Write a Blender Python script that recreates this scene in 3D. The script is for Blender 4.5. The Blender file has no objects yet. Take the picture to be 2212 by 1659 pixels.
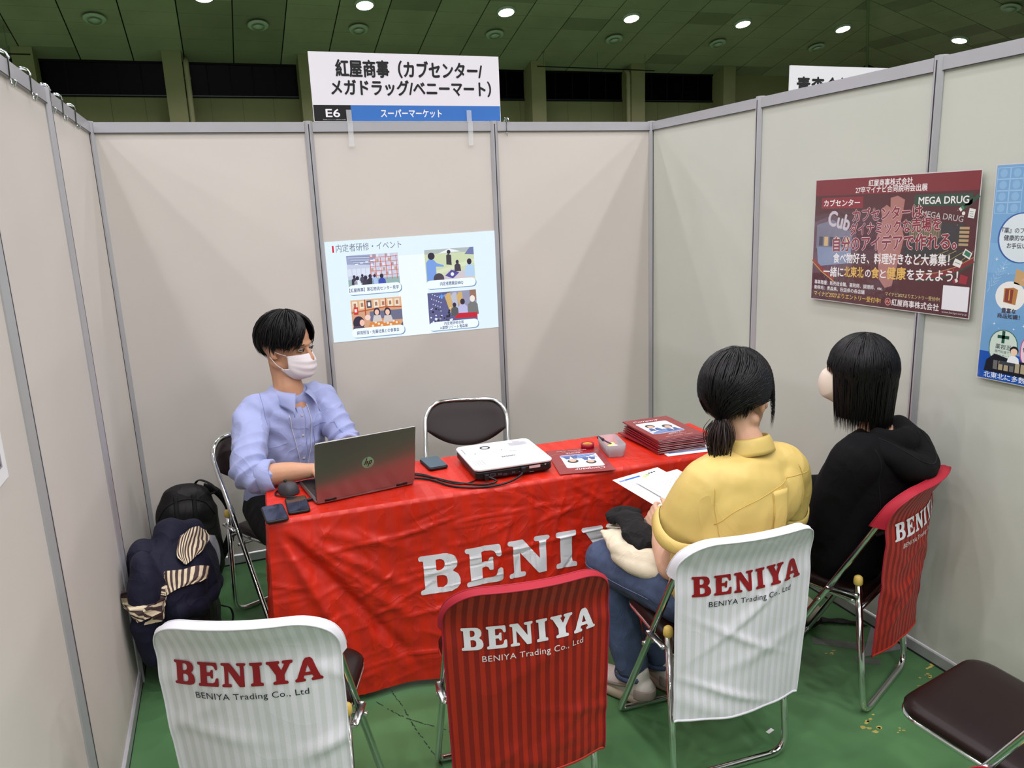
import bpy, bmesh, math, random
import numpy as np
from math import sin, cos, pi, radians, sqrt
from mathutils import Vector, Matrix, noise
from mathutils.bvhtree import BVHTree

SC = bpy.context.scene
COL = SC.collection
random.seed(7)

# ------------------------------------------------------------------ camera
cam_d = bpy.data.cameras.new('camera')
cam = bpy.data.objects.new('camera', cam_d)
COL.objects.link(cam)
cam_d.sensor_width = 36.0
cam_d.lens = 27.083
cam_d.clip_start = 0.02
cam_d.clip_end = 200
cam.matrix_world = Matrix(((0.93594243, 0.11391562, -0.33321914, 0.46354),
                           (-0.34995096, 0.19521488, -0.91620166, -3.79274),
                           (-0.03932035, 0.97412237, 0.22257477, 1.66081),
                           (0, 0, 0, 1)))
SC.camera = cam

# ------------------------------------------------------------------ exposure
SC.view_settings.view_transform = 'Standard'
SC.view_settings.look = 'None'
SC.view_settings.exposure = 0.0
SC.view_settings.gamma = 1.0
SC.view_settings.use_curve_mapping = False
world = bpy.data.worlds.new('hall_air')
SC.world = world
world.use_nodes = True
world.node_tree.nodes['Background'].inputs[0].default_value = (0.55, 0.6, 0.58, 1)
world.node_tree.nodes['Background'].inputs[1].default_value = 0.0
LAMP_W = 40.5          # watts of one hall downlight
APEX_Y, APEX_Z, SLOPE, ROW_Y0 = -3.79, 9.4725, 0.27767, 11.25


def roof_z(x, y):
    return APEX_Z - SLOPE * max(abs(x), abs(y - APEX_Y))


def roof_tilt(x, y):
    """unit normal pointing down into the hall"""
    if abs(x) > abs(y - APEX_Y):
        n = Vector((-SLOPE * (1 if x > 0 else -1), 0, -1))
    else:
        n = Vector((0, -SLOPE * (1 if y > APEX_Y else -1), -1))
    return n.normalized()


LAMPS = []
for j, ly in enumerate((11.1, 8.4, 5.7, 3.0, 0.3, -2.4, -5.1, -7.8, -10.5, -13.2)):
    for i in range(-4, 6):
        LAMPS.append((0.664 + 2.70 * i, ly))
LAMPS = [(x, y) for x, y in LAMPS if roof_z(x, y) > 4.9 and (x < y + 3.6 or y < 0)]
LAMPS.append((16.35, 9.9))
for lx, ly in LAMPS:
    ld = bpy.data.lights.new('downlight_lamp', 'AREA')
    ld.shape = 'DISK'
    ld.size = 0.27
    ld.energy = LAMP_W * (1.35 if ly < -2 else 1.0)
    ld.color = (1.0, 0.945, 1.0)
    ld.spread = radians(150)
    lo = bpy.data.objects.new('downlight_lamp', ld)
    COL.objects.link(lo)
    n = roof_tilt(lx, ly)
    lo.location = Vector((lx, ly, roof_z(lx, ly))) + n * 0.075
    lo.rotation_mode = 'QUATERNION'
    lo.rotation_quaternion = n.to_track_quat('-Z', 'Y')


# ------------------------------------------------------------------ helpers
def lin(c):
    out = []
    for v in c[:3]:
        v = v / 255.0
        out.append(v / 12.92 if v <= 0.04045 else ((v + 0.055) / 1.055) ** 2.4)
    return (out[0], out[1], out[2], 1.0)


MATS = {}


def mat(name, rgb=(128, 128, 128), rough=0.5, metal=0.0, spec=0.5, bump=0.0, bscale=60.0, vary=0.0, vscale=6.0,
        coat=0.0, sheen=0.0, trans=0.0, alpha=1.0, emit=None, estr=0.0, attr=None, stretch=None, ior=1.45, bdetail=4.0, crease=0.0, cscale=8.0):
    if name in MATS:
        return MATS[name]
    m = bpy.data.materials.new(name)
    m.use_nodes = True
    nt = m.node_tree
    N, L = nt.nodes, nt.links
    b = N['Principled BSDF']
    b.inputs['Base Color'].default_value = lin(rgb)
    b.inputs['Roughness'].default_value = rough
    b.inputs['Metallic'].default_value = metal
    b.inputs['Specular IOR Level'].default_value = spec
    b.inputs['Coat Weight'].default_value = coat
    b.inputs['Coat Roughness'].default_value = 0.08
    b.inputs['Sheen Weight'].default_value = sheen
    b.inputs['Transmission Weight'].default_value = trans
    b.inputs['Alpha'].default_value = alpha
    b.inputs['IOR'].default_value = ior
    if emit is not None:
        b.inputs['Emission Color'].default_value = lin(emit)
        b.inputs['Emission Strength'].default_value = estr
    src = None
    tc = N.new('ShaderNodeTexCoord')
    vec = tc.outputs['Object']
    if stretch:
        mp = N.new('ShaderNodeMapping')
        mp.inputs['Scale'].default_value = stretch
        L.new(vec, mp.inputs['Vector'])
        vec = mp.outputs['Vector']
    if attr:
        a = N.new('ShaderNodeAttribute')
        a.attribute_name = attr
        src = a.outputs['Color']
        L.new(src, b.inputs['Base Color'])
        if estr > 0 and emit is None:
            L.new(src, b.inputs['Emission Color'])
            b.inputs['Emission Strength'].default_value = estr
    if vary > 0:
        nz = N.new('ShaderNodeTexNoise')
        nz.inputs['Scale'].default_value = vscale
        nz.inputs['Detail'].default_value = 6
        L.new(vec, nz.inputs['Vector'])
        mr = N.new('ShaderNodeMapRange')
        mr.inputs['From Min'].default_value = 0.3
        mr.inputs['From Max'].default_value = 0.7
        mr.inputs['To Min'].default_value = 1 - vary
        mr.inputs['To Max'].default_value = 1 + vary
        L.new(nz.outputs['Fac'], mr.inputs['Value'])
        mx = N.new('ShaderNodeVectorMath')
        mx.operation = 'SCALE'
        if src is None:
            mx.inputs[0].default_value = lin(rgb)[:3]
        else:
            L.new(src, mx.inputs[0])
        L.new(mr.outputs['Result'], mx.inputs['Scale'])
        L.new(mx.outputs['Vector'], b.inputs['Base Color'])
    if bump > 0:
        nz = N.new('ShaderNodeTexNoise')
        nz.inputs['Scale'].default_value = bscale
        nz.inputs['Detail'].default_value = bdetail
        L.new(vec, nz.inputs['Vector'])
        bp = N.new('ShaderNodeBump')
        bp.inputs['Strength'].default_value = min(1.0, bump)
        bp.inputs['Distance'].default_value = 0.01
        L.new(nz.outputs['Fac'], bp.inputs['Height'])
        L.new(bp.outputs['Normal'], b.inputs['Normal'])
        if coat > 0:
            L.new(bp.outputs['Normal'], b.inputs['Coat Normal'])
    if crease > 0:
        add_crease(m, crease, cscale)
    MATS[name] = m
    return m


def add_crease(m, amount, scale, dist=0.01):
    """sharp soft-cloth creases as relief"""
    N, L, b = m.node_tree.nodes, m.node_tree.links, m.node_tree.nodes['Principled BSDF']
    tc = N.new('ShaderNodeTexCoord')
    nz = N.new('ShaderNodeTexNoise')
    nz.inputs['Scale'].default_value = scale
    nz.inputs['Detail'].default_value = 2.5
    nz.inputs['Distortion'].default_value = 0.8
    L.new(tc.outputs['Object'], nz.inputs['Vector'])
    s1 = N.new('ShaderNodeMath')
    s1.operation = 'SUBTRACT'
    s1.inputs[1].default_value = 0.5
    s2 = N.new('ShaderNodeMath')
    s2.operation = 'ABSOLUTE'
    s3 = N.new('ShaderNodeMath')
    s3.operation = 'POWER'
    s3.inputs[1].default_value = 0.6
    L.new(nz.outputs['Fac'], s1.inputs[0])
    L.new(s1.outputs[0], s2.inputs[0])
    L.new(s2.outputs[0], s3.inputs[0])
    bp = N.new('ShaderNodeBump')
    bp.invert = True
    bp.inputs['Strength'].default_value = amount
    bp.inputs['Distance'].default_value = dist
    L.new(s3.outputs[0], bp.inputs['Height'])
    old = [l.from_socket for l in b.inputs['Normal'].links]
    if old:
        L.new(old[0], bp.inputs['Normal'])
    L.new(bp.outputs['Normal'], b.inputs['Normal'])


def nodes(m):
    return m.node_tree.nodes, m.node_tree.links, m.node_tree.nodes['Principled BSDF']


def link(name, me, m=None, parent=None, smooth=False):
    o = bpy.data.objects.new(name, me)
    COL.objects.link(o)
    if m is not None and len(me.materials) == 0:
        me.materials.append(m)
    if smooth:
        me.polygons.foreach_set('use_smooth', [True] * len(me.polygons))
    if parent is not None:
        o.parent = parent
    return o


def tag(o, label=None, cat=None, group=None, kind=None):
    if label:
        o['label'] = label
    if cat:
        o['category'] = cat
    if group:
        o['group'] = group
    if kind:
        o['kind'] = kind
    return o


def empty(name, loc=(0, 0, 0), rz=0.0, label=None, cat=None, group=None, kind=None):
    o = bpy.data.objects.new(name, None)
    o.empty_display_size = 0.05
    o.location = loc
    o.rotation_euler = (0, 0, rz)
    COL.objects.link(o)
    return tag(o, label, cat, group, kind)


class MB:
    """collects shapes into one mesh"""

    def __init__(s):
        s.v, s.f = [], []

    def add(s, verts, faces):
        o = len(s.v)
        s.v += [tuple(p) for p in verts]
        s.f += [tuple(i + o for i in f) for f in faces]
        return s

    def box(s, a, b, M=None):
        x0, y0, z0 = a
        x1, y1, z1 = b
        v = [(x0, y0, z0), (x1, y0, z0), (x1, y1, z0), (x0, y1, z0), (x0, y0, z1), (x1, y0, z1), (x1, y1, z1), (x0, y1, z1)]
        if M is not None:
            v = [M @ Vector(p) for p in v]
        return s.add(v, [(0, 3, 2, 1), (4, 5, 6, 7), (0, 1, 5, 4), (1, 2, 6, 5), (2, 3, 7, 6), (3, 0, 4, 7)])

    def tube(s, pts, r, n=10, closed=False, rb=None, up=None, caps=True):
        v, f = tube_data(pts, r, n, closed, rb, up, caps)
        return s.add(v, f)

    def ellipsoid(s, c, r, n=16, m=10, M=None):
        v, f = [], []
        c = Vector(c)
        for i in range(1, m):
            p = pi * i / m
            for j in range(n):
                a = 2 * pi * j / n
                q = Vector((r[0] * sin(p) * cos(a), r[1] * sin(p) * sin(a), r[2] * cos(p)))
                v.append(c + (M @ q if M else q))
        q = Vector((0, 0, r[2]))
        v.append(c + (M @ q if M else q))
        v.append(c - (M @ q if M else q))
        for i in range(m - 2):
            for j in range(n):
                k = (j + 1) % n
                f.append((i * n + j, (i + 1) * n + j, (i + 1) * n + k, i * n + k))
        t, b = len(v) - 2, len(v) - 1
        for j in range(n):
            k = (j + 1) % n
            f.append((t, j, k))
            f.append((b, (m - 2) * n + k, (m - 2) * n + j))
        return s.add(v, f)

    def lathe(s, prof, n=24, M=None):
        v, f = [], []
        for r, z in prof:
            for j in range(n):
                a = 2 * pi * j / n
                v.append((r * cos(a), r * sin(a), z))
        if M is not None:
            v = [M @ Vector(p) for p in v]
        for i in range(len(prof) - 1):
            for j in range(n):
                k = (j + 1) % n
                f.append((i * n + j, i * n + k, (i + 1) * n + k, (i + 1) * n + j))
        f.append(tuple(range(n))[::-1])
        f.append(tuple((len(prof) - 1) * n + j for j in range(n)))
        return s.add(v, f)

    def grid(s, fn, nu, nv, closed_u=False):
        v = [fn(i / nu, j / nv) for j in range(nv + 1) for i in range(nu + (0 if closed_u else 1))]
        w = nu if closed_u else nu + 1
        f = []
        for j in range(nv):
            for i in range(nu):
                k = (i + 1) % w
                f.append((j * w + i, j * w + k, (j + 1) * w + k, (j + 1) * w + i))
        return s.add(v, f)

    def rbox(s, a, b, r=0.01, seg=3, M=None):
        """rounded box (rounded in plan, small chamfer top and bottom)"""
        x0, y0, z0 = a
        x1, y1, z1 = b
        c = min(r * 0.4, (z1 - z0) * 0.3)

        def loop(ins, z):
            rr = max(r - ins, 1e-4)
            pts = []
            for cx, cy, a0 in ((x1 - r, y1 - r, 0), (x0 + r, y1 - r, 90), (x0 + r, y0 + r, 180), (x1 - r, y0 + r, 270)):
                for k in range(seg + 1):
                    t = radians(a0 + 90 * k / seg)
                    pts.append((cx + rr * cos(t), cy + rr * sin(t), z))
            return pts
        loops = [loop(c, z0), loop(0, z0 + c), loop(0, z1 - c), loop(c, z1)]
        n = len(loops[0])
        v = [p for l in loops for p in l]
        if M is not None:
            v = [M @ Vector(p) for p in v]
        f = []
        for i in range(3):
            for j in range(n):
                k = (j + 1) % n
                f.append((i * n + j, i * n + k, (i + 1) * n + k, (i + 1) * n + j))
        f.append(tuple(range(n))[::-1])
        f.append(tuple(3 * n + j for j in range(n)))
        return s.add(v, f)

    def mesh(s, name='m'):
        me = bpy.data.meshes.new(name)
        me.from_pydata([tuple(p) for p in s.v], [], s.f)
        me.update()
        return me

    def build(s, name, m, parent=None, smooth=False):
        return link(name, s.mesh(name), m, parent, smooth)


def tube_data(pts, r, n=10, closed=False, rb=None, up=None, caps=True):
    pts = [Vector(p) for p in pts]
    m = len(pts)
    rs = r if isinstance(r, (list, tuple)) else [r] * m
    rbs = rb if isinstance(rb, (list, tuple)) else ([rb] * m if rb else rs)
    tg = []
    for i in range(m):
        a = pts[i - 1] if (i > 0 or closed) else pts[i]
        b = pts[(i + 1) % m] if (i < m - 1 or closed) else pts[i]
        t = b - a
        tg.append(t.normalized() if t.length > 1e-9 else Vector((0, 0, 1)))
    if up is None:
        up = Vector((0, 0, 1)) if abs(tg[0].z) < 0.9 else Vector((0, 1, 0))
    else:
        up = Vector(up)
    v, f = [], []
    side = tg[0].cross(up).normalized()
    for i in range(m):
        side = (side - tg[i] * side.dot(tg[i]))
        if side.length < 1e-6:
            side = tg[i].orthogonal()
        side.normalize()
        u = side.cross(tg[i]).normalized()
        for j in range(n):
            a = 2 * pi * j / n
            v.append(pts[i] + side * (rs[i] * cos(a)) + u * (rbs[i] * sin(a)))
    for i in range(m if closed else m - 1):
        i2 = (i + 1) % m
        for j in range(n):
            k = (j + 1) % n
            f.append((i * n + j, i * n + k, i2 * n + k, i2 * n + j))
    if caps and not closed:
        f.append(tuple(range(n))[::-1])
        f.append(tuple((m - 1) * n + j for j in range(n)))
    return v, f


def spline(pts, k=6, closed=False):
    """Catmull-Rom through the points"""
    P = [Vector(p) for p in pts]
    n = len(P)
    out = []
    rng = n if closed else n - 1
    for i in range(rng):
        p0 = P[(i - 1) % n] if (closed or i > 0) else P[0] * 2 - P[1]
        p1, p2 = P[i], P[(i + 1) % n]
        p3 = P[(i + 2) % n] if (closed or i < n - 2) else P[-1] * 2 - P[-2]
        for j in range(k):
            t = j / k
            out.append(0.5 * ((2 * p1) + (p2 - p0) * t + (2 * p0 - 5 * p1 + 4 * p2 - p3) * t * t + (3 * p1 - p0 - 3 * p2 + p3) * t ** 3))
    if not closed:
        out.append(P[-1].copy())
    return out


def fillet(pts, r, seg=5):
    """polyline with its inner corners rounded"""
    P = [Vector(p) for p in pts]
    out = [P[0]]
    for i in range(1, len(P) - 1):
        a, b, c = P[i - 1], P[i], P[i + 1]
        d1, d2 = (a - b), (c - b)
        rr = min(r, d1.length * 0.49, d2.length * 0.49)
        s, e = b + d1.normalized() * rr, b + d2.normalized() * rr
        for k in range(seg + 1):
            t = k / seg
            out.append(s * (1 - t) ** 2 + b * 2 * t * (1 - t) + e * t * t)
    out.append(P[-1])
    return out


def sheet(name, fn, nu, nv, m, parent=None, thick=0.0, smooth=True):
    mb = MB().grid(fn, nu, nv)
    if thick:
        w = nu + 1
        base = list(mb.v)
        me = mb.mesh()
        nr = [v.normal.copy() for v in me.vertices]
        bpy.data.meshes.remove(me)
        o = len(base)
        mb.v += [tuple(Vector(p) - n * thick) for p, n in zip(base, nr)]
        F = list(mb.f)
        mb.f += [tuple(i + o for i in f[::-1]) for f in F]
        edge = [(i, i + 1) for i in range(nu)] + [(j * w + nu, (j + 1) * w + nu) for j in range(nv)] + \
               [(nv * w + i + 1, nv * w + i) for i in range(nu)] + [((j + 1) * w, j * w) for j in range(nv)]
        for a, b in edge:
            mb.f.append((b, a, a + o, b + o))
    return mb.build(name, m, parent, smooth)


# ---- flat print: coloured shapes and lettering in millimetre layers
_txt = {}


def text_data(s, bold=0.0, spacing=1.0, res=3):
    key = (s, bold, spacing, res)
    if key in _txt:
        return _txt[key]
    cu = bpy.data.curves.new('t', 'FONT')
    cu.body = s
    cu.size = 1.0
    cu.offset = bold
    cu.space_character = spacing
    cu.resolution_u = res
    cu.fill_mode = 'FRONT'
    o = bpy.data.objects.new('t', cu)
    COL.objects.link(o)
    bpy.context.view_layer.update()
    me = o.to_mesh()
    v = [(p.co.x, p.co.y) for p in me.vertices]
    f = [tuple(p.vertices) for p in me.polygons]
    o.to_mesh_clear()
    bpy.data.objects.remove(o)
    bpy.data.curves.remove(cu)
    if v:
        x0, x1 = min(p[0] for p in v), max(p[0] for p in v)
    else:
        x0 = x1 = 0
    _txt[key] = (v, f, x0, x1)
    return _txt[key]


class Canvas:
    def __init__(s):
        s.v, s.f, s.c = [], [], []

    def raw(s, verts, faces, col, layer):
        o = len(s.v)
        s.v += [(x, y, layer) for x, y in verts]
        s.f += [tuple(i + o for i in f) for f in faces]
        s.c += [lin(col)] * len(faces)

    def poly(s, pts, col, layer=0):
        s.raw(pts, [tuple(range(len(pts)))], col, layer)

    def rect(s, x0, y0, x1, y1, col, layer=0):
        s.poly([(x0, y0), (x1, y0), (x1, y1), (x0, y1)], col, layer)

    def rrect(s, x0, y0, x1, y1, r, col, layer=0, n=5):
        pts = []
        for cx, cy, a0 in ((x1 - r, y1 - r, 0), (x0 + r, y1 - r, 90), (x0 + r, y0 + r, 180), (x1 - r, y0 + r, 270)):
            for k in range(n + 1):
                t = radians(a0 + 90 * k / n)
                pts.append((cx + r * cos(t), cy + r * sin(t)))
        s.poly(pts, col, layer)

    def disc(s, x, y, rx, col, layer=0, ry=None, n=20, a0=0, a1=360):
        ry = ry or rx
        pts = [(x + rx * cos(radians(a0 + (a1 - a0) * k / n)), y + ry * sin(radians(a0 + (a1 - a0) * k / n))) for k in range(n + (a1 - a0 < 360))]
        s.poly(pts, col, layer)

    def line(s, pts, w, col, layer=0):
        for (x0, y0), (x1, y1) in zip(pts[:-1], pts[1:]):
            d = sqrt((x1 - x0) ** 2 + (y1 - y0) ** 2) or 1e-9
            nx, ny = -(y1 - y0) / d * w / 2, (x1 - x0) / d * w / 2
            s.poly([(x0 - nx, y0 - ny), (x1 - nx, y1 - ny), (x1 + nx, y1 + ny), (x0 + nx, y0 + ny)], col, layer)

    def text(s, t, x, y, w, h, col, layer=0, bold=0.0, rot=0.0, shear=0.0, spacing=1.0, res=3, fat=0.0):
        if bold > 0.006:
            fat, bold = bold, 0.0
        """text with its baseline from (x, y); w = width of the line (or None), h = cap height"""
        v, f, x0, x1 = text_data(t, bold, spacing, res)
        if not v:
            return
        sy = h / 0.73
        sx = (w / max(x1 - x0, 1e-6)) if w else sy
        c, sn = cos(rot), sin(rot)
        q = fat * sy
        for n_, (dx, dy) in enumerate(((0, 0),) if not fat else ((q, 0), (-q, 0), (0, q), (0, -q), (0, 0))):
            out = []
            for px, py in v:
                a, b = (px - x0) * sx + shear * py * sy, py * sy
                out.append((x + a * c - b * sn + dx, y + a * sn + b * c + dy))
            s.raw(out, f, col, layer + 0.12 * n_)

    def build(s, name, m, parent, fn, step=0.0003):
        """fn(x, y, h) -> point; layers lie step above each other"""
        me = bpy.data.meshes.new(name)
        me.from_pydata([tuple(fn(x, y, 0.0004 + l * step)) for x, y, l in s.v], [], s.f)
        me.update()
        ca = me.color_attributes.new('Col', 'FLOAT_COLOR', 'CORNER')
        buf = []
        for p, c in zip(me.polygons, s.c):
            buf += list(c) * p.loop_total
        ca.data.foreach_set('color', buf)
        return link(name, me, m, parent)


def print_mat(name='print', rough=0.6, coat=0.0, **k):
    return mat(name, rough=rough, attr='Col', coat=coat, **k)


def organic(name, pieces, voxel, m, parent=None, smooth=4, fn=None):
    """closed pieces fused into one continuous surface"""
    mb = MB()
    for p in pieces:
        mb.add(p.v, p.f)
    me = mb.mesh('tmp')
    o = bpy.data.objects.new('tmp', me)
    COL.objects.link(o)
    md = o.modifiers.new('r', 'REMESH')
    md.mode = 'VOXEL'
    md.voxel_size = voxel
    md.use_smooth_shade = True
    if smooth:
        sm = o.modifiers.new('s', 'SMOOTH')
        sm.iterations = smooth
        sm.factor = 0.5
    dg = bpy.context.evaluated_depsgraph_get()
    out = bpy.data.meshes.new_from_object(o.evaluated_get(dg))
    bpy.data.objects.remove(o)
    bpy.data.meshes.remove(me)
    out.materials.clear()
    out.polygons.foreach_set('use_smooth', [True] * len(out.polygons))
    if fn:
        nr = [v.normal.copy() for v in out.vertices]
        for v, n in zip(out.vertices, nr):
            v.co = v.co + n * fn(v.co, n)
        out.update()
    return link(name, out, m, parent)


def limb(pts, ra, rb=None, n=14, up=None, k=4):
    """closed rounded tube through the points; ra/rb radii per point"""
    P = [Vector(p) for p in pts]
    ra = list(ra) if isinstance(ra, (list, tuple)) else [ra] * len(P)
    rb = list(rb) if isinstance(rb, (list, tuple)) else ([rb] * len(P) if rb else ra[:])
    S = spline(P, k)
    A, B = [], []
    for i in range(len(P) - 1):
        for j in range(k):
            t = j / k
            t = t * t * (3 - 2 * t)
            A.append(ra[i] * (1 - t) + ra[i + 1] * t)
            B.append(rb[i] * (1 - t) + rb[i + 1] * t)
    A.append(ra[-1])
    B.append(rb[-1])
    d0, d1 = (S[0] - S[1]).normalized(), (S[-1] - S[-2]).normalized()
    pre, post = [], []
    for q in (0.97, 0.8, 0.5):
        h = sqrt(1 - q * q) if q < 0.97 else 0.98
        pre.append((S[0] + d0 * min(A[0], B[0]) * (q if q < 0.97 else 0.97), h if q < 0.97 else 0.24, 0))
        post.append((S[-1] + d1 * min(A[-1], B[-1]) * (q if q < 0.97 else 0.97), h if q < 0.97 else 0.24, 1))
    S2 = [p for p, _, _ in pre] + S + [p for p, _, _ in post[::-1]]
    A2 = [A[0] * h for _, h, _ in pre] + A + [A[-1] * h for _, h, _ in post[::-1]]
    B2 = [B[0] * h for _, h, _ in pre] + B + [B[-1] * h for _, h, _ in post[::-1]]
    mb = MB()
    mb.tube(S2, A2, n, rb=B2, up=up)
    return mb


def project_path(bvh, pts, cast, lift=0.001):
    """polyline pressed on a surface along the direction cast"""
    out = []
    cast = Vector(cast).normalized()
    for p in pts:
        hit = bvh.ray_cast(Vector(p) - cast * 0.5, cast)
        if hit[0] is not None:
            out.append(hit[0] + hit[1] * lift)
    return out


def bvh_of(o):
    me = o.data
    return BVHTree.FromPolygons([v.co.copy() for v in me.vertices], [tuple(p.vertices) for p in me.polygons])
# ================================================================== the setting
M_panel = mat('booth_panel', (205, 200, 192), rough=0.62, spec=0.35, vary=0.02, vscale=2.0, bump=0.03, bscale=350)
M_panel_r = mat('booth_panel_green_cast', (194, 197, 186), rough=0.62, spec=0.35, vary=0.025, vscale=2.0, bump=0.03, bscale=350)  # same panels; the greenish light on the right wall is put into the colour
M_alu = mat('aluminium', (186, 186, 190), rough=0.40, metal=0.5, vary=0.03, vscale=8)
M_groove = mat('dark_groove', (40, 38, 42), rough=0.7)
M_alu_dark = mat('aluminium_shaded_profile', (150, 150, 152), rough=0.4, metal=0.85)

# floor: worn green paint with scratches
M_floor = mat('green_floor_paint', (66, 118, 70), rough=0.34, spec=0.4)
N, L, B = nodes(M_floor)
tc = N.new('ShaderNodeTexCoord')
n1 = N.new('ShaderNodeTexNoise')
n1.inputs['Scale'].default_value = 1.7
n1.inputs['Detail'].default_value = 8
n2 = N.new('ShaderNodeTexNoise')
n2.inputs['Scale'].default_value = 26
n2.inputs['Detail'].default_value = 5
mp = N.new('ShaderNodeMapping')
mp.inputs['Rotation'].default_value = (0, 0, 0.6)
mp.inputs['Scale'].default_value = (3.0, 60.0, 1.0)
n3 = N.new('ShaderNodeTexNoise')
n3.inputs['Scale'].default_value = 1.0
n3.inputs['Detail'].default_value = 8
r1 = N.new('ShaderNodeValToRGB')
r1.color_ramp.elements[0].position = 0.3
r1.color_ramp.elements[0].color = lin((66, 106, 64))
r1.color_ramp.elements[1].position = 0.72
r1.color_ramp.elements[1].color = lin((86, 130, 84))
r3 = N.new('ShaderNodeValToRGB')
r3.color_ramp.elements[0].position = 0.70
r3.color_ramp.elements[0].color = (0, 0, 0, 1)
r3.color_ramp.elements[1].position = 0.74
r3.color_ramp.elements[1].color = (1, 1, 1, 1)
mx = N.new('ShaderNodeMixRGB')
mx.inputs[2].default_value = lin((44, 70, 44))
mul = N.new('ShaderNodeMath')
mul.operation = 'MULTIPLY'
mul.inputs[1].default_value = 0.5
for a in (n1, n2):
    L.new(tc.outputs['Object'], a.inputs['Vector'])
L.new(tc.outputs['Object'], mp.inputs['Vector'])
L.new(mp.outputs['Vector'], n3.inputs['Vector'])
L.new(n1.outputs['Fac'], r1.inputs['Fac'])
L.new(n3.outputs['Fac'], r3.inputs['Fac'])
L.new(r3.outputs['Color'], mul.inputs[0])
L.new(mul.outputs[0], mx.inputs['Fac'])
L.new(r1.outputs['Color'], mx.inputs[1])
L.new(mx.outputs['Color'], B.inputs['Base Color'])
mr = N.new('ShaderNodeMapRange')
mr.inputs['To Min'].default_value = 0.25
mr.inputs['To Max'].default_value = 0.5
L.new(n2.outputs['Fac'], mr.inputs['Value'])
L.new(mr.outputs['Result'], B.inputs['Roughness'])

fl = MB().box((-17, -21, -0.06), (17.3, 13.6, 0.0)).build('floor', M_floor)
tag(fl, kind='structure')
# worn spots in the floor paint
M_wear = mat('old_yellow_paint', (186, 172, 92), rough=0.6, vary=0.2, vscale=40)
M_crack = mat('floor_crack', (34, 48, 34), rough=0.8)
rs = random.Random(3)
mb = MB()
for cx, cy, r in ((2.245, -2.157, 0.03), (2.26, -2.12, 0.02), (2.426, -1.778, 0.02), (2.673, -1.985, 0.022), (2.61, -2.02, 0.02), (2.55, -2.06, 0.016),
                  (2.60, -1.483, 0.02), (2.64, -2.07, 0.02), (2.58, -1.93, 0.013), (2.30, -2.20, 0.012)):
    for k in range(5):
        x, y = cx + rs.uniform(-r, r) * 1.4, cy + rs.uniform(-r, r) * 0.7
        q = r * rs.uniform(0.2, 0.5)
        n = 9
        pts = [(x + q * rs.uniform(0.5, 1.2) * cos(2 * pi * j / n), y + q * rs.uniform(0.4, 0.9) * sin(2 * pi * j / n)) for j in range(n)]
        mb.add([(a, b, 0.0006) for a, b in pts], [tuple(range(n))])
mb.build('worn_paint_spots', M_wear, fl)
mb = MB()
for line in (((0.849, -1.33), (0.87, -1.45), (0.88, -1.55), (0.905, -1.70), (0.93, -1.86)), ((0.79, -1.38), (0.86, -1.50), (0.98, -1.63), (1.02, -1.70)),
             ((2.47, -1.55), (2.55, -1.62), (2.63, -1.66))):
    pts = [Vector((a, b, 0)) for a, b in line]
    S = spline(pts, 14)
    for a, b in zip(S[:-1], S[1:]):
        if rs.random() < 0.25:
            continue
        w = rs.uniform(0.0008, 0.0025)
        d = (b - a).normalized()
        s = Vector((-d.y, d.x, 0)) * w
        j = Vector((rs.uniform(-1, 1), rs.uniform(-1, 1), 0)) * 0.002
        mb.add([a + s + j, b + s + j, b - s + j, a - s + j], [(0, 1, 2, 3)])
for v in range(len(mb.v)):
    mb.v[v] = (mb.v[v][0], mb.v[v][1], 0.0007)
mb.build('floor_crack', M_crack, fl)


def wall(name, P0, d, nrm, n, label_mat, posts=True, first=True, last=True):
    """octagonal-post exhibition wall: n bays of 0.9 m from P0 along d; nrm points into the booth"""
    root = empty(name, (0, 0, 0), kind='structure')
    P0, d, nrm = Vector(P0), Vector(d), Vector(nrm)

    def T(a, b, z):
        return P0 + d * a + nrm * b + Vector((0, 0, z))

    def bx(name, a0, a1, b0, b1, z0, z1, m):
        mb = MB()
        v = [T(a, b, z) for z in (z0, z1) for a, b in ((a0, b0), (a1, b0), (a1, b1), (a0, b1))]
        flip = d.cross(nrm).z < 0
        F = [(0, 3, 2, 1), (4, 5, 6, 7), (0, 1, 5, 4), (1, 2, 6, 5), (2, 3, 7, 6), (3, 0, 4, 7)]
        mb.add(v, [f[::-1] for f in F] if flip else F)
        return mb.build(name, m, root)
    for i in range(n):
        a0, a1 = i * 0.9 + 0.018, (i + 1) * 0.9 - 0.018
        bx('wall_panel', a0, a1, -0.004, 0.0, 0.05, 2.035, label_mat)
        bx('top_rail', a0, a1, -0.016, 0.008, 2.035, 2.08, M_alu)
        bx('rail_groove', a0, a1, 0.0082, 0.0088, 2.0345, 2.0375, M_groove)
        bx('bottom_rail', a0, a1, -0.016, 0.010, 0.0, 0.045, M_alu)
        bx('rail_groove', a0, a1, 0.0102, 0.0108, 0.0, 0.008, M_groove)
    for i in range(n + 1):
        if (i == 0 and not first) or (i == n and not last):
            continue
        c = i * 0.9
        mb = MB()
        prof = []
        for k in range(8):
            t = radians(22.5 + 45 * k)
            prof.append((c + 0.0216 * cos(t), -0.004 + 0.0216 * sin(t)))
        for z in (0.0, 2.085):
            mb.v += [tuple(T(a, b, z)) for a, b in prof]
        for k in range(8):
            k2 = (k + 1) % 8
            mb.f.append((k, k2, 8 + k2, 8 + k))
        mb.f += [tuple(range(8))[::-1], tuple(range(8, 16))]
        mb.build('post', M_alu, root)
        bx('post_groove', c - 0.0022, c + 0.0022, 0.0158, 0.0164, 0.02, 2.07, M_groove)
    return root


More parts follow.
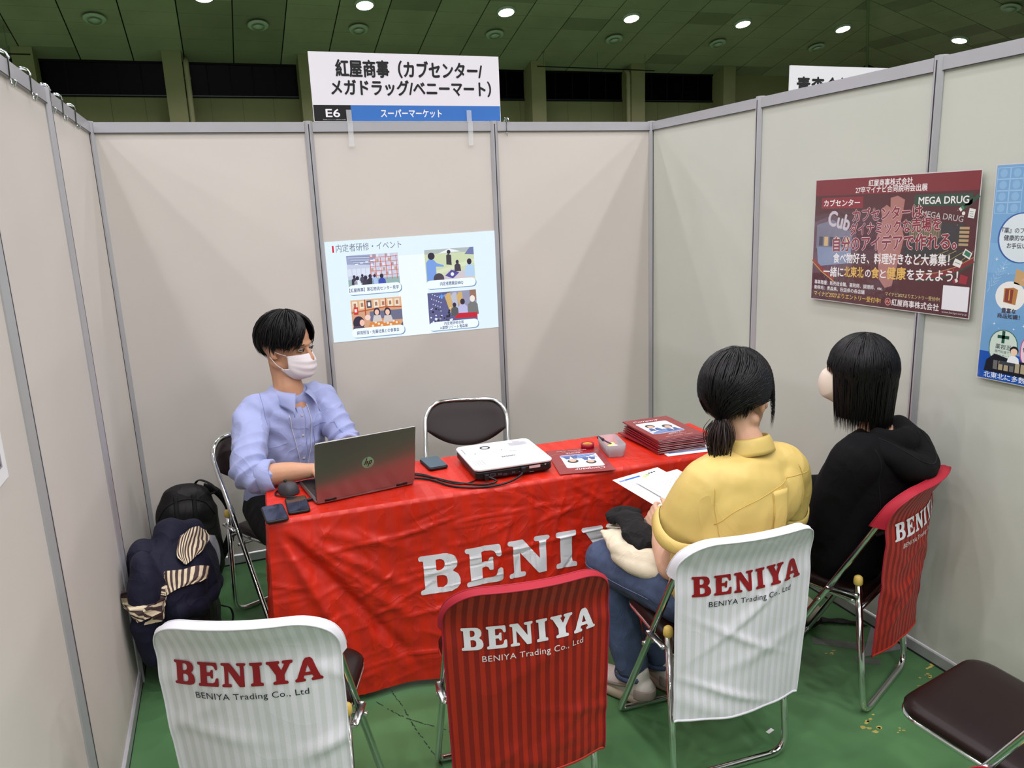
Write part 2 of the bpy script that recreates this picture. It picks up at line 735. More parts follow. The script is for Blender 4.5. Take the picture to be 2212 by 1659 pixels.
wall('wall_back', (0, 0, 0), (1, 0, 0), (0, -1, 0), 6, M_panel)
wall('wall_left', (0, 0, 0), (0, -1, 0), (1, 0, 0), 4, M_panel, first=False)
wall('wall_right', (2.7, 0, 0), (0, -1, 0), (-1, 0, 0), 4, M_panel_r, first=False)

# ------------------------------------------------------------------ hall
M_tile = mat('ceiling_tile_green', (170, 158, 140), rough=0.6, vary=0.10, vscale=1.2)
M_tile2 = mat('ceiling_tile_dark', (146, 136, 120), rough=0.6, vary=0.10, vscale=1.2)
M_ceil = mat('ceiling_backing', (150, 144, 126), rough=0.8)
M_ceilgap = mat('ceiling_gap_shade', (16, 18, 14), rough=0.9)  # near-black sheet above the tiles, paints in the shade of the gaps
M_hwall = mat('hall_wall_paint', (140, 134, 98), rough=0.7, vary=0.06, vscale=1.5)
M_hpillar = mat('hall_pillar_paint', (150, 142, 106), rough=0.7, vary=0.05, vscale=1.5)
M_black = mat('window_dark_glass', (3, 3, 5), rough=0.25, spec=0.06)
M_wframe = mat('window_black_frame', (6, 6, 9), rough=0.6, spec=0.2)
M_wall_plain = mat('hall_wall_far_paint', (120, 118, 100), rough=0.8)

root = empty('ceiling', kind='structure')
ap = (0, APEX_Y, APEX_Z + 0.03)
E = 17.4
mb = MB()
cn = [(-E, APEX_Y - E), (E, APEX_Y - E), (E, APEX_Y + E), (-E, APEX_Y + E)]
vv = [ap] + [(x, y, APEX_Z + 0.03 - SLOPE * E) for x, y in cn]
mb.add(vv, [(0, 1, 4), (0, 2, 1), (0, 3, 2), (0, 4, 3)])
mb.add([(x, y, z + 0.04) for x, y, z in vv], [(0, 1, 4), (0, 2, 1), (0, 3, 2), (0, 4, 3)])
mb.build('ceiling_deck', M_ceil, root)


def clip(poly, a, b, c):
    """keep a*x+b*y <= c"""
    out = []
    for i in range(len(poly)):
        p, q = poly[i], poly[(i + 1) % len(poly)]
        dp, dq = a * p[0] + b * p[1] - c, a * q[0] + b * q[1] - c
        if dp <= 0:
            out.append(p)
        if dp * dq < 0:
            t = dp / (dp - dq)
            out.append((p[0] + (q[0] - p[0]) * t, p[1] + (q[1] - p[1]) * t))
    return out


HIP = 3.785


def tile(poly, plane, m):
    n = len(poly)
    if n < 3:
        return

    def z(p):
        return APEX_Z - SLOPE * (p[1] - APEX_Y) if plane == 0 else APEX_Z - SLOPE * p[0]
    mb = MB()
    mb.v = [(p[0], p[1], z(p)) for p in poly] + [(p[0], p[1], z(p) + 0.02) for p in poly]
    mb.f = [tuple(range(n))[::-1], tuple(range(n, 2 * n))]
    for i in range(n):
        k = (i + 1) % n
        mb.f.append((i, k, n + k, n + i))
    mb.build('ceiling_tile', m, root)


gapmb = MB()
gapmb.add([(-3.6, 9.4, roof_z(0, 9.4) + 0.024), (13.2, 9.4, roof_z(0, 9.4) + 0.024), (17.2, 13.5, roof_z(0, 13.5) + 0.024), (-3.6, 13.5, roof_z(0, 13.5) + 0.024)], [(0, 3, 2, 1)])
gapmb.add([(13.2, 9.4, roof_z(13.2, 0) + 0.024), (11.0, 7.2, roof_z(11.0, 0) + 0.024), (11.0, 4.0, roof_z(11.0, 0) + 0.024), (17.3, 4.0, roof_z(17.3, 0) + 0.024), (17.3, 13.5, roof_z(17.3, 0) + 0.024)], [(0, 1, 2, 3, 4)])
gapmb.build('ceiling_gap_shade', M_ceilgap, root)
rs = random.Random(11)
rows = [ROW_Y0 + 0.4365 * k for k in range(-4, 5)] + [13.47]
colx = [0.213 + 0.905 * k for k in range(-4, 19)]
for j in range(len(rows) - 1):
    y0, y1 = rows[j] + 0.004, rows[j + 1] - 0.004
    for i in range(len(colx) - 1):
        x0, x1 = colx[i] + 0.011, colx[i + 1] - 0.011
        if x1 < -3.4 or (j < 2 and x0 < 4) or (j < 1 and x0 < 9) or x0 - y1 > HIP:
            continue
        dark = (i in (5,) and j in (3, 4, 5, 6)) or (i == 4 and j >= 5) or rs.random() < 0.10
        tile(clip([(x0, y0), (x1, y0), (x1, y1), (x0, y1)], 1, -1, HIP - 0.012), 0, M_tile2 if dark else M_tile)
rowx = [r + HIP for r in rows[:-1]] + [17.25]
coly = [c - HIP for c in colx]
for j in range(-4, len(rowx) - 1):
    x0 = (rowx[j] if j >= 0 else rowx[0] + 0.4365 * j) + 0.004
    x1 = (rowx[j + 1] if j + 1 >= 0 else rowx[0] + 0.4365 * (j + 1)) - 0.004
    for i in range(len(coly) - 1):
        y0, y1 = coly[i] + 0.011, coly[i + 1] - 0.011
        if y1 < 5.0 or y0 > 13.4 or y0 > x1 - HIP:
            continue
        if x1 < 13.6 and y0 < 7:
            continue
        tile(clip([(x0, y0), (x1, y0), (x1, y1), (x0, y1)], -1, 1, -HIP - 0.012), 1, M_tile2 if rs.random() < 0.22 else M_tile)
# hip batten
M_batten = mat('hip_batten', (150, 152, 128), rough=0.6)
MB().tube([(x, x - HIP, APEX_Z - SLOPE * x - 0.012) for x in (12.0, 17.2)], 0.022, 6).build('hip_batten', M_batten, root)

far = empty('wall_far', kind='structure')
MB().box((-17.2, 13.47, 0), (17.3, 13.6, 4.05)).build('wall_lower', M_hwall, far)
MB().box((12.70, 13.44, 4.05), (17.3, 13.6, 4.95)).build('wall_upper', M_hwall, far)
mb = MB()
x = -3.0
while x < 12.6:
    mb.box((x, 13.466, 0), (x + 0.006, 13.4695, 4.05))
    x += 0.6
mb.build('wall_joint', mat('hall_wall_joint', (104, 102, 72), rough=0.8), far)
for nm, a, b in (('wall_near', (-17.2, -21.1, 0), (17.3, -21.0, 4.9)), ('wall_west', (-17.3, -21.0, 0), (-17.2, 13.5, 4.9)), ('wall_east', (17.25, -21.0, 0), (17.35, 13.5, 4.9))):
    tag(MB().box(a, b).build(nm, M_wall_plain), kind='structure')
PX = [(-2.64, -2.30), (-0.175, 0.165), (2.32, 2.66), (4.82, 5.16), (7.32, 7.66), (9.82, 10.18), (12.36, 12.70)]
for k, (a, b) in enumerate(PX):
    o = MB()
    o.v = [(a, 13.0, 0), (b, 13.0, 0), (b, 13.47, 0), (a, 13.47, 0), (a, 13.0, roof_z(0, 13.0) - 0.002), (b, 13.0, roof_z(0, 13.0) - 0.002), (b, 13.47, roof_z(0, 13.47) - 0.002), (a, 13.47, roof_z(0, 13.47) - 0.002)]
    o.f = [(0, 3, 2, 1), (4, 5, 6, 7), (0, 1, 5, 4), (1, 2, 6, 5), (2, 3, 7, 6), (3, 0, 4, 7)]
    tag(o.build('pillar', M_hpillar), kind='structure')
WX = [(-5.0, -2.64)] + [(PX[k][1], PX[k + 1][0]) for k in range(6)]
for k, (a, b) in enumerate(WX):
    w = empty('window_%d' % (k + 1), (a, 13.44, 4.05), kind='structure')
    n = 5
    wd = b - a
    MB().box((0, 0, -0.02), (wd, 0.10, 0.0)).box((0, 0.0, 0.60), (wd, 0.05, 0.66)).build('window_frame', M_wframe, w)
    MB().box((0, -0.02, 0.0), (wd, 0.0, 0.018)).build('window_ledge', mat('window_ledge_paint', (60, 62, 66), rough=0.3, metal=0.5), w)
    for i in range(n):
        MB().box((wd * i / n + 0.01, 0.03, 0.018), (wd * (i + 1) / n - 0.01, 0.04, 0.60)).build('pane', M_black, w)
        if i:
            MB().box((wd * i / n - 0.012, 0.012, 0.018), (wd * i / n + 0.012, 0.04, 0.60)).build('mullion', M_wframe, w)
    MB().box((0, 0.055, 0), (wd, 0.11, 0.70)).build('window_backing', M_wframe, w)
M_pipe = mat('beige_pipe', (162, 152, 120), rough=0.5)
for px_, lab in ((0.235, 'beige pipe running down beside the pillar behind the sign board\'s left'), (9.74, 'beige pipe on the far pillar seen right of the sign board')):
    p = empty('drain_pipe', (px_, 13.0, 0), label=lab, cat='pipe')
    MB().tube(fillet([(0, 0, 0.0), (0, 0, 4.60), (0.0, 0.16, 4.68)], 0.08), 0.05, 12).build('pipe', M_pipe, p, True)
    for z in (1.5, 3.1, 4.3):
        MB().lathe([(0.056, z), (0.056, z + 0.04)], 12).build('collar', M_pipe, p)
p['label'] = 'beige pipe on the far pillar between two dark windows, right of the sign'

M_rod = mat('dark_steel_rod', (22, 22, 22), rough=0.5, metal=0.5)
# hanging bars under the ceiling
r = empty('hanging_bar', (7.45, 12.6, 4.62), label='thin dark bar hung on rods in front of the far window right of the sign', cat='bar')
MB().tube([(-0.15, 0, 0), (2.75, 0, -0.03)], 0.012, 8).build('bar', M_rod, r)
for x in (0.0, 1.3, 2.5):
    MB().tube([(x, 0, 0), (x, 0, roof_z(7.4, 12.6) - 4.62)], 0.006, 6).build('rod', mat('grey_rod', (120, 122, 112), rough=0.5, metal=0.4), r)
    MB().lathe([(0.03, roof_z(7.4, 12.6) - 4.62 - 0.012), (0.03, roof_z(7.4, 12.6) - 4.62)], 12).build('rod_plate', M_pipe, r)
r = empty('hanging_bar', (-2.55, 12.3, 4.55), label='short dark bar hung on a rod at the far pillar above the left wall', cat='bar')
MB().tube([(0, 0, 0), (0.33, 0, 0.0)], 0.012, 8).build('bar', M_rod, r)
MB().tube([(0, 0, 0), (0, 0, roof_z(0, 12.3) - 4.55)], 0.006, 6).build('rod', MATS['grey_rod'], r)

M_lamp = mat('lamp_diffuser', (255, 255, 255), rough=0.4, emit=(245, 250, 255), estr=30.0)
M_white_metal = mat('white_enamel', (190, 196, 180), rough=0.4)
VIS = [(0.664 + 2.70 * i, 11.1) for i in range(0, 6)] + [(16.35, 9.9)]
names = ['downlight at the top edge, leftmost of the glowing row', 'second glowing ceiling downlight from the left, nearly above the sign board',
         'third glowing ceiling downlight from the left, right of the sign board', 'fourth glowing ceiling downlight from the left',
         'fifth glowing ceiling downlight from the left', 'glowing ceiling downlight just before the pale ceiling hip line',
         'glowing downlight on the right ceiling slope beyond the hip line']
for (lx, ly), lb in zip(VIS, names):
    n = roof_tilt(lx, ly)
    e = empty('ceiling_light', Vector((lx, ly, roof_z(lx, ly))) + n * 0.002, label=lb, cat='ceiling light', group='round downlights in the hall ceiling')
    e.rotation_mode = 'QUATERNION'
    e.rotation_quaternion = n.to_track_quat('Z', 'Y')
    MB().lathe([(0.185, 0.0), (0.185, 0.02), (0.165, 0.045), (0.15, 0.05), (0.15, 0.0)], 28).build('trim_ring', M_white_metal, e, True)
    MB().lathe([(0.148, 0.0), (0.148, 0.046)], 28).build('diffuser', M_lamp, e)
VENT = [(-1.11, 'round ceiling vent above the left wall'), (1.55, 'round ceiling vent second from the left'), (3.37, 'round ceiling vent above the sign board'), (6.10, 'round ceiling vent third from the right, right of the sign'),
        (8.80, 'round ceiling vent under the fourth downlight'), (11.40, 'round ceiling vent under the fifth downlight'), (14.15, 'round ceiling vent just left of the hip line')]
for vx, lb in VENT:
    vy = 11.91
    n = roof_tilt(0, vy)
    e = empty('ceiling_vent', Vector((vx, vy, roof_z(0, vy))) + n * 0.002, label=lb, cat='ceiling vent', group='round vents in the hall ceiling')
    e.rotation_mode = 'QUATERNION'
    e.rotation_quaternion = n.to_track_quat('Z', 'Y')
    MB().lathe([(0.10, 0.0), (0.10, 0.03), (0.16, 0.05), (0.185, 0.035), (0.185, 0.05), (0.16, 0.066), (0.08, 0.05)], 28).build('louvre', M_white_metal, e, True)
    MB().lathe([(0.06, 0.0), (0.06, 0.06), (0.11, 0.085), (0.02, 0.09)], 24).build('cone', M_white_metal, e, True)
nx, ny = 15.55, 8.1
n = roof_tilt(nx, ny)
e = empty('ceiling_vent', Vector((nx, ny, roof_z(nx, ny))) + n * 0.002, label='round ceiling vent on the right slope near the top right corner', cat='ceiling vent', group='round vents in the hall ceiling')
e.rotation_mode = 'QUATERNION'
e.rotation_quaternion = n.to_track_quat('Z', 'Y')
MB().lathe([(0.10, 0.0), (0.10, 0.03), (0.16, 0.05), (0.185, 0.035), (0.185, 0.05), (0.16, 0.066), (0.08, 0.05)], 28).build('louvre', M_white_metal, e, True)
MB().lathe([(0.06, 0.0), (0.06, 0.06), (0.11, 0.085), (0.02, 0.09)], 24).build('cone', M_white_metal, e, True)

# ================================================================== sign boards
M_print = print_mat('matt_print', 0.55)
M_foam = mat('white_foam_board', (228, 226, 232), rough=0.6)
M_acryl = mat('clear_acrylic', (235, 238, 240), rough=0.05, alpha=0.28)


def board(name, loc, w, h, label, cat='sign'):
    e = empty(name, loc, label=label, cat=cat)
    MB().box((0, 0, 0), (w, 0.01, h)).build('board', M_foam, e)
    return e


sg = board('booth_sign', (0.93, 0.005, 2.084), 0.912, 0.302, 'white and blue booth sign board E6 with black Japanese lettering on the back wall')
c = Canvas()
c.rect(0.002, 0.002, 0.172, 0.072, (10, 10, 12), 0)
c.rect(0.172, 0.002, 0.910, 0.072, (52, 112, 190), 0)
c.text('紅屋商事（カブセンター/', 0.118, 0.203, 0.705, 0.058, (12, 12, 16), 2, bold=0.030)
c.text('メガドラッグ/ベニーマート）', 0.090, 0.122, 0.775, 0.054, (12, 12, 16), 2, bold=0.030)
c.text('E6', 0.056, 0.020, 0.064, 0.036, (240, 240, 245), 2, bold=0.018)
c.text('スーパーマーケット', 0.312, 0.021, 0.296, 0.030, (238, 240, 250), 2, bold=0.022)
c.text('青森会場 エントリーブース案内表示 会社情報', 0.040, 0.006, 0.105, 0.004, (200, 200, 200), 2)
c.build('sign_print', M_print, sg, lambda x, y, h: (x, -h, y))
for x in (0.160, 0.745):
    k = empty('acrylic_clip', (0.93 + x, 0.0, 2.08), label='clear acrylic clip holding the sign board, %s' % ('under the black E6 field' if x < 0.5 else 'under the right end of the blue band'), cat='clip', group='acrylic clips of the booth sign')
    MB().box((-0.012, -0.016, -0.11), (0.012, -0.012, 0.0)).box((-0.012, -0.016, 0.0), (0.012, 0.0, 0.003)).box((-0.012, 0.0005, 0.003), (0.012, 0.0035, 0.004)).build('lower_tab', M_acryl, k)
    MB().box((-0.012, -0.0045, 0.003), (0.012, -0.0015, 0.055)).build('front_tab', M_acryl, k)
s2 = board('booth_sign', (3.60, 0.005, 2.084), 0.912, 0.302, 'white sign board of the neighbouring booth showing above the right wall')
c = Canvas()
c.rect(0.002, 0.002, 0.172, 0.072, (10, 10, 12), 0)
c.rect(0.172, 0.002, 0.910, 0.072, (52, 112, 190), 0)
c.text('青森会場', 0.05, 0.155, 0.40, 0.075, (12, 12, 16), 2, bold=0.03)
c.build('sign_print', M_print, s2, lambda x, y, h: (x, -h, y))

# ================================================================== hooks on the wall tops
M_chrome = mat('chrome', (225, 226, 228), rough=0.10, metal=1.0)


def hook(loc, rz, label, group=None):
    e = empty('wall_hook', loc, rz, label=label, cat='hook', group=group)
    pts = [(0.022, 0, -0.055), (0.014, 0, -0.072), (0.009, 0, -0.05), (0.011, 0, 0.0), (0.004, 0, 0.012), (-0.008, 0, 0.014), (-0.022, 0, 0.004), (-0.024, 0, -0.03)]
    MB().tube(spline(pts, 5), 0.004, 8, rb=0.0025).build('hook_band', M_chrome, e, True)
    MB().tube(spline([(0.013, 0.012, -0.004), (0.006, 0.012, 0.010), (-0.01, 0.012, 0.014), (-0.023, 0.012, 0.003)], 4), 0.003, 8).build('hook_wire', M_chrome, e, True)
    return e


where = ['nearest the camera', 'second from the camera', 'just past the first wall post', 'second from the back corner', 'nearest the back corner']
for (hy), w in zip((-1.40, -1.15, -0.91 + 0.04, -0.66, -0.40), where):
    hook((0.0, hy, 2.085), 0, 'chrome hook over the left wall top, ' + w, 'chrome hooks on the left wall')
hook((1.865, 0.0, 2.085), -pi / 2, 'chrome hook on the back wall top at the right end of the sign')
# ================================================================== folding chairs
M_vinyl = mat('brown_vinyl', (28, 13, 11), rough=0.36, spec=0.3, bump=0.05, bscale=900)
M_cap = mat('yellow_plastic', (206, 178, 90), rough=0.45)
M_steel = mat('bracket_steel', (170, 172, 172), rough=0.25, metal=1.0)


def stripes(name, c1, c2, per, rough, sheen=0.2, ampl=1.0):
    """satin stripes running vertically (object x), slight weave"""
    m = mat(name, c1, rough=rough, sheen=0.0)
    N, L, B = nodes(m)
    tc = N.new('ShaderNodeAttribute')
    tc.attribute_name = 'UVx'
    ma = N.new('ShaderNodeMath')
    ma.operation = 'MULTIPLY'
    ma.inputs[1].default_value = 1.0 / per
    fr = N.new('ShaderNodeMath')
    fr.operation = 'FRACT'
    gt = N.new('ShaderNodeMapRange')
    gt.inputs['From Min'].default_value = 0.46
    gt.inputs['From Max'].default_value = 0.54
    pp = N.new('ShaderNodeMath')
    pp.operation = 'PINGPONG'
    pp.inputs[1].default_value = 1.0
    L.new(tc.outputs['Fac'], ma.inputs[0])
    L.new(ma.outputs[0], pp.inputs[0])
    L.new(pp.outputs[0], gt.inputs['Value'])
    mx = N.new('ShaderNodeMixRGB')
    mx.inputs[1].default_value = lin(c1)
    mx.inputs[2].default_value = lin(c2)
    L.new(gt.outputs['Result'], mx.inputs['Fac'])
    L.new(mx.outputs['Color'], B.inputs['Base Color'])
    mr = N.new('ShaderNodeMapRange')
    mr.inputs['To Min'].default_value = rough
    mr.inputs['To Max'].default_value = rough + 0.2
    L.new(gt.outputs['Result'], mr.inputs['Value'])
    L.new(mr.outputs['Result'], B.inputs['Roughness'])
    o = N.new('ShaderNodeTexCoord')
    nz = N.new('ShaderNodeTexNoise')
    nz.inputs['Scale'].default_value = 420
    bp = N.new('ShaderNodeBump')
    bp.inputs['Strength'].default_value = 0.12
    bp.inputs['Distance'].default_value = 0.004
    L.new(o.outputs['Object'], nz.inputs['Vector'])
    L.new(nz.outputs['Fac'], bp.inputs['Height'])
    L.new(bp.outputs['Normal'], B.inputs['Normal'])
    return m


M_wcov = stripes('white_striped_satin', (226, 226, 232), (212, 214, 216), 0.0125, 0.42)
M_rcov = stripes('red_striped_satin', (166, 36, 20), (126, 19, 14), 0.0125, 0.42)
add_crease(M_wcov, 0.18, 5.0, 0.01)
add_crease(M_rcov, 0.22, 5.0, 0.01)
M_wpipe = mat('white_piping', (222, 222, 228), rough=0.6)
M_rpipe = mat('crimson_piping', (158, 20, 44), rough=0.6)
M_win = mat('white_cover_lining', (214, 214, 222), rough=0.7)
M_rin = mat('crimson_cover_lining', (160, 18, 40), rough=0.7)
M_rlet = mat('dark_red_lettering', (138, 12, 22), rough=0.5)
M_blet = mat('black_lettering', (24, 22, 30), rough=0.5)
M_slet = mat('silver_white_lettering', (222, 224, 228), rough=0.45, metal=0.0)
M_wlet = mat('white_lettering', (226, 222, 222), rough=0.5)

BOW = 0.034


def tube_y(z):
    return 0.17 - 0.55 * z


def back_y(x, z):
    """centre line of the curved back at height z"""
    k = min(1.0, abs(x) / 0.2)
    s = max(0.0, min(1.0, (z - 0.50) / 0.2))
    return tube_y(z) - BOW * (1 - k * k) * s


CH_W = 0.195


def chair_frame(root):
    W = CH_W
    # long tube: front feet up to the back, one bent inverted U with a floor bar
    top = 0.765
    side = []
    p = [(-W, tube_y(0.011), 0.011), (-W, tube_y(top), top), (W, tube_y(top), top), (W, tube_y(0.011), 0.011)]
    path = [Vector(q) for q in p]
    pts = []
    # left going up
    zc = top - 0.085
    for k in range(8):
        z = 0.05 + (zc - 0.05) * k / 7
        pts.append(Vector((-W, tube_y(z), z)))
    for k in range(1, 8):
        a = radians(90 * k / 8)
        x, z = -W + 0.085 * (1 - cos(a)), zc + 0.085 * sin(a)
        pts.append(Vector((x, back_y(x, z), z)))
    for k in range(9):
        x = -W + 0.085 + (2 * W - 0.17) * k / 8
        pts.append(Vector((x, back_y(x, top), top)))
    for k in range(7, 0, -1):
        a = radians(90 * k / 8)
        x, z = W - 0.085 * (1 - cos(a)), zc + 0.085 * sin(a)
        pts.append(Vector((x, back_y(x, z), z)))
    for k in range(7, -1, -1):
        z = 0.05 + (zc - 0.05) * k / 7
        pts.append(Vector((W, tube_y(z), z)))
    # bottom bar, rounded corners
    bar = fillet([pts[-1], (W, tube_y(0.012), 0.012), (-W, tube_y(0.012), 0.012), pts[0]], 0.05, 6)[1:-1]
    MB().tube(pts + bar, 0.0105, 10, closed=True).build('back_tube', M_chrome, root, True)
    # rear leg frame
    Wr = W - 0.005

    def ry(z):
        return -0.15 - 0.045 * (0.48 - z) / 0.48
    lp = fillet([(-Wr, ry(0.465), 0.465), (-Wr, ry(0.012), 0.012), (Wr, ry(0.012), 0.012), (Wr, ry(0.465), 0.465)], 0.06, 7)
    MB().tube(lp, 0.0105, 10).build('rear_leg_frame', M_chrome, root, True)
    for s in (-1, 1):
        MB().lathe([(0.011, 0.0), (0.0145, 0.004), (0.0145, 0.016), (0.0125, 0.026), (0.007, 0.031), (0.001, 0.0325)], 14,
                   Matrix.Translation((s * Wr, ry(0.462), 0.458))).build('yellow_cap', M_cap, root, True)
        # link bracket between the two tubes
        z = 0.425
        xo = s * (W + 0.012)
        a, b = Vector((xo, tube_y(z), z)), Vector((xo, ry(z), z + 0.004))
        mb = MB()
        mb.tube([a, (a + b) / 2 + Vector((s * 0.003, 0, 0.004)), b], 0.0035, 8, rb=0.011, up=(1, 0, 0))
        mb.build('link_bracket', M_steel, root, True)
        for q in (a, b, Vector((xo, tube_y(0.375), 0.375))):
            MB().tube([q - Vector((s * 0.010, 0, 0)), q + Vector((s * 0.006, 0, 0))], 0.0065, 10).build('rivet', M_chrome, root, True)
    # seat: tube rim and padded cushion
    rim = []
    for cx, cy, a0 in ((0.115, 0.115, 0), (-0.115, 0.115, 90), (-0.135, -0.125, 180), (0.135, -0.125, 270)):
        rr = 0.055 if cy > 0 else 0.03
        for k in range(6):
            t = radians(a0 + 90 * k / 5)
            rim.append((cx + rr * cos(t), cy + rr * sin(t)))

    def sz(y):
        return 0.398 + 0.10 * (y - 0.0)
    MB().tube([(x, y, sz(y)) for x, y in rim], 0.008, 8, closed=True).build('seat_rim', M_chrome, root, True)
    n = len(rim)
    mb = MB()
    lv = [(0.95, -0.004), (1.03, 0.008), (1.035, 0.020), (0.99, 0.031), (0.90, 0.037), (0.6, 0.041), (0.25, 0.042)]
    for sc, dz in lv:
        mb.v += [(x * sc, y * sc - 0.003, sz(y * sc) + dz) for x, y in rim]
    for i in range(len(lv) - 1):
        for j in range(n):
            k = (j + 1) % n
            mb.f.append((i * n + j, i * n + k, (i + 1) * n + k, (i + 1) * n + j))
    mb.f.append(tuple(range(n))[::-1])
    mb.f.append(tuple((len(lv) - 1) * n + j for j in range(n)))
    mb.build('seat_cushion', M_vinyl, root, True)
    MB().tube([(-W, tube_y(0.375), 0.375), (W, tube_y(0.375), 0.375)], 0.006, 8).build('cross_rod', M_steel, root, True)
    MB().tube([(-Wr, ry(0.37), 0.37), (Wr, ry(0.37), 0.37)], 0.006, 8).build('cross_rod', M_steel, root, True)


def chair_back(root):
    """padded vinyl back between the tubes"""
    W, top = CH_W, 0.765

    def outline(t):
        # top edge follows the tube, bottom edge sags like a D
        return t

    def surf(u, v, off):
        x = (u * 2 - 1) * (W - 0.006)
        ax = abs(x)
        r = 0.085
        zt = top - 0.010
        if ax > W - r:
            q = min(1.0, (ax - (W - r)) / (r - 0.004))
            zt = top - 0.010 - r * (1 - sqrt(max(0.0, 1 - q * q)))
        zb = 0.575 + 0.075 * (ax / W) ** 2.2
        zb = min(zb, zt - 0.004)
        z = zb + (zt - zb) * v
        e = min(1.0, min(u, 1 - u) * 9) * min(1.0, min(v, 1 - v) * 5)
        e = sqrt(max(0, e))
        return Vector((x, back_y(x, z) + off * (0.003 + 0.012 * e), z))
    mb = MB()
    mb.grid(lambda u, v: surf(u, v, 1), 28, 12)
    mb.grid(lambda u, v: surf(1 - u, v, -1), 28, 12)
    mb.build('backrest', M_vinyl, root, True)


# BENIYA in heavy slab letters, drawn as flat outlines: x 0..1 per letter, y 0..1
def slab_letters():
    B = [[(0.02, 0), (0.72, 0), (0.90, 0.05), (0.99, 0.15), (1.0, 0.28), (0.95, 0.42), (0.82, 0.52), (0.93, 0.62), (0.95, 0.75), (0.90, 0.89), (0.76, 0.98), (0.62, 1.0), (0.02, 1.0), (0.0, 0.95), (0.02, 0.88), (0.12, 0.86), (0.12, 0.14), (0.02, 0.12), (0.0, 0.06)],
         [(0.42, 0.14), (0.42, 0.45), (0.57, 0.45), (0.66, 0.40), (0.68, 0.29), (0.66, 0.19), (0.57, 0.14)],
         [(0.42, 0.59), (0.42, 0.87), (0.54, 0.87), (0.62, 0.82), (0.64, 0.73), (0.61, 0.63), (0.53, 0.59)]]
    E = [[(0.02, 0), (0.96, 0), (1.0, 0.05), (1.0, 0.33), (0.94, 0.37), (0.86, 0.33), (0.82, 0.20), (0.72, 0.15), (0.44, 0.15), (0.44, 0.44), (0.60, 0.44), (0.64, 0.34), (0.74, 0.34), (0.75, 0.68), (0.65, 0.68), (0.60, 0.58), (0.44, 0.58), (0.44, 0.86), (0.70, 0.86), (0.80, 0.81), (0.84, 0.70), (0.90, 0.66), (0.97, 0.70), (0.96, 0.95), (0.92, 1.0), (0.02, 1.0), (0.0, 0.94), (0.03, 0.88), (0.12, 0.86), (0.12, 0.14), (0.02, 0.12), (0.0, 0.06)]]
    Nn = [[(0.0, 0.06), (0.02, 0), (0.38, 0), (0.41, 0.06), (0.38, 0.13), (0.28, 0.14), (0.28, 0.66), (0.72, 0.0), (0.92, 0.0), (0.92, 0.86), (0.98, 0.88), (1.02, 0.94), (0.98, 1.0), (0.66, 1.0), (0.62, 0.94), (0.66, 0.87), (0.76, 0.86), (0.76, 0.40), (0.36, 1.0), (0.02, 1.0), (-0.01, 0.94), (0.02, 0.88), (0.12, 0.86), (0.12, 0.14), (0.02, 0.12)]]
    I = [[(0.02, 0), (0.98, 0), (1.0, 0.06), (0.97, 0.13), (0.78, 0.15), (0.78, 0.85), (0.97, 0.87), (1.0, 0.94), (0.98, 1.0), (0.02, 1.0), (0.0, 0.94), (0.03, 0.87), (0.22, 0.85), (0.22, 0.15), (0.03, 0.13), (0.0, 0.06)]]
    Y = [[(0.24, 0), (0.76, 0), (0.79, 0.06), (0.76, 0.13), (0.66, 0.15), (0.66, 0.40), (0.90, 0.85), (0.98, 0.87), (1.0, 0.94), (0.97, 1.0), (0.62, 1.0), (0.59, 0.94), (0.62, 0.87), (0.68, 0.86), (0.56, 0.60), (0.44, 0.86), (0.50, 0.88), (0.52, 0.94), (0.49, 1.0), (0.03, 1.0), (0.0, 0.94), (0.03, 0.88), (0.10, 0.86), (0.34, 0.40), (0.34, 0.15), (0.24, 0.13), (0.21, 0.06)]]
    A = [[(0.0, 0.06), (0.03, 0), (0.36, 0), (0.39, 0.06), (0.36, 0.13), (0.30, 0.14), (0.34, 0.26), (0.62, 0.26), (0.66, 0.14), (0.59, 0.12), (0.57, 0.06), (0.60, 0), (0.97, 0), (1.0, 0.06), (0.97, 0.13), (0.91, 0.15), (0.66, 0.90), (0.58, 1.0), (0.42, 1.0), (0.34, 0.90), (0.08, 0.15), (0.02, 0.13)],
         [(0.385, 0.40), (0.48, 0.70), (0.575, 0.40)]]
    out = []
    x = 0.0
    for g, w, gap in ((B, 0.88, 0.13), (E, 0.84, 0.13), (Nn, 0.98, 0.15), (I, 0.50, 0.13), (Y, 1.02, 0.02), (A, 1.06, 0)):
        out.append([[(x + px * w, py) for px, py in loop] for loop in g])
        x += w + gap
    return out, x


def filled(loops):
    cu = bpy.data.curves.new('g', 'CURVE')
    cu.dimensions = '2D'
    cu.fill_mode = 'FRONT'
    cu.resolution_u = 1
    for lp in loops:
        sp = cu.splines.new('POLY')
        sp.points.add(len(lp) - 1)
        for p, (x, y) in zip(sp.points, lp):
            p.co = (x, y, 0, 1)
        sp.use_cyclic_u = True
    o = bpy.data.objects.new('g', cu)
    COL.objects.link(o)
    bpy.context.view_layer.update()
    me = bpy.data.meshes.new_from_object(o)
    bpy.data.objects.remove(o)
    bpy.data.curves.remove(cu)
    return me


def round_loop(lp, k=3, r=0.028):
    P = [Vector((x, y, 0)) for x, y in lp]
    out = []
    n = len(P)
    for i in range(n):
        a, b, c = P[i - 1], P[i], P[(i + 1) % n]
        d1, d2 = (a - b), (c - b)
        rr = min(r, d1.length * 0.45, d2.length * 0.45)
        s, e = b + d1.normalized() * rr, b + d2.normalized() * rr
        for j in range(k + 1):
            t = j / k
            q = s * (1 - t) ** 2 + b * 2 * t * (1 - t) + e * t * t
            out.append((q.x, q.y))
    return out


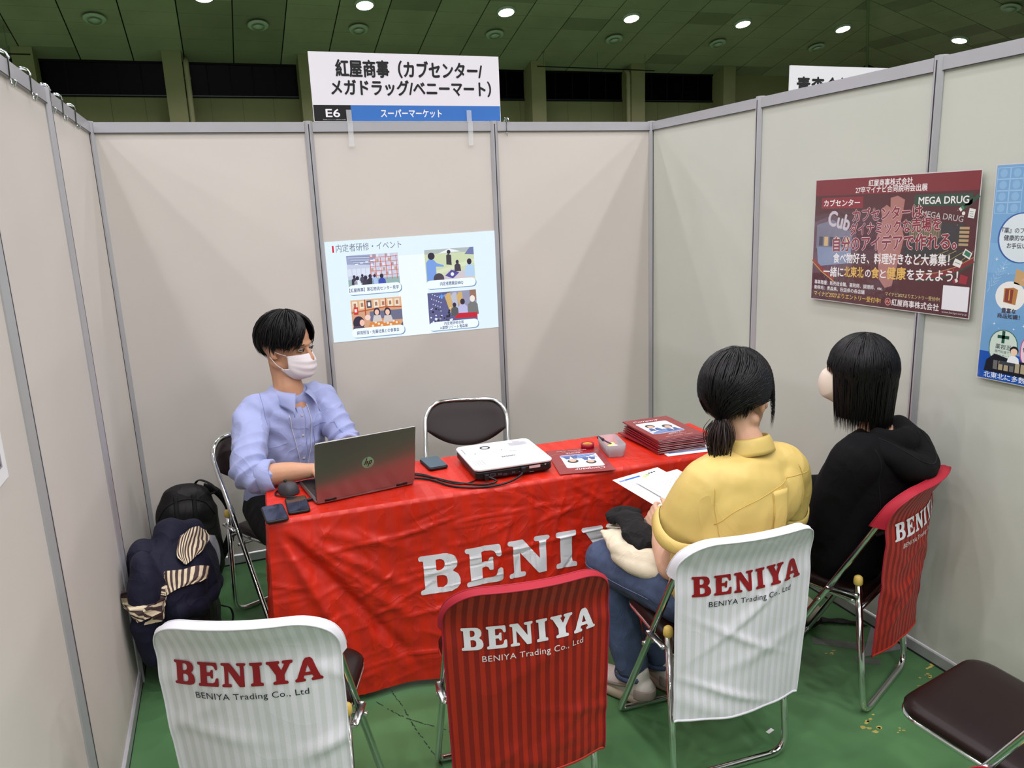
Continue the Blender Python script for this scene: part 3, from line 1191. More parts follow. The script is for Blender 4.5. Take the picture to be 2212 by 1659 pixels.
def cut_mesh(me, sx, sy):
    """cut flat faces along a grid so that they can follow a curved cloth"""
    bm = bmesh.new()
    bm.from_mesh(me)
    xs = [v.co.x for v in bm.verts]
    ys = [v.co.y for v in bm.verts]
    x = math.floor(min(xs) / sx) * sx + sx
    while x < max(xs):
        bmesh.ops.bisect_plane(bm, geom=bm.verts[:] + bm.edges[:] + bm.faces[:], plane_co=(x, 0, 0), plane_no=(1, 0, 0), dist=1e-6)
        x += sx
    y = math.floor(min(ys) / sy) * sy + sy
    while y < max(ys):
        bmesh.ops.bisect_plane(bm, geom=bm.verts[:] + bm.edges[:] + bm.faces[:], plane_co=(0, y, 0), plane_no=(0, 1, 0), dist=1e-6)
        y += sy
    bm.to_mesh(me)
    bm.free()
    return me


GL, GLW = slab_letters()


def letters_on(parent, x0, y0, w, h, fn, m, step, names='letter'):
    """one mesh per letter, laid on the cloth surface fn(x, y)"""
    for lp in GL:
        me = filled([round_loop(l) for l in lp])
        me.transform(Matrix.Translation((x0, y0, 0)) @ Matrix.Diagonal((w / GLW, h, 1, 1)))
        cut_mesh(me, step, step)
        for v in me.vertices:
            v.co = fn(v.co.x, v.co.y)
        me.materials.clear()
        me.update()
        link(names, me, m, parent)


def line_on(parent, s, x0, y0, w, h, fn, m, step, spacing=1.06, bold=0.0):
    v, f, a, b = text_data(s, bold, spacing)
    me = bpy.data.meshes.new('small_lettering')
    me.from_pydata([((px - a) * w / (b - a) + x0, py * h / 0.73 + y0, 0) for px, py in v], [], f)
    cut_mesh(me, step, step * 3)
    for v in me.vertices:
        v.co = fn(v.co.x, v.co.y)
    link('small_lettering', me, m, parent)


def set_uvx(me, vals):
    a = me.attributes.new('UVx', 'FLOAT', 'POINT')
    a.data.foreach_set('value', vals)


def cover(root, white, seed, zb=0.235, skew=0.0):
    rs = random.Random(seed)
    WC, R, ZT = 0.214, 0.095, 0.792
    fold = [(rs.uniform(-1, 1), rs.uniform(0.25, 0.7), rs.uniform(-0.9, 0.9), rs.uniform(0.004, 0.008), rs.uniform(0.012, 0.03)) for _ in range(9)]

    def ztop(x):
        ax = abs(x)
        if ax <= WC - R:
            return ZT
        q = min(1.0, (ax - (WC - R)) / R)
        return ZT - R * (1 - sqrt(max(0.0, 1 - q * q)))

    def wr(x, z):
        s = 0
        t = max(0.0, min(1.0, (0.70 - z) / 0.25))
        for fx, fz, sl, am, wd in fold:
            d = (z - fz) - sl * (x - fx * 0.2)
            s += am * math.exp(-(d / wd) ** 2) * math.exp(-((x - fx * 0.2) / 0.12) ** 2)
        s += 0.0022 * sin(x * 26 + seed) * t + 0.0008 * sin(x * 61 + z * 9 + seed * 2) * t
        s += 0.0035 * noise.noise(Vector((x * 9, z * 7, seed)))
        return s * (0.25 + 0.75 * t)

    def back(x, z, off=0.0):
        y1 = back_y(x, max(z, 0.50)) - 0.016
        yt = back_y(x, 0.705) - 0.020
        bl = max(0.0, min(1.0, (0.76 - z) / 0.14))
        bl = bl * bl * (3 - 2 * bl)
        hang = yt + 0.10 * (0.70 - z) * (1 if z < 0.70 else 0) * 0.55
        y = y1 * (1 - bl) + hang * bl
        sway = 1 - 0.045 * max(0, 0.6 - z) / 0.4
        return Vector((x * sway, y - wr(x, z) - off, z + skew * x * max(0, (0.6 - z)) / 0.4))

    mc, mp, ml = (M_wcov, M_wpipe, M_win) if white else (M_rcov, M_rpipe, M_rin)
    cv = empty('chair_cover')
    cv.parent = root
    mb = MB()
    NU, NV = 72, 90
    xs = [-WC + 2 * WC * (0.5 - 0.5 * cos(pi * i / NU)) * 1.0 for i in range(NU + 1)]
    # mix cosine and linear spacing: fine columns at the rounded corners
    xs = [0.5 * a + 0.5 * (-WC + 2 * WC * i / NU) for i, a in enumerate(xs)]

    def bk(u, v):
        x = xs[int(round(u * NU))]
        z = zb + (ztop(x) - zb) * v
        return back(x, z)
    mb.grid(bk, NU, NV)
    n0 = len(mb.v)
    uv = [xs[i % (NU + 1)] for i in range(n0)]
    # hem: folded edge, slightly thicker
    me = mb.mesh('back_panel')
    set_uvx(me, uv)
    me.flip_normals() if False else None
    link('back_panel', me, mc, cv, True)
    # front flap
    zf = 0.672

    def fr(u, v):
        x = xs[int(round(u * NU))]
        zt = ztop(x)
        z = min(zf, zt - 0.002) + (zt - min(zf, zt - 0.002)) * v
        return Vector((x, back_y(x, z) + 0.018, z))
    mb = MB().grid(fr, NU, 20)
    link('front_flap', mb.mesh('front_flap'), ml, cv, True)
    # gusset between the two panels: over the top and down to the flap edge
    path = []
    z = zf
    while z < ZT - R:
        path.append((-WC, z))
        z += 0.01
    for k in range(13):
        a = radians(90 * k / 12)
        path.append((-WC + R * (1 - cos(a)), ZT - R + R * sin(a)))
    for k in range(1, 20):
        path.append((-WC + R + 2 * (WC - R) * k / 20, ZT))
    path += [(-x, zz) for x, zz in path[:len(path) - 19][::-1]]
    mb = MB()
    for x, zz in path:
        a, b = back(x, zz), Vector((x, back_y(x, zz) + 0.018, zz))
        mid = (a + b) / 2
        out = Vector((x * 0.02, 0, 0.0)) + (Vector((0, 0, 0.004)) if abs(x) < WC - R else Vector((math.copysign(0.003, x), 0, 0.002)))
        mb.v += [a, mid + out, b]
    for i in range(len(path) - 1):
        for j in range(2):
            mb.f.append((i * 3 + j, i * 3 + j + 1, (i + 1) * 3 + j + 1, (i + 1) * 3 + j))
    link('gusset', mb.mesh('gusset'), ml if not white else mp, cv, True)
    pb = [back(x, zz, 0.0005) for x, zz in path]
    low, zz = [], zb
    while zz < zf:
        low.append(zz)
        zz += 0.012
    full = [back(-WC, zz) for zz in low] + pb + [back(WC, zz) for zz in low[::-1]]
    MB().tube(full, 0.0022, 6).build('piping', mp, cv, True)
    MB().tube([Vector((x, back_y(x, zz) + 0.019, zz)) for x, zz in path], 0.0020, 6).build('piping', mp, cv, True)
    MB().tube([back(x, zb + 0.001) for x in xs], 0.003, 6, rb=0.004).build('hem', mp if white else mc, cv, True)
    # lettering

    def lf(x, y):
        p = back(x, y)
        return (p.x, p.y - 0.0028, p.z)
    letters_on(cv, -0.172, 0.622, 0.344, 0.058, lf, M_rlet if white else M_slet, 0.008)
    line_on(cv, 'BENIYA Trading Co., Ltd', -0.125, 0.588, 0.262, 0.0170, lf, M_blet if white else M_wlet, 0.010)
    return cv


def make_chair(loc, deg, label, cov=None, seed=1, group='folding chairs', zb=0.235, skew=0.0):
    r = empty('folding_chair', (loc[0], loc[1], 0), radians(deg), label=label, cat='chair', group=group)
    chair_frame(r)
    if cov is None or True:
        chair_back(r)
    if cov:
        c_ = cover(r, cov == 'white', seed, zb, skew)
        c_['label'] = ('white striped' if cov == 'white' else 'red striped') + ' cloth cover lettered BENIYA'
    return r


make_chair((0.50, -1.855), -21, 'folding chair in a white striped cover in the front left, empty, beside the left wall', 'white', 3)
make_chair((1.09, -1.94), -5, 'folding chair in a red striped cover in the front middle, empty', 'red', 5)
make_chair((1.725, -1.94), -3, 'folding chair in a white striped cover under the person in yellow', 'white', 8, zb=0.225)
make_chair((2.335, -1.85), 25, 'folding chair in a red striped cover under the person in black by the right wall', 'red', 12)
make_chair((2.095, -2.67), 11, 'folding chair with a bare brown seat at the bottom right corner')
make_chair((1.219, -2.954), 33, 'folding chair in red of which only the cover top shows at the bottom edge', 'red', 17)
make_chair((0.60, -0.615), 205, 'brown folding chair the man in the blue shirt sits on')
make_chair((1.40, -0.58), 162, 'empty brown folding chair behind the table under the projected slide')

# ================================================================== table and cloth
TZ = 0.700          # top of the cloth
TA = radians(-2.0)
TO = Vector((0.505, -1.318, 0))
TX = Vector((cos(TA), sin(TA), 0))
TY = Vector((-sin(TA), cos(TA), 0))
TL, TD = 1.80, 0.405


def TP(a, b, z):
    return TO + TX * a + TY * b + Vector((0, 0, z))


tb = empty('folding_table', TO, TA, label='long narrow meeting table hidden under the red cloth', cat='table')
M_ttop = mat('table_top_laminate', (200, 190, 175), rough=0.4)
MB().rbox((0.012, 0.012, 0.672), (TL - 0.012, TD - 0.012, 0.697), 0.01).build('table_top', M_ttop, tb)
for a in (0.10, TL - 0.10):
    for b in (0.06, TD - 0.06):
        MB().tube([(a, b, 0.0), (a, b, 0.672)], 0.014, 10).build('leg', M_chrome, tb, True)
    MB().tube([(a, 0.06, 0.12), (a, TD - 0.06, 0.12)], 0.01, 8).build('stretcher', M_chrome, tb, True)

M_cloth = stripes('red_table_satin', (204, 38, 14), (196, 34, 12), 0.030, 0.36, 0.0)
N, L, B = nodes(M_cloth)
B.inputs['Specular IOR Level'].default_value = 0.6
add_crease(M_cloth, 0.55, 7.0, 0.012)
rs = random.Random(21)
CRE = []
for _ in range(170):
    cx, cz = rs.uniform(0.0, 1.8), rs.uniform(0.03, 0.69)
    ang = rs.choice([rs.gauss(0.10, 0.12), rs.gauss(0.10, 0.12), rs.uniform(0.2, 1.2), rs.gauss(1.5, 0.10), rs.uniform(-0.9, 0)])
    CRE.append((cx, cz, cos(ang), sin(ang), rs.uniform(0.04, 0.16), rs.uniform(0.003, 0.008), rs.uniform(0.0016, 0.0048) * rs.choice([1, 1, -1])))
# long creases fanning from the top left corner and the fold lines of the stored cloth
for ang, ln, am in ((-0.95, 0.34, -0.022), (-0.62, 0.26, 0.010), (-1.18, 0.30, 0.018), (-0.35, 0.22, 0.007), (-0.78, 0.30, 0.010)):
    CRE.append((0.02 + cos(ang) * ln, 0.69 + sin(ang) * ln, cos(ang), sin(ang), ln, 0.020, am))
for zc_, am in ((0.60, 0.003), (0.46, 0.0028), (0.30, 0.003), (0.15, 0.003)):
    CRE.append((0.75, zc_, cos(0.05), sin(0.05), 1.2, 0.004, am))
for xc_, am in ((0.30, 0.003), (0.585, 0.004), (0.90, 0.0035), (1.22, 0.004), (1.55, 0.003)):
    CRE.append((xc_, 0.35, 0, 1, 0.5, 0.0045, am))
CA = np.array(CRE)


def crease(x, z):
    dx, dz = x - CA[:, 0], z - CA[:, 1]
    t = dx * CA[:, 2] + dz * CA[:, 3]
    n = -dx * CA[:, 3] + dz * CA[:, 2]
    return float((CA[:, 6] * np.exp(-(n / CA[:, 5]) ** 2) * np.exp(-(t / CA[:, 4]) ** 4)).sum())


def nz3(x, y, z):
    return noise.noise(Vector((x, y, z)))


def front_xy(x, z):
    """front drape: local a, outwards distance"""
    d = (TZ - z)
    out = 0.006 + 0.045 * d + 0.010 * nz3(x * 3.1, z * 2.2, 4.0) * min(1, d * 5)
    out += (0.020 * sin(x * 11.0 + 0.6) + 0.010 * sin(x * 23 + 1.2)) * min(1.0, d / 0.7) ** 1.5 * 0.6
    out += crease(x, z) * min(1.0, d * 14)
    out += 0.004 * nz3(x * 16, z * 16, 1.0) * min(1, d * 10)
    return out


STEP = 0.007


def cloth_front(a, z):
    d = TZ - z
    sh = -0.035 * max(0.0, (0.18 - a)) / 0.18 * (d / 0.7)      # corner swings out to the left
    return TP(a + sh, -front_xy(a, z), z)


mb = MB()
nu, nv = int(1.8 / STEP), int(0.67 / STEP)
vals = []


def cf(u, v):
    a, z = u * TL, 0.03 + (TZ - 0.03) * v
    # round the top edge
    vals.append(a)
    return cloth_front(a, z) if v < 0.995 else TP(a, 0.004, TZ + 0.0015)


mb.grid(cf, nu, nv)
# top
nb = 40


def ct(u, v):
    a, b = u * TL, 0.004 + (TD - 0.004) * v
    vals.append(a)
    w = 0.0012 * nz3(a * 9, b * 9, 2.0) + 0.0009 * nz3(a * 30, b * 22, 5.0) + crease(a, 0.3 + b) * 0.25
    w *= min(1.0, v * 6)
    return TP(a, b, TZ + 0.0015 + max(-0.0012, w * 0.6) * (1 if b > 0.01 else 0))


mb.grid(ct, nu, nb)


def cl(u, v):
    # left side drape, from the front corner to the back corner
    b, z = TD * u, 0.03 + (TZ - 0.03) * v
    d = TZ - z
    vals.append(b)
    if v > 0.995:
        return TP(0, b, TZ + 0.0015)
    out = 0.004 + 0.05 * d + 0.016 * sin(b * 26 + 1.0) * min(1, d / 0.5) + crease(b * 1.7 + 0.3, z) * min(1, d * 10) * 0.8
    e = min(1.0, u * 5)
    cfp = cloth_front(0, z)
    p = TP(-out, b, z)
    e = e * e * (3 - 2 * e)
    return cfp * (1 - e) + p * e


def cr(u, v):
    b, z = TD * (1 - u), 0.03 + (TZ - 0.03) * v
    d = TZ - z
    vals.append(b)
    if v > 0.995:
        return TP(TL, b, TZ + 0.0015)
    out = 0.004 + 0.05 * d + 0.016 * sin(b * 22) * min(1, d / 0.5)
    e = min(1.0, (1 - u) * 5)
    e = e * e * (3 - 2 * e)
    return cloth_front(TL, z) * (1 - e) + TP(TL + out, b, z) * e


mb.grid(cl, 60, 96)
mb.grid(cr, 30, 60)


def cb(u, v):
    a, z = TL * u, 0.56 + (TZ - 0.56) * v
    vals.append(a)
    if v > 0.99:
        return TP(a, TD, TZ + 0.0015)
    return TP(a, TD + 0.006 + 0.004 * sin(a * 20) * (1 - v), z)


mb.grid(cb, 90, 10)
me = mb.mesh('tablecloth')
set_uvx(me, vals)
cloth = link('tablecloth', me, M_cloth, None, True)
tag(cloth, 'creased red satin tablecloth lettered BENIYA in white on its front', 'tablecloth')
BV = BVHTree.FromPolygons([v.co.copy() for v in me.vertices], [tuple(p.vertices) for p in me.polygons])


def cfl(x, y):
    p = cloth_front(x, y)
    return p - TY * 0.0026


letters_on(cloth, 0.475, 0.352, 0.96, 0.142, cfl, M_slet, 0.007)
line_on(cloth, 'BENIYA Trading Co., Ltd', 0.56, 0.270, 0.76, 0.040, cfl, M_wlet, 0.010)
# ================================================================== things on the table
M_lap = mat('laptop_silver', (150, 148, 146), rough=0.30, metal=0.9)
M_blackp = mat('black_plastic', (16, 16, 18), rough=0.42)
M_keyd = mat('keyboard_deck', (24, 24, 27), rough=0.4)
M_key = mat('key_black', (12, 12, 14), rough=0.5)
M_glass = mat('dark_phone_glass', (8, 9, 14), rough=0.06, spec=0.8)
M_rubber = mat('dark_rubber', (20, 20, 22), rough=0.6)
M_screen = mat('laptop_screen', (200, 215, 230), rough=0.3, emit=(190, 210, 235), estr=0.35)
M_gloss = print_mat('glossy_print', 0.25, coat=0.5)
M_paper = mat('white_paper', (232, 232, 234), rough=0.7)
TOP = TZ + 0.003

lp = empty('laptop', (0.667, -1.251, TOP), radians(8.5), label='open silver laptop with its lid towards the camera, reflecting the red cloth', cat='laptop')
W_, D_ = 0.358, 0.243
MB().rbox((0, 0.004, 0.001), (W_, D_, 0.016), 0.012).build('base', M_lap, lp)
MB().rbox((0.008, 0.012, 0.016), (W_ - 0.008, D_ - 0.008, 0.0168), 0.008).build('keyboard_deck', M_keyd, lp)
mb = MB()
for r_ in range(6):
    for k in range(15):
        x0 = 0.026 + k * 0.0205
        y0 = 0.040 + (5 - r_) * 0.0180
        mb.box((x0, y0, 0.0168), (x0 + 0.0175, y0 + 0.015, 0.0184))
tag(mb.build('keys', M_key, lp), kind='stuff')
MB().rbox((0.125, 0.160, 0.0168), (0.235, 0.228, 0.0174), 0.004).build('touchpad', M_lap, lp)
MB().box((0.270, 0.190, 0.0168), (0.300, 0.205, 0.0172)).build('sticker', M_paper, lp)
Ml = Matrix.Translation((0, 0.006, 0.012)) @ Matrix.Rotation(radians(90 + 13), 4, 'X')
lid = MB().rbox((0, 0.0, -0.0035), (W_, 0.226, 0.0035), 0.010, M=Ml).build('lid', M_lap, lp)
MB().box((0.010, 0.016, -0.0042), (W_ - 0.010, 0.216, -0.0036), M=Ml).build('screen', M_screen, lid)
MB().lathe([(0.0215, 0.0035), (0.0215, 0.0041), (0.0208, 0.0043)], 28, Ml @ Matrix.Translation((0.183, 0.118, 0))).build('round_logo', mat('logo_mirror', (235, 225, 222), rough=0.05, metal=1.0), lid)
c = Canvas()
# the two slanted letters h and p inside the disc
sh = 0.34
for pts in (((-0.0125, -0.002), (-0.0090, 0.0115), 0.0), ((0.0015, -0.0125), (0.0048, 0.0060), 0.0)):
    pass


def sl(x, y):
    return (x + y * sh + 0.183, y + 0.118)


for quad in (((-0.0115, -0.0075), (-0.0080, -0.0075), (-0.0080, 0.0165), (-0.0115, 0.0165)), ((-0.0080, 0.0035), (-0.0025, 0.0065), (-0.0025, 0.0035), (-0.0080, 0.0010)),
             ((-0.0045, -0.0075), (-0.0010, -0.0075), (-0.0010, 0.0060), (-0.0045, 0.0060)), ((0.0030, -0.0165), (0.0065, -0.0165), (0.0065, 0.0065), (0.0030, 0.0065)),
             ((0.0065, 0.0065), (0.0115, 0.0065), (0.0115, 0.0035), (0.0065, 0.0035)), ((0.0100, -0.0070), (0.0135, -0.0050), (0.0135, 0.0045), (0.0100, 0.0065)), ((0.0065, -0.0045), (0.0115, -0.0045), (0.0115, -0.0075), (0.0065, -0.0075))):
    c.poly([sl(*q) for q in quad], (70, 30, 28), 0)
c.build('logo_lettering', M_print, lid, lambda x, y, h: Ml @ Vector((x, y, 0.0043 + h)))
for x in (0.05, W_ - 0.05):
    MB().tube([(x - 0.02, 0.006, 0.013), (x + 0.02, 0.006, 0.013)], 0.006, 10).build('hinge', M_blackp, lp, True)
MB().rbox((-0.030, 0.052, 0.003), (0.0, 0.062, 0.011), 0.003).build('plug', M_blackp, lp)

# phones
for k, (cx, cy, ang, lb) in enumerate(((0.529, -1.270, 4, 'black smartphone lying at the table corner, outer of the two'), (0.606, -1.222, 0.5, 'black smartphone in a dark case, beside the laptop, inner of the two'))):
    ph = empty('smartphone', (cx, cy, TOP), radians(ang), label=lb, cat='phone', group='smartphones on the table corner')
    MB().rbox((-0.036, -0.074, 0.0), (0.036, 0.074, 0.010), 0.010, 4).build('case', M_rubber, ph)
    MB().rbox((-0.0325, -0.0705, 0.0100), (0.0325, 0.0705, 0.0106), 0.008, 4).build('screen', M_glass, ph)

# mouse
ms = empty('computer_mouse', (0.590, -1.068, TOP), radians(14), label='dark grey computer mouse left of the laptop', cat='mouse')
mb = MB()


def mshape(u, v):
    a = 2 * pi * u
    p = pi / 2 * v
    ex = 0.82
    cp = cos(p) ** 0.55
    cx_, sy_ = cos(a), sin(a)
    return Vector((0.034 * abs(cx_) ** ex * (1 if cx_ > 0 else -1) * cp, 0.052 * abs(sy_) ** ex * (1 if sy_ > 0 else -1) * cp, 0.004 + 0.034 * sin(p) * (1.0 - 0.15 * sy_)))


mb.grid(mshape, 28, 9, closed_u=True)
mb.v += [Vector((0, 0, 0.001))]
mb.build('shell', mat('mouse_grey', (52, 52, 56), rough=0.5), ms, True)
MB().tube([(-0.004, 0.028, 0.033), (0.004, 0.028, 0.033)], 0.007, 12).build('wheel', M_rubber, ms, True)
MB().tube([(0, 0.010, 0.0385), (0, 0.022, 0.0365)], 0.0012, 6).tube([(0, 0.034, 0.033), (0, 0.050, 0.016)], 0.0008, 6).build('button_gap', M_blackp, ms)
MB().rbox((-0.004, 0.000, 0.0372), (0.004, 0.010, 0.0388), 0.001).build('button', M_blackp, ms)

# cables
M_cable = mat('black_cable', (14, 14, 15), rough=0.45)


def cable(name, pts, r, label):
    o = MB().tube(spline(pts, 10), r, 8).build(name, M_cable, None, True)
    return tag(o, label, 'cable')


zc = TOP + 0.0035
cable('power_cable', [(0.640, -1.195, zc + 0.004), (0.620, -1.150, zc), (0.575, -1.118, zc), (0.545, -1.085, zc), (0.553, -1.045, zc), (0.600, -1.000, zc), (0.668, -0.975, zc), (0.74, -0.972, zc), (0.80, -0.955, zc)], 0.0028,
      'thin black cable looping around the mouse to the laptop')
cable('video_cable', [(1.005, -1.14, TOP + 0.009), (1.04, -1.140, zc), (1.085, -1.185, zc), (1.13, -1.275, zc), (1.19, -1.325, zc), (1.262, -1.345, zc), (1.33, -1.342, zc + 0.004), (1.385, -1.315, zc + 0.012), (1.405, -1.290, TOP + 0.030)], 0.0040,
      'black cable from the laptop to the right socket of the projector, in a wide loop')
cable('video_cable', [(1.008, -1.10, TOP + 0.009), (1.05, -1.105, zc), (1.095, -1.160, zc), (1.145, -1.235, zc), (1.200, -1.290, zc), (1.255, -1.318, zc), (1.290, -1.318, zc + 0.006), (1.2665, -1.298, TOP + 0.022)], 0.0038,
      'black cable from the laptop to the left socket of the projector')
cable('power_cable', [(1.010, -1.07, TOP + 0.006), (1.05, -1.085, zc - 0.001), (1.085, -1.128, zc - 0.001), (1.12, -1.21, zc - 0.001), (1.165, -1.27, zc - 0.001), (1.21, -1.27, zc - 0.001), (1.255, -1.24, zc)], 0.0025,
      'thinnest black cable running beside the two video cables to the projector')
for x, y, z, a, lb in ((1.4055, -1.284, TOP + 0.030, -4, 'right'), (1.268, -1.292, TOP + 0.022, -4, 'left')):
    pass

# projector
pj = empty('projector', (1.378, -1.143, TOP), radians(-2), label='flat white and black video projector on the red table', cat='projector')
MB().rbox((-0.148, -0.145, 0.006), (0.148, 0.145, 0.042), 0.022, 5).build('lower_body', M_blackp, pj)
M_pj = mat('projector_white', (226, 226, 230), rough=0.35)
MB().rbox((-0.151, -0.148, 0.040), (0.151, 0.148, 0.051), 0.026, 5).build('top_shell', M_pj, pj)
for x in (-0.12, 0.12):
    for y in (-0.11, 0.11):
        MB().lathe([(0.010, -0.001), (0.010, 0.007)], 12, Matrix.Translation((x, y, 0))).build('foot', M_rubber, pj)
mb = MB()
mb.lathe([(0.020, -0.002), (0.020, 0.001), (0.014, 0.001), (0.012, -0.001)], 20, Matrix.Translation((-0.045, 0.088, 0.0512)))
mb.build('focus_ring', M_blackp, pj)
MB().tube([(-0.05, 0.146, 0.026), (-0.05, 0.152, 0.026)], 0.019, 20).build('lens', M_glass, pj, True)
MB().box((-0.072, 0.144, 0.008), (-0.028, 0.149, 0.044)).build('lens_surround', M_blackp, pj)
c = Canvas()
g, dg, bl_ = (120, 122, 130), (60, 60, 66), (150, 175, 215)
c.text('EPSON', -0.018, -0.052, 0.052, 0.0115, (70, 72, 82), 1, bold=0.02)
c.rect(-0.085, 0.118, -0.005, 0.1185, (200, 200, 206), 0)
c.rect(-0.075, 0.006, 0.062, 0.058, (236, 236, 240), 0)
for x, y in ((-0.055, 0.03), (-0.045, 0.04), (-0.03, 0.022), (-0.01, 0.045), (-0.01, 0.02), (0.006, 0.032), (0.02, 0.046), (0.03, 0.03), (0.045, 0.046), (0.018, 0.022), (0.045, 0.02)):
    c.disc(x, y, 0.0022, g, 1, n=10)
c.disc(0.006, 0.033, 0.0032, (30, 30, 34), 2, n=12)
c.rect(0.030, 0.0085, 0.060, 0.0105, dg, 1)
for k in range(7):
    c.rect(0.052, 0.104 - k * 0.0062, 0.052 + (0.078 if k % 2 else 0.070), 0.106 - k * 0.0062, (170, 172, 180), 1)
c.rect(0.076, 0.113, 0.106, 0.116, g, 1)
for k in range(4):
    c.disc(0.05 + 0.011 * k, 0.135, 0.0024, g, 1, n=8)
for r_ in range(6):
    for k in range(4):
        c.rect(-0.135 + k * 0.011, -0.055 - r_ * 0.010, -0.131 + k * 0.011, -0.052 - r_ * 0.010, bl_ if k == 0 else (140, 144, 156), 1)
c.rrect(-0.140, 0.035, -0.131, 0.110, 0.004, (206, 206, 212), 0)
for k in range(5):
    c.rect(-0.1375, 0.045 + k * 0.012, -0.1335, 0.052 + k * 0.012, g, 1)
c.disc(-0.100, 0.030, 0.003, (90, 92, 100), 1, n=10)
c.build('top_print', M_print, pj, lambda x, y, h: (x, y, 0.0512 + h))
c = Canvas()
c.rect(0.055, 0.026, 0.098, 0.036, (215, 190, 190), 0)
for x, y, w, h in ((-0.095, 0.016, 0.02, 0.012), (-0.065, 0.018, 0.014, 0.007), (-0.045, 0.014, 0.014, 0.007), (-0.012, 0.018, 0.012, 0.006)):
    c.rect(x, y, x + w, y + h, (70, 72, 84), 0)
    c.rect(x + 0.002, y + 0.002, x + w - 0.002, y + h - 0.002, (20, 22, 40), 1)
c.disc(-0.104, 0.024, 0.004, (150, 130, 60), 0, n=12)
c.disc(0.118, 0.034, 0.003, (180, 180, 186), 0, n=12)
c.rect(0.055, 0.012, 0.072, 0.014, (120, 120, 124), 1)
c.rect(0.015, 0.020, 0.032, 0.022, (110, 110, 114), 1)
c.build('socket_row', M_print, pj, lambda x, y, h: (x, -0.1452 - h, y))
MB().rbox((-0.118, -0.163, 0.010), (-0.104, -0.144, 0.030), 0.003).build('cable_plug', M_rubber, pj)
MB().rbox((0.020, -0.165, 0.020), (0.036, -0.144, 0.038), 0.003).build('cable_plug', M_rubber, pj)

# portable battery
hd = empty('power_bank', (1.138, -1.015, TOP), radians(4), label='blue-grey rounded power bank between laptop and projector', cat='power bank')
MB().rbox((-0.038, -0.066, 0.0), (0.038, 0.066, 0.013), 0.012, 4).build('body', M_rubber, hd)
MB().rbox((-0.0355, -0.0635, 0.013), (0.0355, 0.0635, 0.0145), 0.011, 4).build('top_plate', mat('blue_grey_plate', (66, 86, 98), rough=0.4), hd)


# brochures
def cover_art(c, flip=False):
    """A4 recruiting brochure cover, 0.21 x 0.297, upright"""
    R_ = (140, 26, 36)
    c.rect(0, 0, 0.21, 0.297, R_, 0)
    c.rrect(0.025, 0.075, 0.170, 0.235, 0.010, (226, 232, 244), 1)
    c.rrect(0.032, 0.150, 0.110, 0.230, 0.006, (238, 242, 250), 2)
    c.poly([(0.03, 0.09), (0.10, 0.13), (0.168, 0.10), (0.168, 0.078), (0.03, 0.078)], (120, 146, 196), 2)
    for k in range(5):
        c.line([(0.05 + 0.02 * k, 0.082), (0.03 + 0.02 * k, 0.128)], 0.003, (60, 90, 160), 3)
    # two people in suits
    for px, py, s, hair in ((0.066, 0.175, 1.0, (44, 28, 24)), (0.132, 0.150, 1.05, (20, 18, 20))):
        c.poly([(px - 0.028 * s, py - 0.055 * s), (px + 0.028 * s, py - 0.055 * s), (px + 0.020 * s, py - 0.020 * s), (px - 0.020 * s, py - 0.020 * s)], (66, 92, 150), 4)
        c.poly([(px - 0.007 * s, py - 0.020 * s), (px + 0.007 * s, py - 0.020 * s), (px, py - 0.050 * s)], (244, 244, 248), 5)
        c.disc(px, py + 0.006 * s, 0.020 * s, hair, 5, 0.022 * s, 16)
        c.disc(px, py, 0.013 * s, (226, 180, 156), 6, 0.016 * s, 14)
    c.text('Company', 0.028, 0.250, 0.115, 0.022, (240, 232, 234), 7, shear=0.35, bold=0.004)
    c.text('BENIYA', 0.085, 0.055, 0.055, 0.009, (240, 236, 236), 7, bold=0.02)
    c.text('COMPANY GROUP', 0.070, 0.042, 0.085, 0.0055, (220, 200, 204), 7)
    c.text('RECRUITING  GUIDE', 0.052, 0.022, 0.120, 0.0065, (230, 214, 216), 7, bold=0.008)
    for x0, y0, x1, y1 in ((0.005, 0.21, 0.05, 0.215), (0.165, 0.19, 0.205, 0.19), (0.17, 0.06, 0.20, 0.065), (0.01, 0.05, 0.06, 0.045)):
        c.line([(x0, y0), (x1, y1)], 0.0012, (214, 150, 90), 3)
    rr = random.Random(4)
    for _ in range(14):
        c.disc(rr.uniform(0.01, 0.2), rr.choice([rr.uniform(0.01, 0.07), rr.uniform(0.24, 0.29)]), rr.uniform(0.0008, 0.002), (225, 170, 120), 3, n=8)


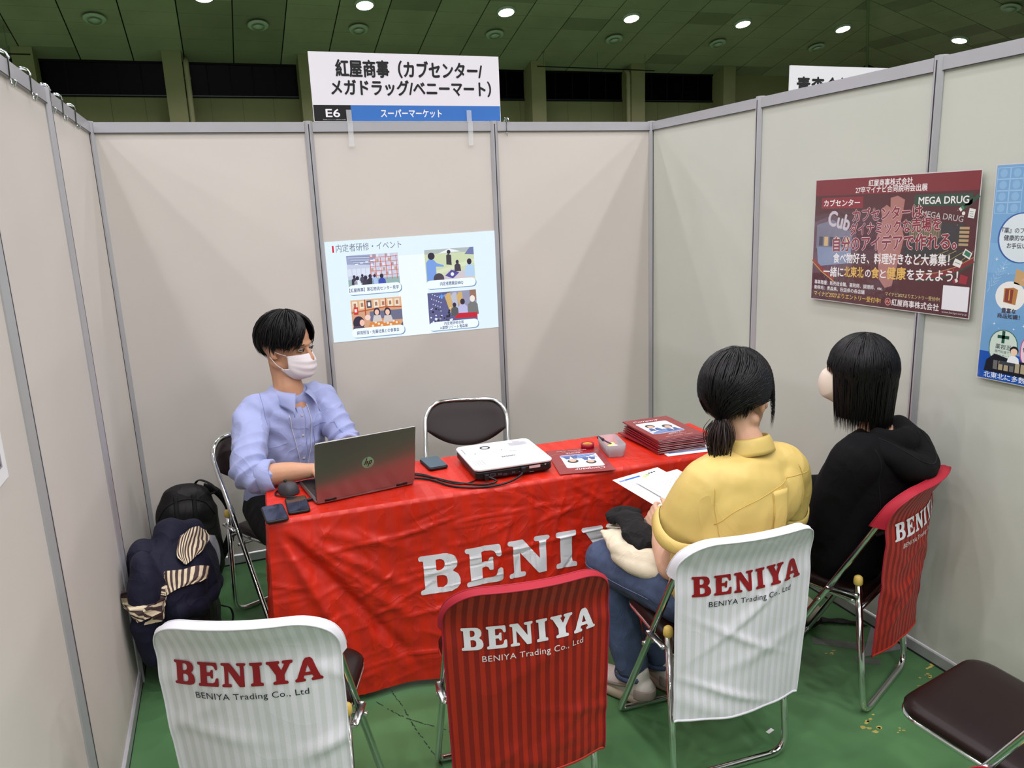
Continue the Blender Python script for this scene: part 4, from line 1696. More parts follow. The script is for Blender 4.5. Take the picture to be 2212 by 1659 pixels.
M_bred = mat('brochure_red_cover', (132, 24, 34), rough=0.3, coat=0.4)
M_pages = mat('brochure_pages', (206, 200, 206), rough=0.7)
STK = 13
for k in range(STK):
    rr = random.Random(50 + k)
    z0 = TOP + 0.0012 + k * 0.0043
    a = radians(-3 + rr.uniform(-1.6, 1.6) + (4 if k in (1, 2) else 0))
    lx, ly = 1.966 + rr.uniform(-0.005, 0.005), -1.300 + rr.uniform(-0.006, 0.006)
    pos = 'bottom brochure of the stack' if k == 0 else ('top brochure of the stack, its cover showing two people' if k == STK - 1 else 'red brochure in the stack at the right end of the table, number %d from the bottom' % (k + 1))
    b_ = empty('brochure', (lx, ly, z0), a, label=('red ' if k in (0, STK - 1) else '') + pos, cat='brochure', group='red brochures stacked at the right end of the table')
    MB().box((0.0, 0.0, 0.0), (0.21, 0.297, 0.0008)).box((0.0, 0.0, 0.0034), (0.21, 0.297, 0.0041)).box((0.0, 0.0, 0.0008), (0.0008, 0.297, 0.0034)).build('cover', M_bred, b_)
    MB().box((0.0009, 0.001, 0.0008), (0.2085, 0.296, 0.0034)).build('pages', M_pages, b_)
    if k == STK - 1:
        c = Canvas()
        cover_art(c)
        c.build('cover_print', M_gloss, b_, lambda x, y, h: (x, y, 0.0041 + h), step=0.00012)
lab2 = ['red brochure second from the bottom of the stack', 'red brochure third from the bottom of the stack', 'red brochure fourth from the bottom of the stack', 'red brochure fifth from the bottom of the stack', 'red brochure sixth from the bottom of the stack', 'red brochure in the middle of the stack',
        'red brochure just above the middle of the stack', 'red brochure fifth from the top of the stack', 'red brochure fourth from the top of the stack', 'red brochure third from the top of the stack', 'red brochure directly under the top one of the stack', 'x']
i_ = 0
for o in list(COL.objects):
    if o.name.startswith('brochure') and o.parent is None and 'number' in o.get('label', ''):
        o['label'] = lab2[i_]
        i_ += 1
for k, (x, y, a, lb) in enumerate(((1.985, -1.335, -6, 'white sheet with a blue heading band sticking out under the brochure stack'), (2.035, -1.255, -2, 'white sheet under the brochure stack, showing at its right back'))):
    p_ = empty('paper_sheet', (x, y, TOP - 0.0002 + 0.0005 * (1 - k)), radians(a), label=lb, cat='paper')
    MB().box((0, 0, 0), (0.21, 0.297, 0.0003)).build('sheet', M_paper, p_)
    c = Canvas()
    c.rect(0.018, 0.028, 0.20, 0.037, (60, 120, 200), 0)
    c.text('エントリーシート', 0.08, 0.0295, 0.06, 0.005, (235, 240, 250), 1)
    for j in range(8):
        c.rect(0.02, 0.26 - j * 0.022, 0.16 + 0.03 * (j % 2), 0.261 - j * 0.022, (180, 184, 190), 0)
    c.build('sheet_print', M_print, p_, lambda x, y, h: (x, y, 0.0003 + h * 0.2), step=0.0001)

# single brochure, turned towards the seats behind the table, overhanging the edge
b_ = empty('brochure', (1.795, -1.108, TOP), radians(180 - 12.6), label='single red brochure lying upside down on the table, one corner over the edge', cat='brochure')
mb = MB()


def bend(x, y, h):
    return (x, y, h)


for z in (0.0003, 0.0022):
    mb.grid(lambda u, v: Vector(bend(0.21 * u, 0.285 * v, z)), 10, 16)
w_ = 11
o_ = 11 * 17
mb.f = [f if max(f) >= o_ else f[::-1] for f in mb.f]
for j in range(16):
    mb.f += [(j * w_, (j + 1) * w_, (j + 1) * w_ + o_, j * w_ + o_), ((j + 1) * w_ + 10, j * w_ + 10, j * w_ + 10 + o_, (j + 1) * w_ + 10 + o_)]
for i in range(10):
    mb.f += [(i + 1, i, i + o_, i + 1 + o_), (16 * w_ + i, 16 * w_ + i + 1, 16 * w_ + i + 1 + o_, 16 * w_ + i + o_)]
mb.build('cover', M_bred, b_)
c = Canvas()
cover_art(c)
me_v = []
c.build('cover_print', M_gloss, b_, lambda x, y, h: bend(x, y * 0.96, 0.0022 + h), step=0.00015)

# plastic tray with slips of paper and a marker
M_ptray = mat('frosted_plastic', (236, 232, 236), rough=0.25, trans=0.72, ior=1.2)
tr = empty('plastic_tray', (1.823, -1.180, TOP), radians(-12), label='small frosted clear plastic tray holding paper slips', cat='tray')
mb = MB()
tw, tl = 0.040, 0.078


def ring(hw, hl, r, z):
    pts = []
    for cx, cy, a0 in ((hw - r, hl - r, 0), (-hw + r, hl - r, 90), (-hw + r, -hl + r, 180), (hw - r, -hl + r, 270)):
        for k in range(5):
            t = radians(a0 + 22.5 * k)
            pts.append((cx + r * cos(t), cy + r * sin(t), z))
    return pts


rings = [ring(tw * 0.86, tl * 0.93, 0.012, 0.0), ring(tw, tl, 0.016, 0.048), ring(tw - 0.0018, tl - 0.0018, 0.015, 0.048), ring(tw * 0.86 - 0.0016, tl * 0.93 - 0.0016, 0.011, 0.0018)]
for r_ in rings:
    mb.v += r_
for i in range(3):
    for j in range(20):
        k = (j + 1) % 20
        mb.f.append((i * 20 + j, i * 20 + k, (i + 1) * 20 + k, (i + 1) * 20 + j))
mb.f += [tuple(range(20))[::-1], tuple(range(60, 80))]
mb.build('tray_wall', M_ptray, tr, True)
M_slip = mat('pale_yellow_paper', (232, 216, 140), rough=0.7)
M_slip2 = mat('cream_paper', (232, 224, 214), rough=0.7)
rr = random.Random(9)
for k in range(7):
    x, y = 1.823 + rr.uniform(-0.012, 0.014), -1.180 + rr.uniform(-0.05, 0.035)
    s = rr.uniform(0.012, 0.020)
    M_ = Matrix.Translation((x, y, TOP + 0.006 + k * 0.0035)) @ Matrix.Rotation(rr.uniform(0, 3), 4, 'Z') @ Matrix.Rotation(rr.uniform(-0.5, 0.5), 4, 'X')
    fn_ = (lambda M_, s: lambda u, v: M_ @ Vector(((u - 0.5) * 2 * s, (v - 0.5) * 2.2 * s, 0.004 * sin(u * 4))))(M_, s)
    o = sheet('paper_slip', fn_, 5, 4, M_slip if k % 3 else M_slip2, thick=0.0004)
    tag(o, 'small pale paper slip loose in the frosted tray', 'paper slip', 'paper slips in the plastic tray')
mk = empty('marker_pen', (1.812, -1.138, TOP + 0.036), radians(20), label='black marker pen lying in the plastic tray', cat='pen')
MB().tube([(0, -0.045, -0.008), (0, 0.030, 0.006)], 0.0035, 10).build('barrel', mat('marker_silver', (60, 60, 66), rough=0.3), mk, True)
MB().tube([(0, 0.004, 0.001), (0, 0.034, 0.0068)], 0.0062, 12).build('cap', M_blackp, mk, True)
# tape roll
tp = empty('tape_roll', (1.760, -1.092, TOP), 0, label='small roll of red adhesive tape beside the plastic tray', cat='tape')
M_tape = mat('red_tape', (170, 22, 50), rough=0.2, trans=0.35, ior=1.3)
mb = MB()
n = 28
for r_, z in ((0.027, 0), (0.027, 0.018), (0.019, 0.018), (0.019, 0)):
    mb.v += [(r_ * cos(2 * pi * k / n), r_ * sin(2 * pi * k / n), z) for k in range(n)]
for i in range(4):
    for j in range(n):
        k = (j + 1) % n
        mb.f.append((i * n + j, i * n + k, ((i + 1) % 4) * n + k, ((i + 1) % 4) * n + j))
mb.build('tape', M_tape, tp, True)
mb = MB()
for r_, z in ((0.0188, 0.001), (0.0188, 0.0175), (0.017, 0.0175), (0.017, 0.001)):
    mb.v += [(r_ * cos(2 * pi * k / n), r_ * sin(2 * pi * k / n), z) for k in range(n)]
for i in range(4):
    for j in range(n):
        k = (j + 1) % n
        mb.f.append((i * n + j, i * n + k, ((i + 1) % 4) * n + k, ((i + 1) % 4) * n + j))
mb.build('tape_core', mat('tape_core_yellow', (206, 150, 60), rough=0.5), tp, True)

# ================================================================== projected slide
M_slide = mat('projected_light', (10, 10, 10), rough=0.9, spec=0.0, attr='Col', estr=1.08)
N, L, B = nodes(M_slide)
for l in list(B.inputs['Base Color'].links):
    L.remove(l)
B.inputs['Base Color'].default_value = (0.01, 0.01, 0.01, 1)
sd = empty('projected_slide', (0.926, -0.0012, 1.054), label='bright projected slide on the back wall with four photos and captions', cat='projection')
Q = [(0.0, 0.0), (0.868, 0.0), (0.860, 0.498), (-0.002, 0.484)]


def sfn(x, y, h):
    u, v = x / 0.87, y / 0.49
    a = Vector(Q[0]).lerp(Vector(Q[1]), u)
    b = Vector(Q[3]).lerp(Vector(Q[2]), u)
    p = a.lerp(b, v)
    return (p.x, -h, p.y)


c = Canvas()
c.rect(0, 0, 0.87, 0.49, (222, 238, 250), 0)
c.rect(0.34, 0, 0.49, 0.40, (236, 245, 252), 0.5)
c.build('slide_ground', M_slide, sd, sfn, 0.0001)
NV_ = (70, 88, 132)
c = Canvas()
c.rect(0.034, 0.437, 0.042, 0.469, (206, 40, 60), 1)
c.build('heading_bar', M_slide, sd, sfn, 0.0001)
c = Canvas()
c.text('内定者研修・イベント', 0.052, 0.440, 0.320, 0.030, (110, 116, 132), 1)
c.build('heading', M_slide, sd, sfn, 0.0001)
for (cx0, cy0, cx1, cy1), lines in (((0.092, 0.226, 0.355, 0.272), (('【紅屋商事】黒石物流センター見学', 0.098, 0.241, 0.245, 0.0150),)), ((0.484, 0.224, 0.746, 0.266), (('内定者懇親会BBQ', 0.556, 0.238, 0.122, 0.0150),)),
                                    ((0.092, 0.014, 0.355, 0.060), (('採用担当・先輩社員との食事会', 0.116, 0.029, 0.212, 0.0150),)), ((0.484, 0.012, 0.746, 0.056), (('内定者研修合宿', 0.563, 0.038, 0.104, 0.0130), ('in星野リゾート青森屋', 0.541, 0.017, 0.146, 0.0140)))):
    c = Canvas()
    c.rrect(cx0 + 0.004, cy0 - 0.004, cx1 + 0.004, cy1 - 0.004, 0.020, (120, 150, 180), 5)
    c.rrect(cx0, cy0, cx1, cy1, 0.021, (236, 246, 253), 6)
    for s_, x_, y_, w_, h_ in lines:
        c.text(s_, x_, y_, w_, h_, NV_, 7, bold=0.014)
    tag(c.build('caption', M_slide, sd, sfn, 0.0001), kind=None)


def crowd(c, pts, L_):
    for x, y, s, sh_, hr in pts:
        c.poly([(x - 0.016 * s, y - 0.036 * s), (x + 0.016 * s, y - 0.036 * s), (x + 0.014 * s, y - 0.008 * s), (x + 0.005 * s, y), (x - 0.005 * s, y), (x - 0.014 * s, y - 0.008 * s)], sh_, L_)
        c.disc(x, y + 0.007 * s, 0.0075 * s, hr, L_ + 0.3, 0.009 * s, 12)


hr = (58, 52, 70)
# photo 1: warehouse visit
c = Canvas()
X0, Y0, X1, Y1 = 0.097, 0.262, 0.351, 0.417
c.rect(X0, Y0, X1, Y1, (196, 204, 226), 1)
c.poly([(X0, Y1), (X0 + 0.15, Y1), (X0 + 0.13, 0.365), (X0, 0.375)], (156, 164, 196), 1.3)
for k in range(7):
    c.line([(X0 + 0.002 + 0.006 * k, Y1 - 0.004 - k * 0.006), (X0 + 0.145 - 0.004 * k, Y1 - 0.010 - k * 0.006)], 0.0014, (226, 234, 248) if k % 2 else (112, 118, 152), 1.6)
for k in range(4):
    c.rect(X0 + 0.04 + 0.025 * k, 0.372 + 0.004 * k, X0 + 0.055 + 0.025 * k, 0.376 + 0.004 * k, (246, 250, 255), 1.8)
for k in range(5):
    c.rect(X0 + 0.002 + k * 0.022, 0.318, X0 + 0.020 + k * 0.022, 0.352, (214, 222, 238), 1.5)
c.rect(X0, Y0, X1, 0.300, (150, 176, 176), 1.5)
for k in range(6):
    xx = X0 + 0.112 + k * 0.026
    c.rect(xx, 0.290, xx + 0.003, 0.395 + 0.002 * k, (206, 96, 70), 2.0)
for j in range(5):
    c.rect(X0 + 0.112, 0.312 + j * 0.022, X1 - 0.003, 0.3145 + j * 0.022, (210, 100, 66), 2.1)
    for k in range(9):
        if (k + j) % 4 != 3:
            c.rect(X0 + 0.116 + k * 0.0145, 0.315 + j * 0.022, X0 + 0.127 + k * 0.0145, 0.328 + j * 0.022, [(214, 206, 220), (190, 160, 140), (224, 226, 240), (176, 150, 150)][(k * 3 + j) % 4], 1.9)
crowd(c, [(X0 + 0.03, 0.308, 0.9, (66, 60, 80), hr), (X0 + 0.045, 0.298, 1.15, (226, 234, 248), hr), (X0 + 0.070, 0.312, 0.8, (80, 76, 92), hr), (X0 + 0.085, 0.298, 1.2, (70, 66, 84), hr),
          (X0 + 0.108, 0.304, 1.1, (60, 58, 70), hr), (X0 + 0.130, 0.306, 0.9, (170, 196, 236), hr), (X0 + 0.165, 0.300, 1.25, (66, 82, 176), hr)], 2.5)
c.build('slide_photo', M_slide, sd, sfn, 0.0001)
# photo 2: outdoor gathering
c = Canvas()
X0, Y0, X1, Y1 = 0.486, 0.256, 0.745, 0.418
c.rect(X0, Y0, X1, Y1, (202, 214, 176), 1)
c.rect(X0, 0.396, X1, Y1, (176, 186, 186), 1.2)
c.poly([(X0 + 0.07, 0.396), (X0 + 0.13, Y1), (X0 + 0.19, 0.40)], (232, 236, 240), 1.4)
c.poly([(X1 - 0.05, 0.385), (X1 - 0.02, Y1), (X1, Y1), (X1, 0.38)], (116, 124, 170), 1.4)
c.poly([(X0, 0.30), (X1, 0.36), (X1, 0.34), (X0, 0.28)], (214, 222, 190), 1.5)
c.poly([(X0 + 0.08, 0.270), (X0 + 0.13, 0.315), (X0 + 0.19, 0.308), (X0 + 0.25, 0.285), (X0 + 0.25, 0.256), (X0 + 0.09, 0.256)], (206, 196, 204), 2)
c.poly([(X0 + 0.10, 0.285), (X0 + 0.135, 0.312), (X0 + 0.175, 0.296), (X0 + 0.14, 0.268)], (86, 84, 150), 2.2)
c.disc(X0 + 0.138, 0.290, 0.009, (236, 240, 250), 2.4)
c.poly([(X0 + 0.004, 0.262), (X0 + 0.005, 0.355), (X0 + 0.02, 0.372), (X0 + 0.045, 0.368), (X0 + 0.060, 0.350), (X0 + 0.095, 0.338), (X0 + 0.096, 0.330), (X0 + 0.055, 0.333), (X0 + 0.055, 0.262)], (122, 158, 224), 2.6)
c.disc(X0 + 0.034, 0.386, 0.018, hr, 2.8)
c.poly([(X0 + 0.110, 0.340), (X0 + 0.112, 0.385), (X0 + 0.122, 0.392), (X0 + 0.138, 0.385), (X0 + 0.138, 0.335)], (70, 66, 74), 2.5)
c.disc(X0 + 0.126, 0.401, 0.010, hr, 2.7)
crowd(c, [(X0 + 0.168, 0.342, 1.1, (72, 68, 78), hr), (X0 + 0.232, 0.335, 1.7, (178, 206, 236), hr)], 2.5)
c.disc(X0 + 0.066, 0.272, 0.028, (80, 72, 84), 3)
c.build('slide_photo', M_slide, sd, sfn, 0.0001)
# photo 3: dinner
c = Canvas()
X0, Y0, X1, Y1 = 0.098, 0.050, 0.350, 0.200
c.rect(X0, Y0, X1, Y1, (206, 160, 130), 1)
c.rect(X0, 0.150, X1, Y1, (222, 178, 140), 1.2)
for k, col in enumerate(((236, 226, 206), (230, 220, 196), (80, 80, 100), (232, 226, 210), (230, 214, 190), (236, 226, 206), (226, 216, 200))):
    c.rect(X0 + 0.008 + k * 0.035, 0.156, X0 + 0.032 + k * 0.035, 0.193, col, 1.5)
    c.rect(X0 + 0.014 + k * 0.035, 0.165, X0 + 0.026 + k * 0.035, 0.184, (236, 236, 226) if k == 2 else (170, 120, 100), 1.7)
c.rect(X0 + 0.066, 0.11, X0 + 0.072, Y1, (176, 84, 50), 1.9)
c.rect(X0 + 0.170, 0.13, X0 + 0.175, Y1, (176, 84, 50), 1.9)
c.line([(X0, 0.138), (X0 + 0.17, 0.156), (X1, 0.150)], 0.006, (186, 92, 56), 1.8)
c.rect(X0 + 0.012, 0.128, X0 + 0.034, 0.165, (206, 60, 60), 1.9)
c.rect(X0 + 0.016, 0.140, X0 + 0.028, 0.156, (240, 230, 220), 2.0)
c.rect(X0 + 0.09, 0.088, X1, 0.138, (110, 112, 138), 1.4)
c.poly([(X0 + 0.07, 0.05), (X0 + 0.09, 0.085), (X0 + 0.15, 0.100), (X0 + 0.23, 0.080), (X0 + 0.25, 0.05)], (214, 136, 74), 2)
for k in range(9):
    c.disc(X0 + 0.10 + 0.015 * k, 0.066 + 0.016 * ((k * 5) % 3) / 2, 0.006, (240, 220, 196), 2.2, n=10)
for x, y, s in ((X0 + 0.125, 0.130, 1.25), (X0 + 0.178, 0.126, 1.3)):
    c.disc(x, y + 0.004, 0.013 * s, hr, 2.4, 0.017 * s)
    c.poly([(x - 0.020 * s, y - 0.036 * s), (x + 0.020 * s, y - 0.036 * s), (x + 0.013 * s, y - 0.010 * s), (x - 0.013 * s, y - 0.010 * s)], (206, 198, 196), 2.5)
    c.disc(x, y + 0.002, 0.0085 * s, (238, 196, 176), 2.8, 0.011 * s)
c.disc(X0 + 0.032, 0.086, 0.028, hr, 2.6, 0.034)
c.disc(X0 + 0.048, 0.086, 0.012, (240, 190, 176), 2.9, 0.016)
c.poly([(X0 + 0.002, 0.052), (X0 + 0.006, 0.072), (X0 + 0.05, 0.072), (X0 + 0.065, 0.052)], (84, 74, 90), 2.8)
c.disc(X0 + 0.078, 0.110, 0.014, (238, 206, 196), 2.6)
c.poly([(X0 + 0.235, 0.055), (X0 + 0.252, 0.075), (X1, 0.075), (X1, 0.055)], (84, 84, 100), 2.7)
c.build('slide_photo', M_slide, sd, sfn, 0.0001)
# photo 4: party room
c = Canvas()
X0, Y0, X1, Y1 = 0.486, 0.048, 0.744, 0.204
c.rect(X0, Y0, X1, Y1, (96, 96, 140), 1)
c.poly([(X0 + 0.085, 0.19), (X0 + 0.13, Y1), (X1, Y1), (X1, 0.09), (X0 + 0.12, 0.09)], (150, 150, 176), 1.2)
for k in range(3):
    x = X0 + 0.10 + 0.03 * k
    c.poly([(x - 0.01, 0.18), (x + 0.005, Y1 - 0.006), (x + 0.022, Y1 - 0.006), (x + 0.03, 0.10), (x + 0.012, 0.10)], (206, 172, 112) if k % 2 == 0 else (186, 188, 206), 1.5)
c.rect(X1 - 0.035, 0.15, X1, Y1, (150, 116, 100), 1.5)
for k in range(14):
    c.disc(X0 + 0.02 + 0.006 * ((k * 7) % 9), 0.125 + 0.006 * k * 0.9, 0.0028, (220, 226, 250), 1.8, n=8)
c.poly([(X0 + 0.055, 0.186), (X0 + 0.075, 0.19), (X0 + 0.095, 0.184), (X0 + 0.073, 0.178)], (90, 150, 240), 2)
c.poly([(X0 + 0.068, 0.172), (X0 + 0.073, 0.198), (X0 + 0.079, 0.172)], (110, 170, 246), 2)
rr = random.Random(2)
for k in range(34):
    x, y = X0 + rr.uniform(0.004, 0.12), rr.uniform(0.055, 0.125)
    c.disc(x, y, rr.uniform(0.003, 0.007), rr.choice([(226, 228, 240), (60, 60, 76), (150, 150, 180), (52, 50, 60)]), 2 + k * 0.02, n=9)
crowd(c, [(X0 + 0.138, 0.126, 1.3, (90, 92, 96), hr), (X0 + 0.182, 0.136, 1.7, (186, 186, 226), hr), (X0 + 0.236, 0.146, 1.9, (120, 120, 120), (236, 226, 220))], 3)
c.poly([(X0 + 0.13, 0.066), (X0 + 0.16, 0.092), (X1, 0.088), (X1, 0.062)], (196, 44, 60), 3.6)
c.build('slide_photo', M_slide, sd, sfn, 0.0001)

# ================================================================== posters
M_poster = print_mat('laminated_print', 0.35, coat=1.0)
N, L, B = nodes(M_poster)
B.inputs['Coat Roughness'].default_value = 0.05
B.inputs['Coat IOR'].default_value = 1.6
o_ = N.new('ShaderNodeTexCoord')
nz_ = N.new('ShaderNodeTexNoise')
nz_.inputs['Scale'].default_value = 38
nz_.inputs['Detail'].default_value = 3
bp = N.new('ShaderNodeBump')
bp.inputs['Strength'].default_value = 0.25
bp.inputs['Distance'].default_value = 0.003
L.new(o_.outputs['Object'], nz_.inputs['Vector'])
L.new(nz_.outputs['Fac'], bp.inputs['Height'])
L.new(bp.outputs['Normal'], B.inputs['Coat Normal'])


def wall_poster(name, yl, z0, w, h, label, wob):
    """hangs on the right wall; x runs along -y"""
    e = empty(name, (2.6815, yl, z0), radians(-90), label=label, cat='poster')

    def pf(x, y, hh):
        b = wob(x, y)
        return (x, -hh - b, y)
    M_back = mat('laminate_sheet', (210, 205, 205), rough=0.2, coat=0.5)
    n, m_ = 30, 20
    mb = MB().grid(lambda u, v: Vector(pf(-0.003 + (w + 0.006) * u, -0.003 + (h + 0.006) * v, -0.0004)), n, m_)
    mb.build('laminate', M_back, e, True)
    return e, pf


def refine(o, step):
    cut_mesh_attr(o.data, step)


pw, phh = 0.714, 0.460
p1, pf1 = wall_poster('recruiting_poster', -1.285, 1.258, pw, phh, 'glossy dark red recruiting poster with white Japanese lettering on the right wall',
                      lambda x, y: 0.0)
WH, MR, DR, GR = (232, 228, 228), (112, 20, 34), (62, 16, 26), (22, 62, 46)
c = Canvas()
c.rect(0, 0, pw, phh, (74, 16, 28), 0)
c.rect(0, 0.401, pw, phh, (118, 16, 34), 1)
# store fronts and country outline
c.poly([(0.33, 0.345), (0.355, 0.362), (0.372, 0.352), (0.37, 0.385), (0.40, 0.392), (0.432, 0.378), (0.428, 0.34), (0.42, 0.30), (0.44, 0.25), (0.42, 0.16), (0.40, 0.08), (0.37, 0.07), (0.34, 0.10), (0.33, 0.18), (0.318, 0.25), (0.34, 0.31)], (168, 112, 104), 1)
c.poly([(0.0, 0.30), (0.10, 0.33), (0.21, 0.27), (0.24, 0.22), (0.20, 0.12), (0.0, 0.10)], (96, 60, 74), 1)
c.poly([(0.015, 0.29), (0.10, 0.31), (0.20, 0.262), (0.20, 0.20), (0.015, 0.20)], (116, 112, 132), 1.3)
c.poly([(0.02, 0.205), (0.20, 0.205), (0.20, 0.15), (0.03, 0.13)], (126, 140, 168), 1.5)
for k in range(6):
    c.rect(0.03 + 0.028 * k, 0.21, 0.05 + 0.028 * k, 0.245, (206, 176, 116) if k % 2 else (70, 60, 80), 1.7)
c.poly([(0.44, 0.312), (0.67, 0.298), (0.69, 0.225), (0.45, 0.215)], (44, 40, 46), 1.3)
c.poly([(0.46, 0.305), (0.585, 0.30), (0.585, 0.25), (0.46, 0.25)], (120, 108, 82), 1.5)
for k in range(14):
    c.line([(0.465 + 0.009 * k, 0.305), (0.465 + 0.009 * k, 0.25)], 0.0016, (34, 32, 36), 1.7)
for k in range(5):
    c.rect(0.655, 0.228 + 0.013 * k, 0.690, 0.236 + 0.013 * k, (176, 150, 108), 1.6)
c.poly([(0.44, 0.222), (0.70, 0.215), (0.70, 0.165), (0.44, 0.19)], (40, 36, 40), 1.2)
for k in range(4):
    c.line([(0.50 + 0.05 * k, 0.165), (0.62 + 0.03 * k, 0.212)], 0.0015, (172, 160, 90), 1.5)
c.line(spl := [(0.50, 0.118), (0.58, 0.128), (0.65, 0.150), (0.714, 0.185)], 0.016, (120, 22, 34), 2)
c.line([(x, y - 0.012) for x, y in spl], 0.006, (24, 66, 44), 2.1)
c.line([(x, y + 0.009) for x, y in spl], 0.0025, (176, 128, 76), 2.2)
c.line([(-0.0, 0.155), (0.05, 0.12), (0.12, 0.085)], 0.014, (140, 46, 34), 2)
c.line([(-0.0, 0.145), (0.05, 0.11), (0.12, 0.075)], 0.004, (196, 146, 66), 2.1)
c.line([(0.66, 0.345), (0.714, 0.385)], 0.012, (24, 70, 48), 2)
c.rect(0.035, 0.352, 0.245, 0.393, (132, 18, 40), 2)
c.rect(0.472, 0.354, 0.692, 0.392, GR, 2)
c.text('紅屋商事株式会社', 0.266, 0.430, 0.193, 0.0185, WH, 3, bold=0.018)
c.text('27卒マイナビ合同説明会出展', 0.206, 0.407, 0.314, 0.0185, WH, 3, bold=0.018)
c.text('カブセンター', 0.047, 0.362, 0.183, 0.020, WH, 3, bold=0.024)
c.text('MEGA DRUG', 0.489, 0.362, 0.190, 0.0235, WH, 3, bold=0.020)
c.text('Cub', 0.072, 0.292, 0.110, 0.058, (196, 186, 194), 3, bold=0.03, rot=-0.20)
c.text('MEGA DRUG', 0.505, 0.322, 0.160, 0.020, (188, 184, 184), 3, bold=0.004, rot=-0.12)
for s_, x, y, w_, h_, ro in (('カブセンターは、', 0.200, 0.306, 0.325, 0.036, 0.05), ('ダイナミックな売場を', 0.190, 0.255, 0.395, 0.036, 0.06), ('自分のアイデアで作れる。', 0.108, 0.195, 0.540, 0.042, 0.05)):
    c.text(s_, x, y, w_, h_, (232, 214, 216), 4, fat=0.058, rot=ro)
    c.text(s_, x, y, w_, h_, (126, 16, 38), 6, bold=0.028, rot=ro)
c.text('食べ物好き、料理好きなど大募集！', 0.112, 0.150, 0.516, 0.030, WH, 5, bold=0.020, rot=0.03)
YE = (222, 180, 84)
c.text('一緒に', 0.063, 0.095, 0.105, 0.030, WH, 5, bold=0.020, rot=0.03)
c.text('北東北', 0.172, 0.100, 0.096, 0.031, YE, 5, bold=0.022, rot=0.03)
c.text('の', 0.276, 0.104, 0.026, 0.026, WH, 5, bold=0.020, rot=0.03)
c.text('食', 0.306, 0.104, 0.034, 0.031, YE, 5, bold=0.022, rot=0.03)
c.text('と', 0.346, 0.106, 0.026, 0.026, WH, 5, bold=0.020, rot=0.03)
c.text('健康', 0.376, 0.106, 0.082, 0.034, YE, 5, bold=0.022, rot=0.03)
c.text('を支えよう！', 0.464, 0.109, 0.200, 0.030, WH, 5, bold=0.020, rot=0.03)
c.text('募集職種：販売総合職、薬剤師、調理師、etc.', 0.016, 0.061, 0.345, 0.0125, WH, 5, bold=0.010)
c.text('勤務地：青森県、秋田県の各店舗', 0.016, 0.040, 0.262, 0.0125, WH, 5, bold=0.010)
c.text('マイナビ2027よりエントリー受付中!', 0.016, 0.014, 0.340, 0.0155, YE, 5, bold=0.012)
c.text('マイナビ2027よりエントリー受付中!', 0.375, 0.044, 0.228, 0.0115, (206, 190, 130), 5, bold=0.008)
c.text('紅屋商事株式会社', 0.406, 0.013, 0.196, 0.019, WH, 5, bold=0.014)
c.disc(0.389, 0.0225, 0.0135, (214, 160, 150), 5, n=24)
c.disc(0.389, 0.0225, 0.0115, (120, 24, 36), 5.4, n=24)
c.line([(0.381, 0.018), (0.386, 0.029), (0.391, 0.018), (0.398, 0.027)], 0.0022, (220, 170, 160), 5.8)
c.rrect(0.612, 0.019, 0.709, 0.099, 0.002, (226, 226, 230), 4)
c.text('www.beniya-corp.jp', 0.614, 0.008, 0.094, 0.007, (200, 196, 200), 5)
# pills, chart sheets, bag
for x, y, a_ in ((0.655, 0.345, 0.7), (0.655, 0.115, 0.5)):
    c.line([(x - 0.008 * cos(a_), y - 0.008 * sin(a_)), (x, y)], 0.012, (230, 226, 220) if y > 0.2 else (150, 24, 44), 5)
    c.line([(x, y), (x + 0.009 * cos(a_), y + 0.009 * sin(a_))], 0.012, (46, 120, 88) if y > 0.2 else (226, 216, 216), 5)
c.disc(0.664, 0.330, 0.006, (226, 222, 216), 5)
c.poly([(0.680, 0.317), (0.702, 0.314), (0.706, 0.342), (0.684, 0.346)], (222, 224, 218), 5)
for k in range(3):
    c.line([(0.686, 0.322 + 0.007 * k), (0.699, 0.320 + 0.007 * k)], 0.0015, (60, 90, 80), 5.5)
c.poly([(0.672, 0.200), (0.700, 0.186), (0.708, 0.206), (0.682, 0.220)], (222, 224, 218), 5)
c.poly([(0.678, 0.202), (0.698, 0.192), (0.703, 0.205), (0.684, 0.215)], (36, 110, 84), 5.5)
c.poly([(0.640, 0.166), (0.668, 0.158), (0.676, 0.178), (0.648, 0.188)], (226, 224, 218), 5)
c.line([(0.648, 0.176), (0.668, 0.170)], 0.0018, (50, 80, 70), 5.5)
c.poly([(0.668, 0.110), (0.696, 0.106), (0.700, 0.132), (0.672, 0.138)], (150, 22, 44), 5)
rr = random.Random(6)
for k in range(16):
    c.disc(rr.uniform(0.42, 0.70), rr.uniform(0.06, 0.40), 0.0012, (226, 170, 150), 3, n=8)
c.build('poster_print', M_poster, p1, pf1, 0.00006)

p2, pf2 = wall_poster('recruiting_poster', -2.050, 1.078, 0.50, 0.650, 'light blue recruiting poster at the right edge of the right wall', lambda x, y: 0.0)
c = Canvas()
SKY = (112, 162, 206)
c.rect(0, 0, 0.50, 0.65, SKY, 0)
c.rect(0.0, 0.33, 0.50, 0.42, (122, 172, 214), 0.5)
c.rect(0, 0, 0.50, 0.086, (26, 84, 176), 1)
for k in range(4):
    for j in range(2):
        x, y = 0.004 + 0.042 * j, 0.508 + 0.0 + 0.034 * k
        c.line([(x, y), (x + 0.04, y), (x + 0.04, y + 0.032), (x, y + 0.032), (x, y)], 0.0012, (170, 204, 232), 1)
        c.disc(x + 0.02, y + 0.016, 0.012, (132, 178, 216), 1.2)
c.disc(0.098, 0.437, 0.0745, (40, 90, 160), 1.5, n=36)
c.disc(0.100, 0.437, 0.071, (214, 226, 232), 2, n=36)
DK = (44, 50, 66)
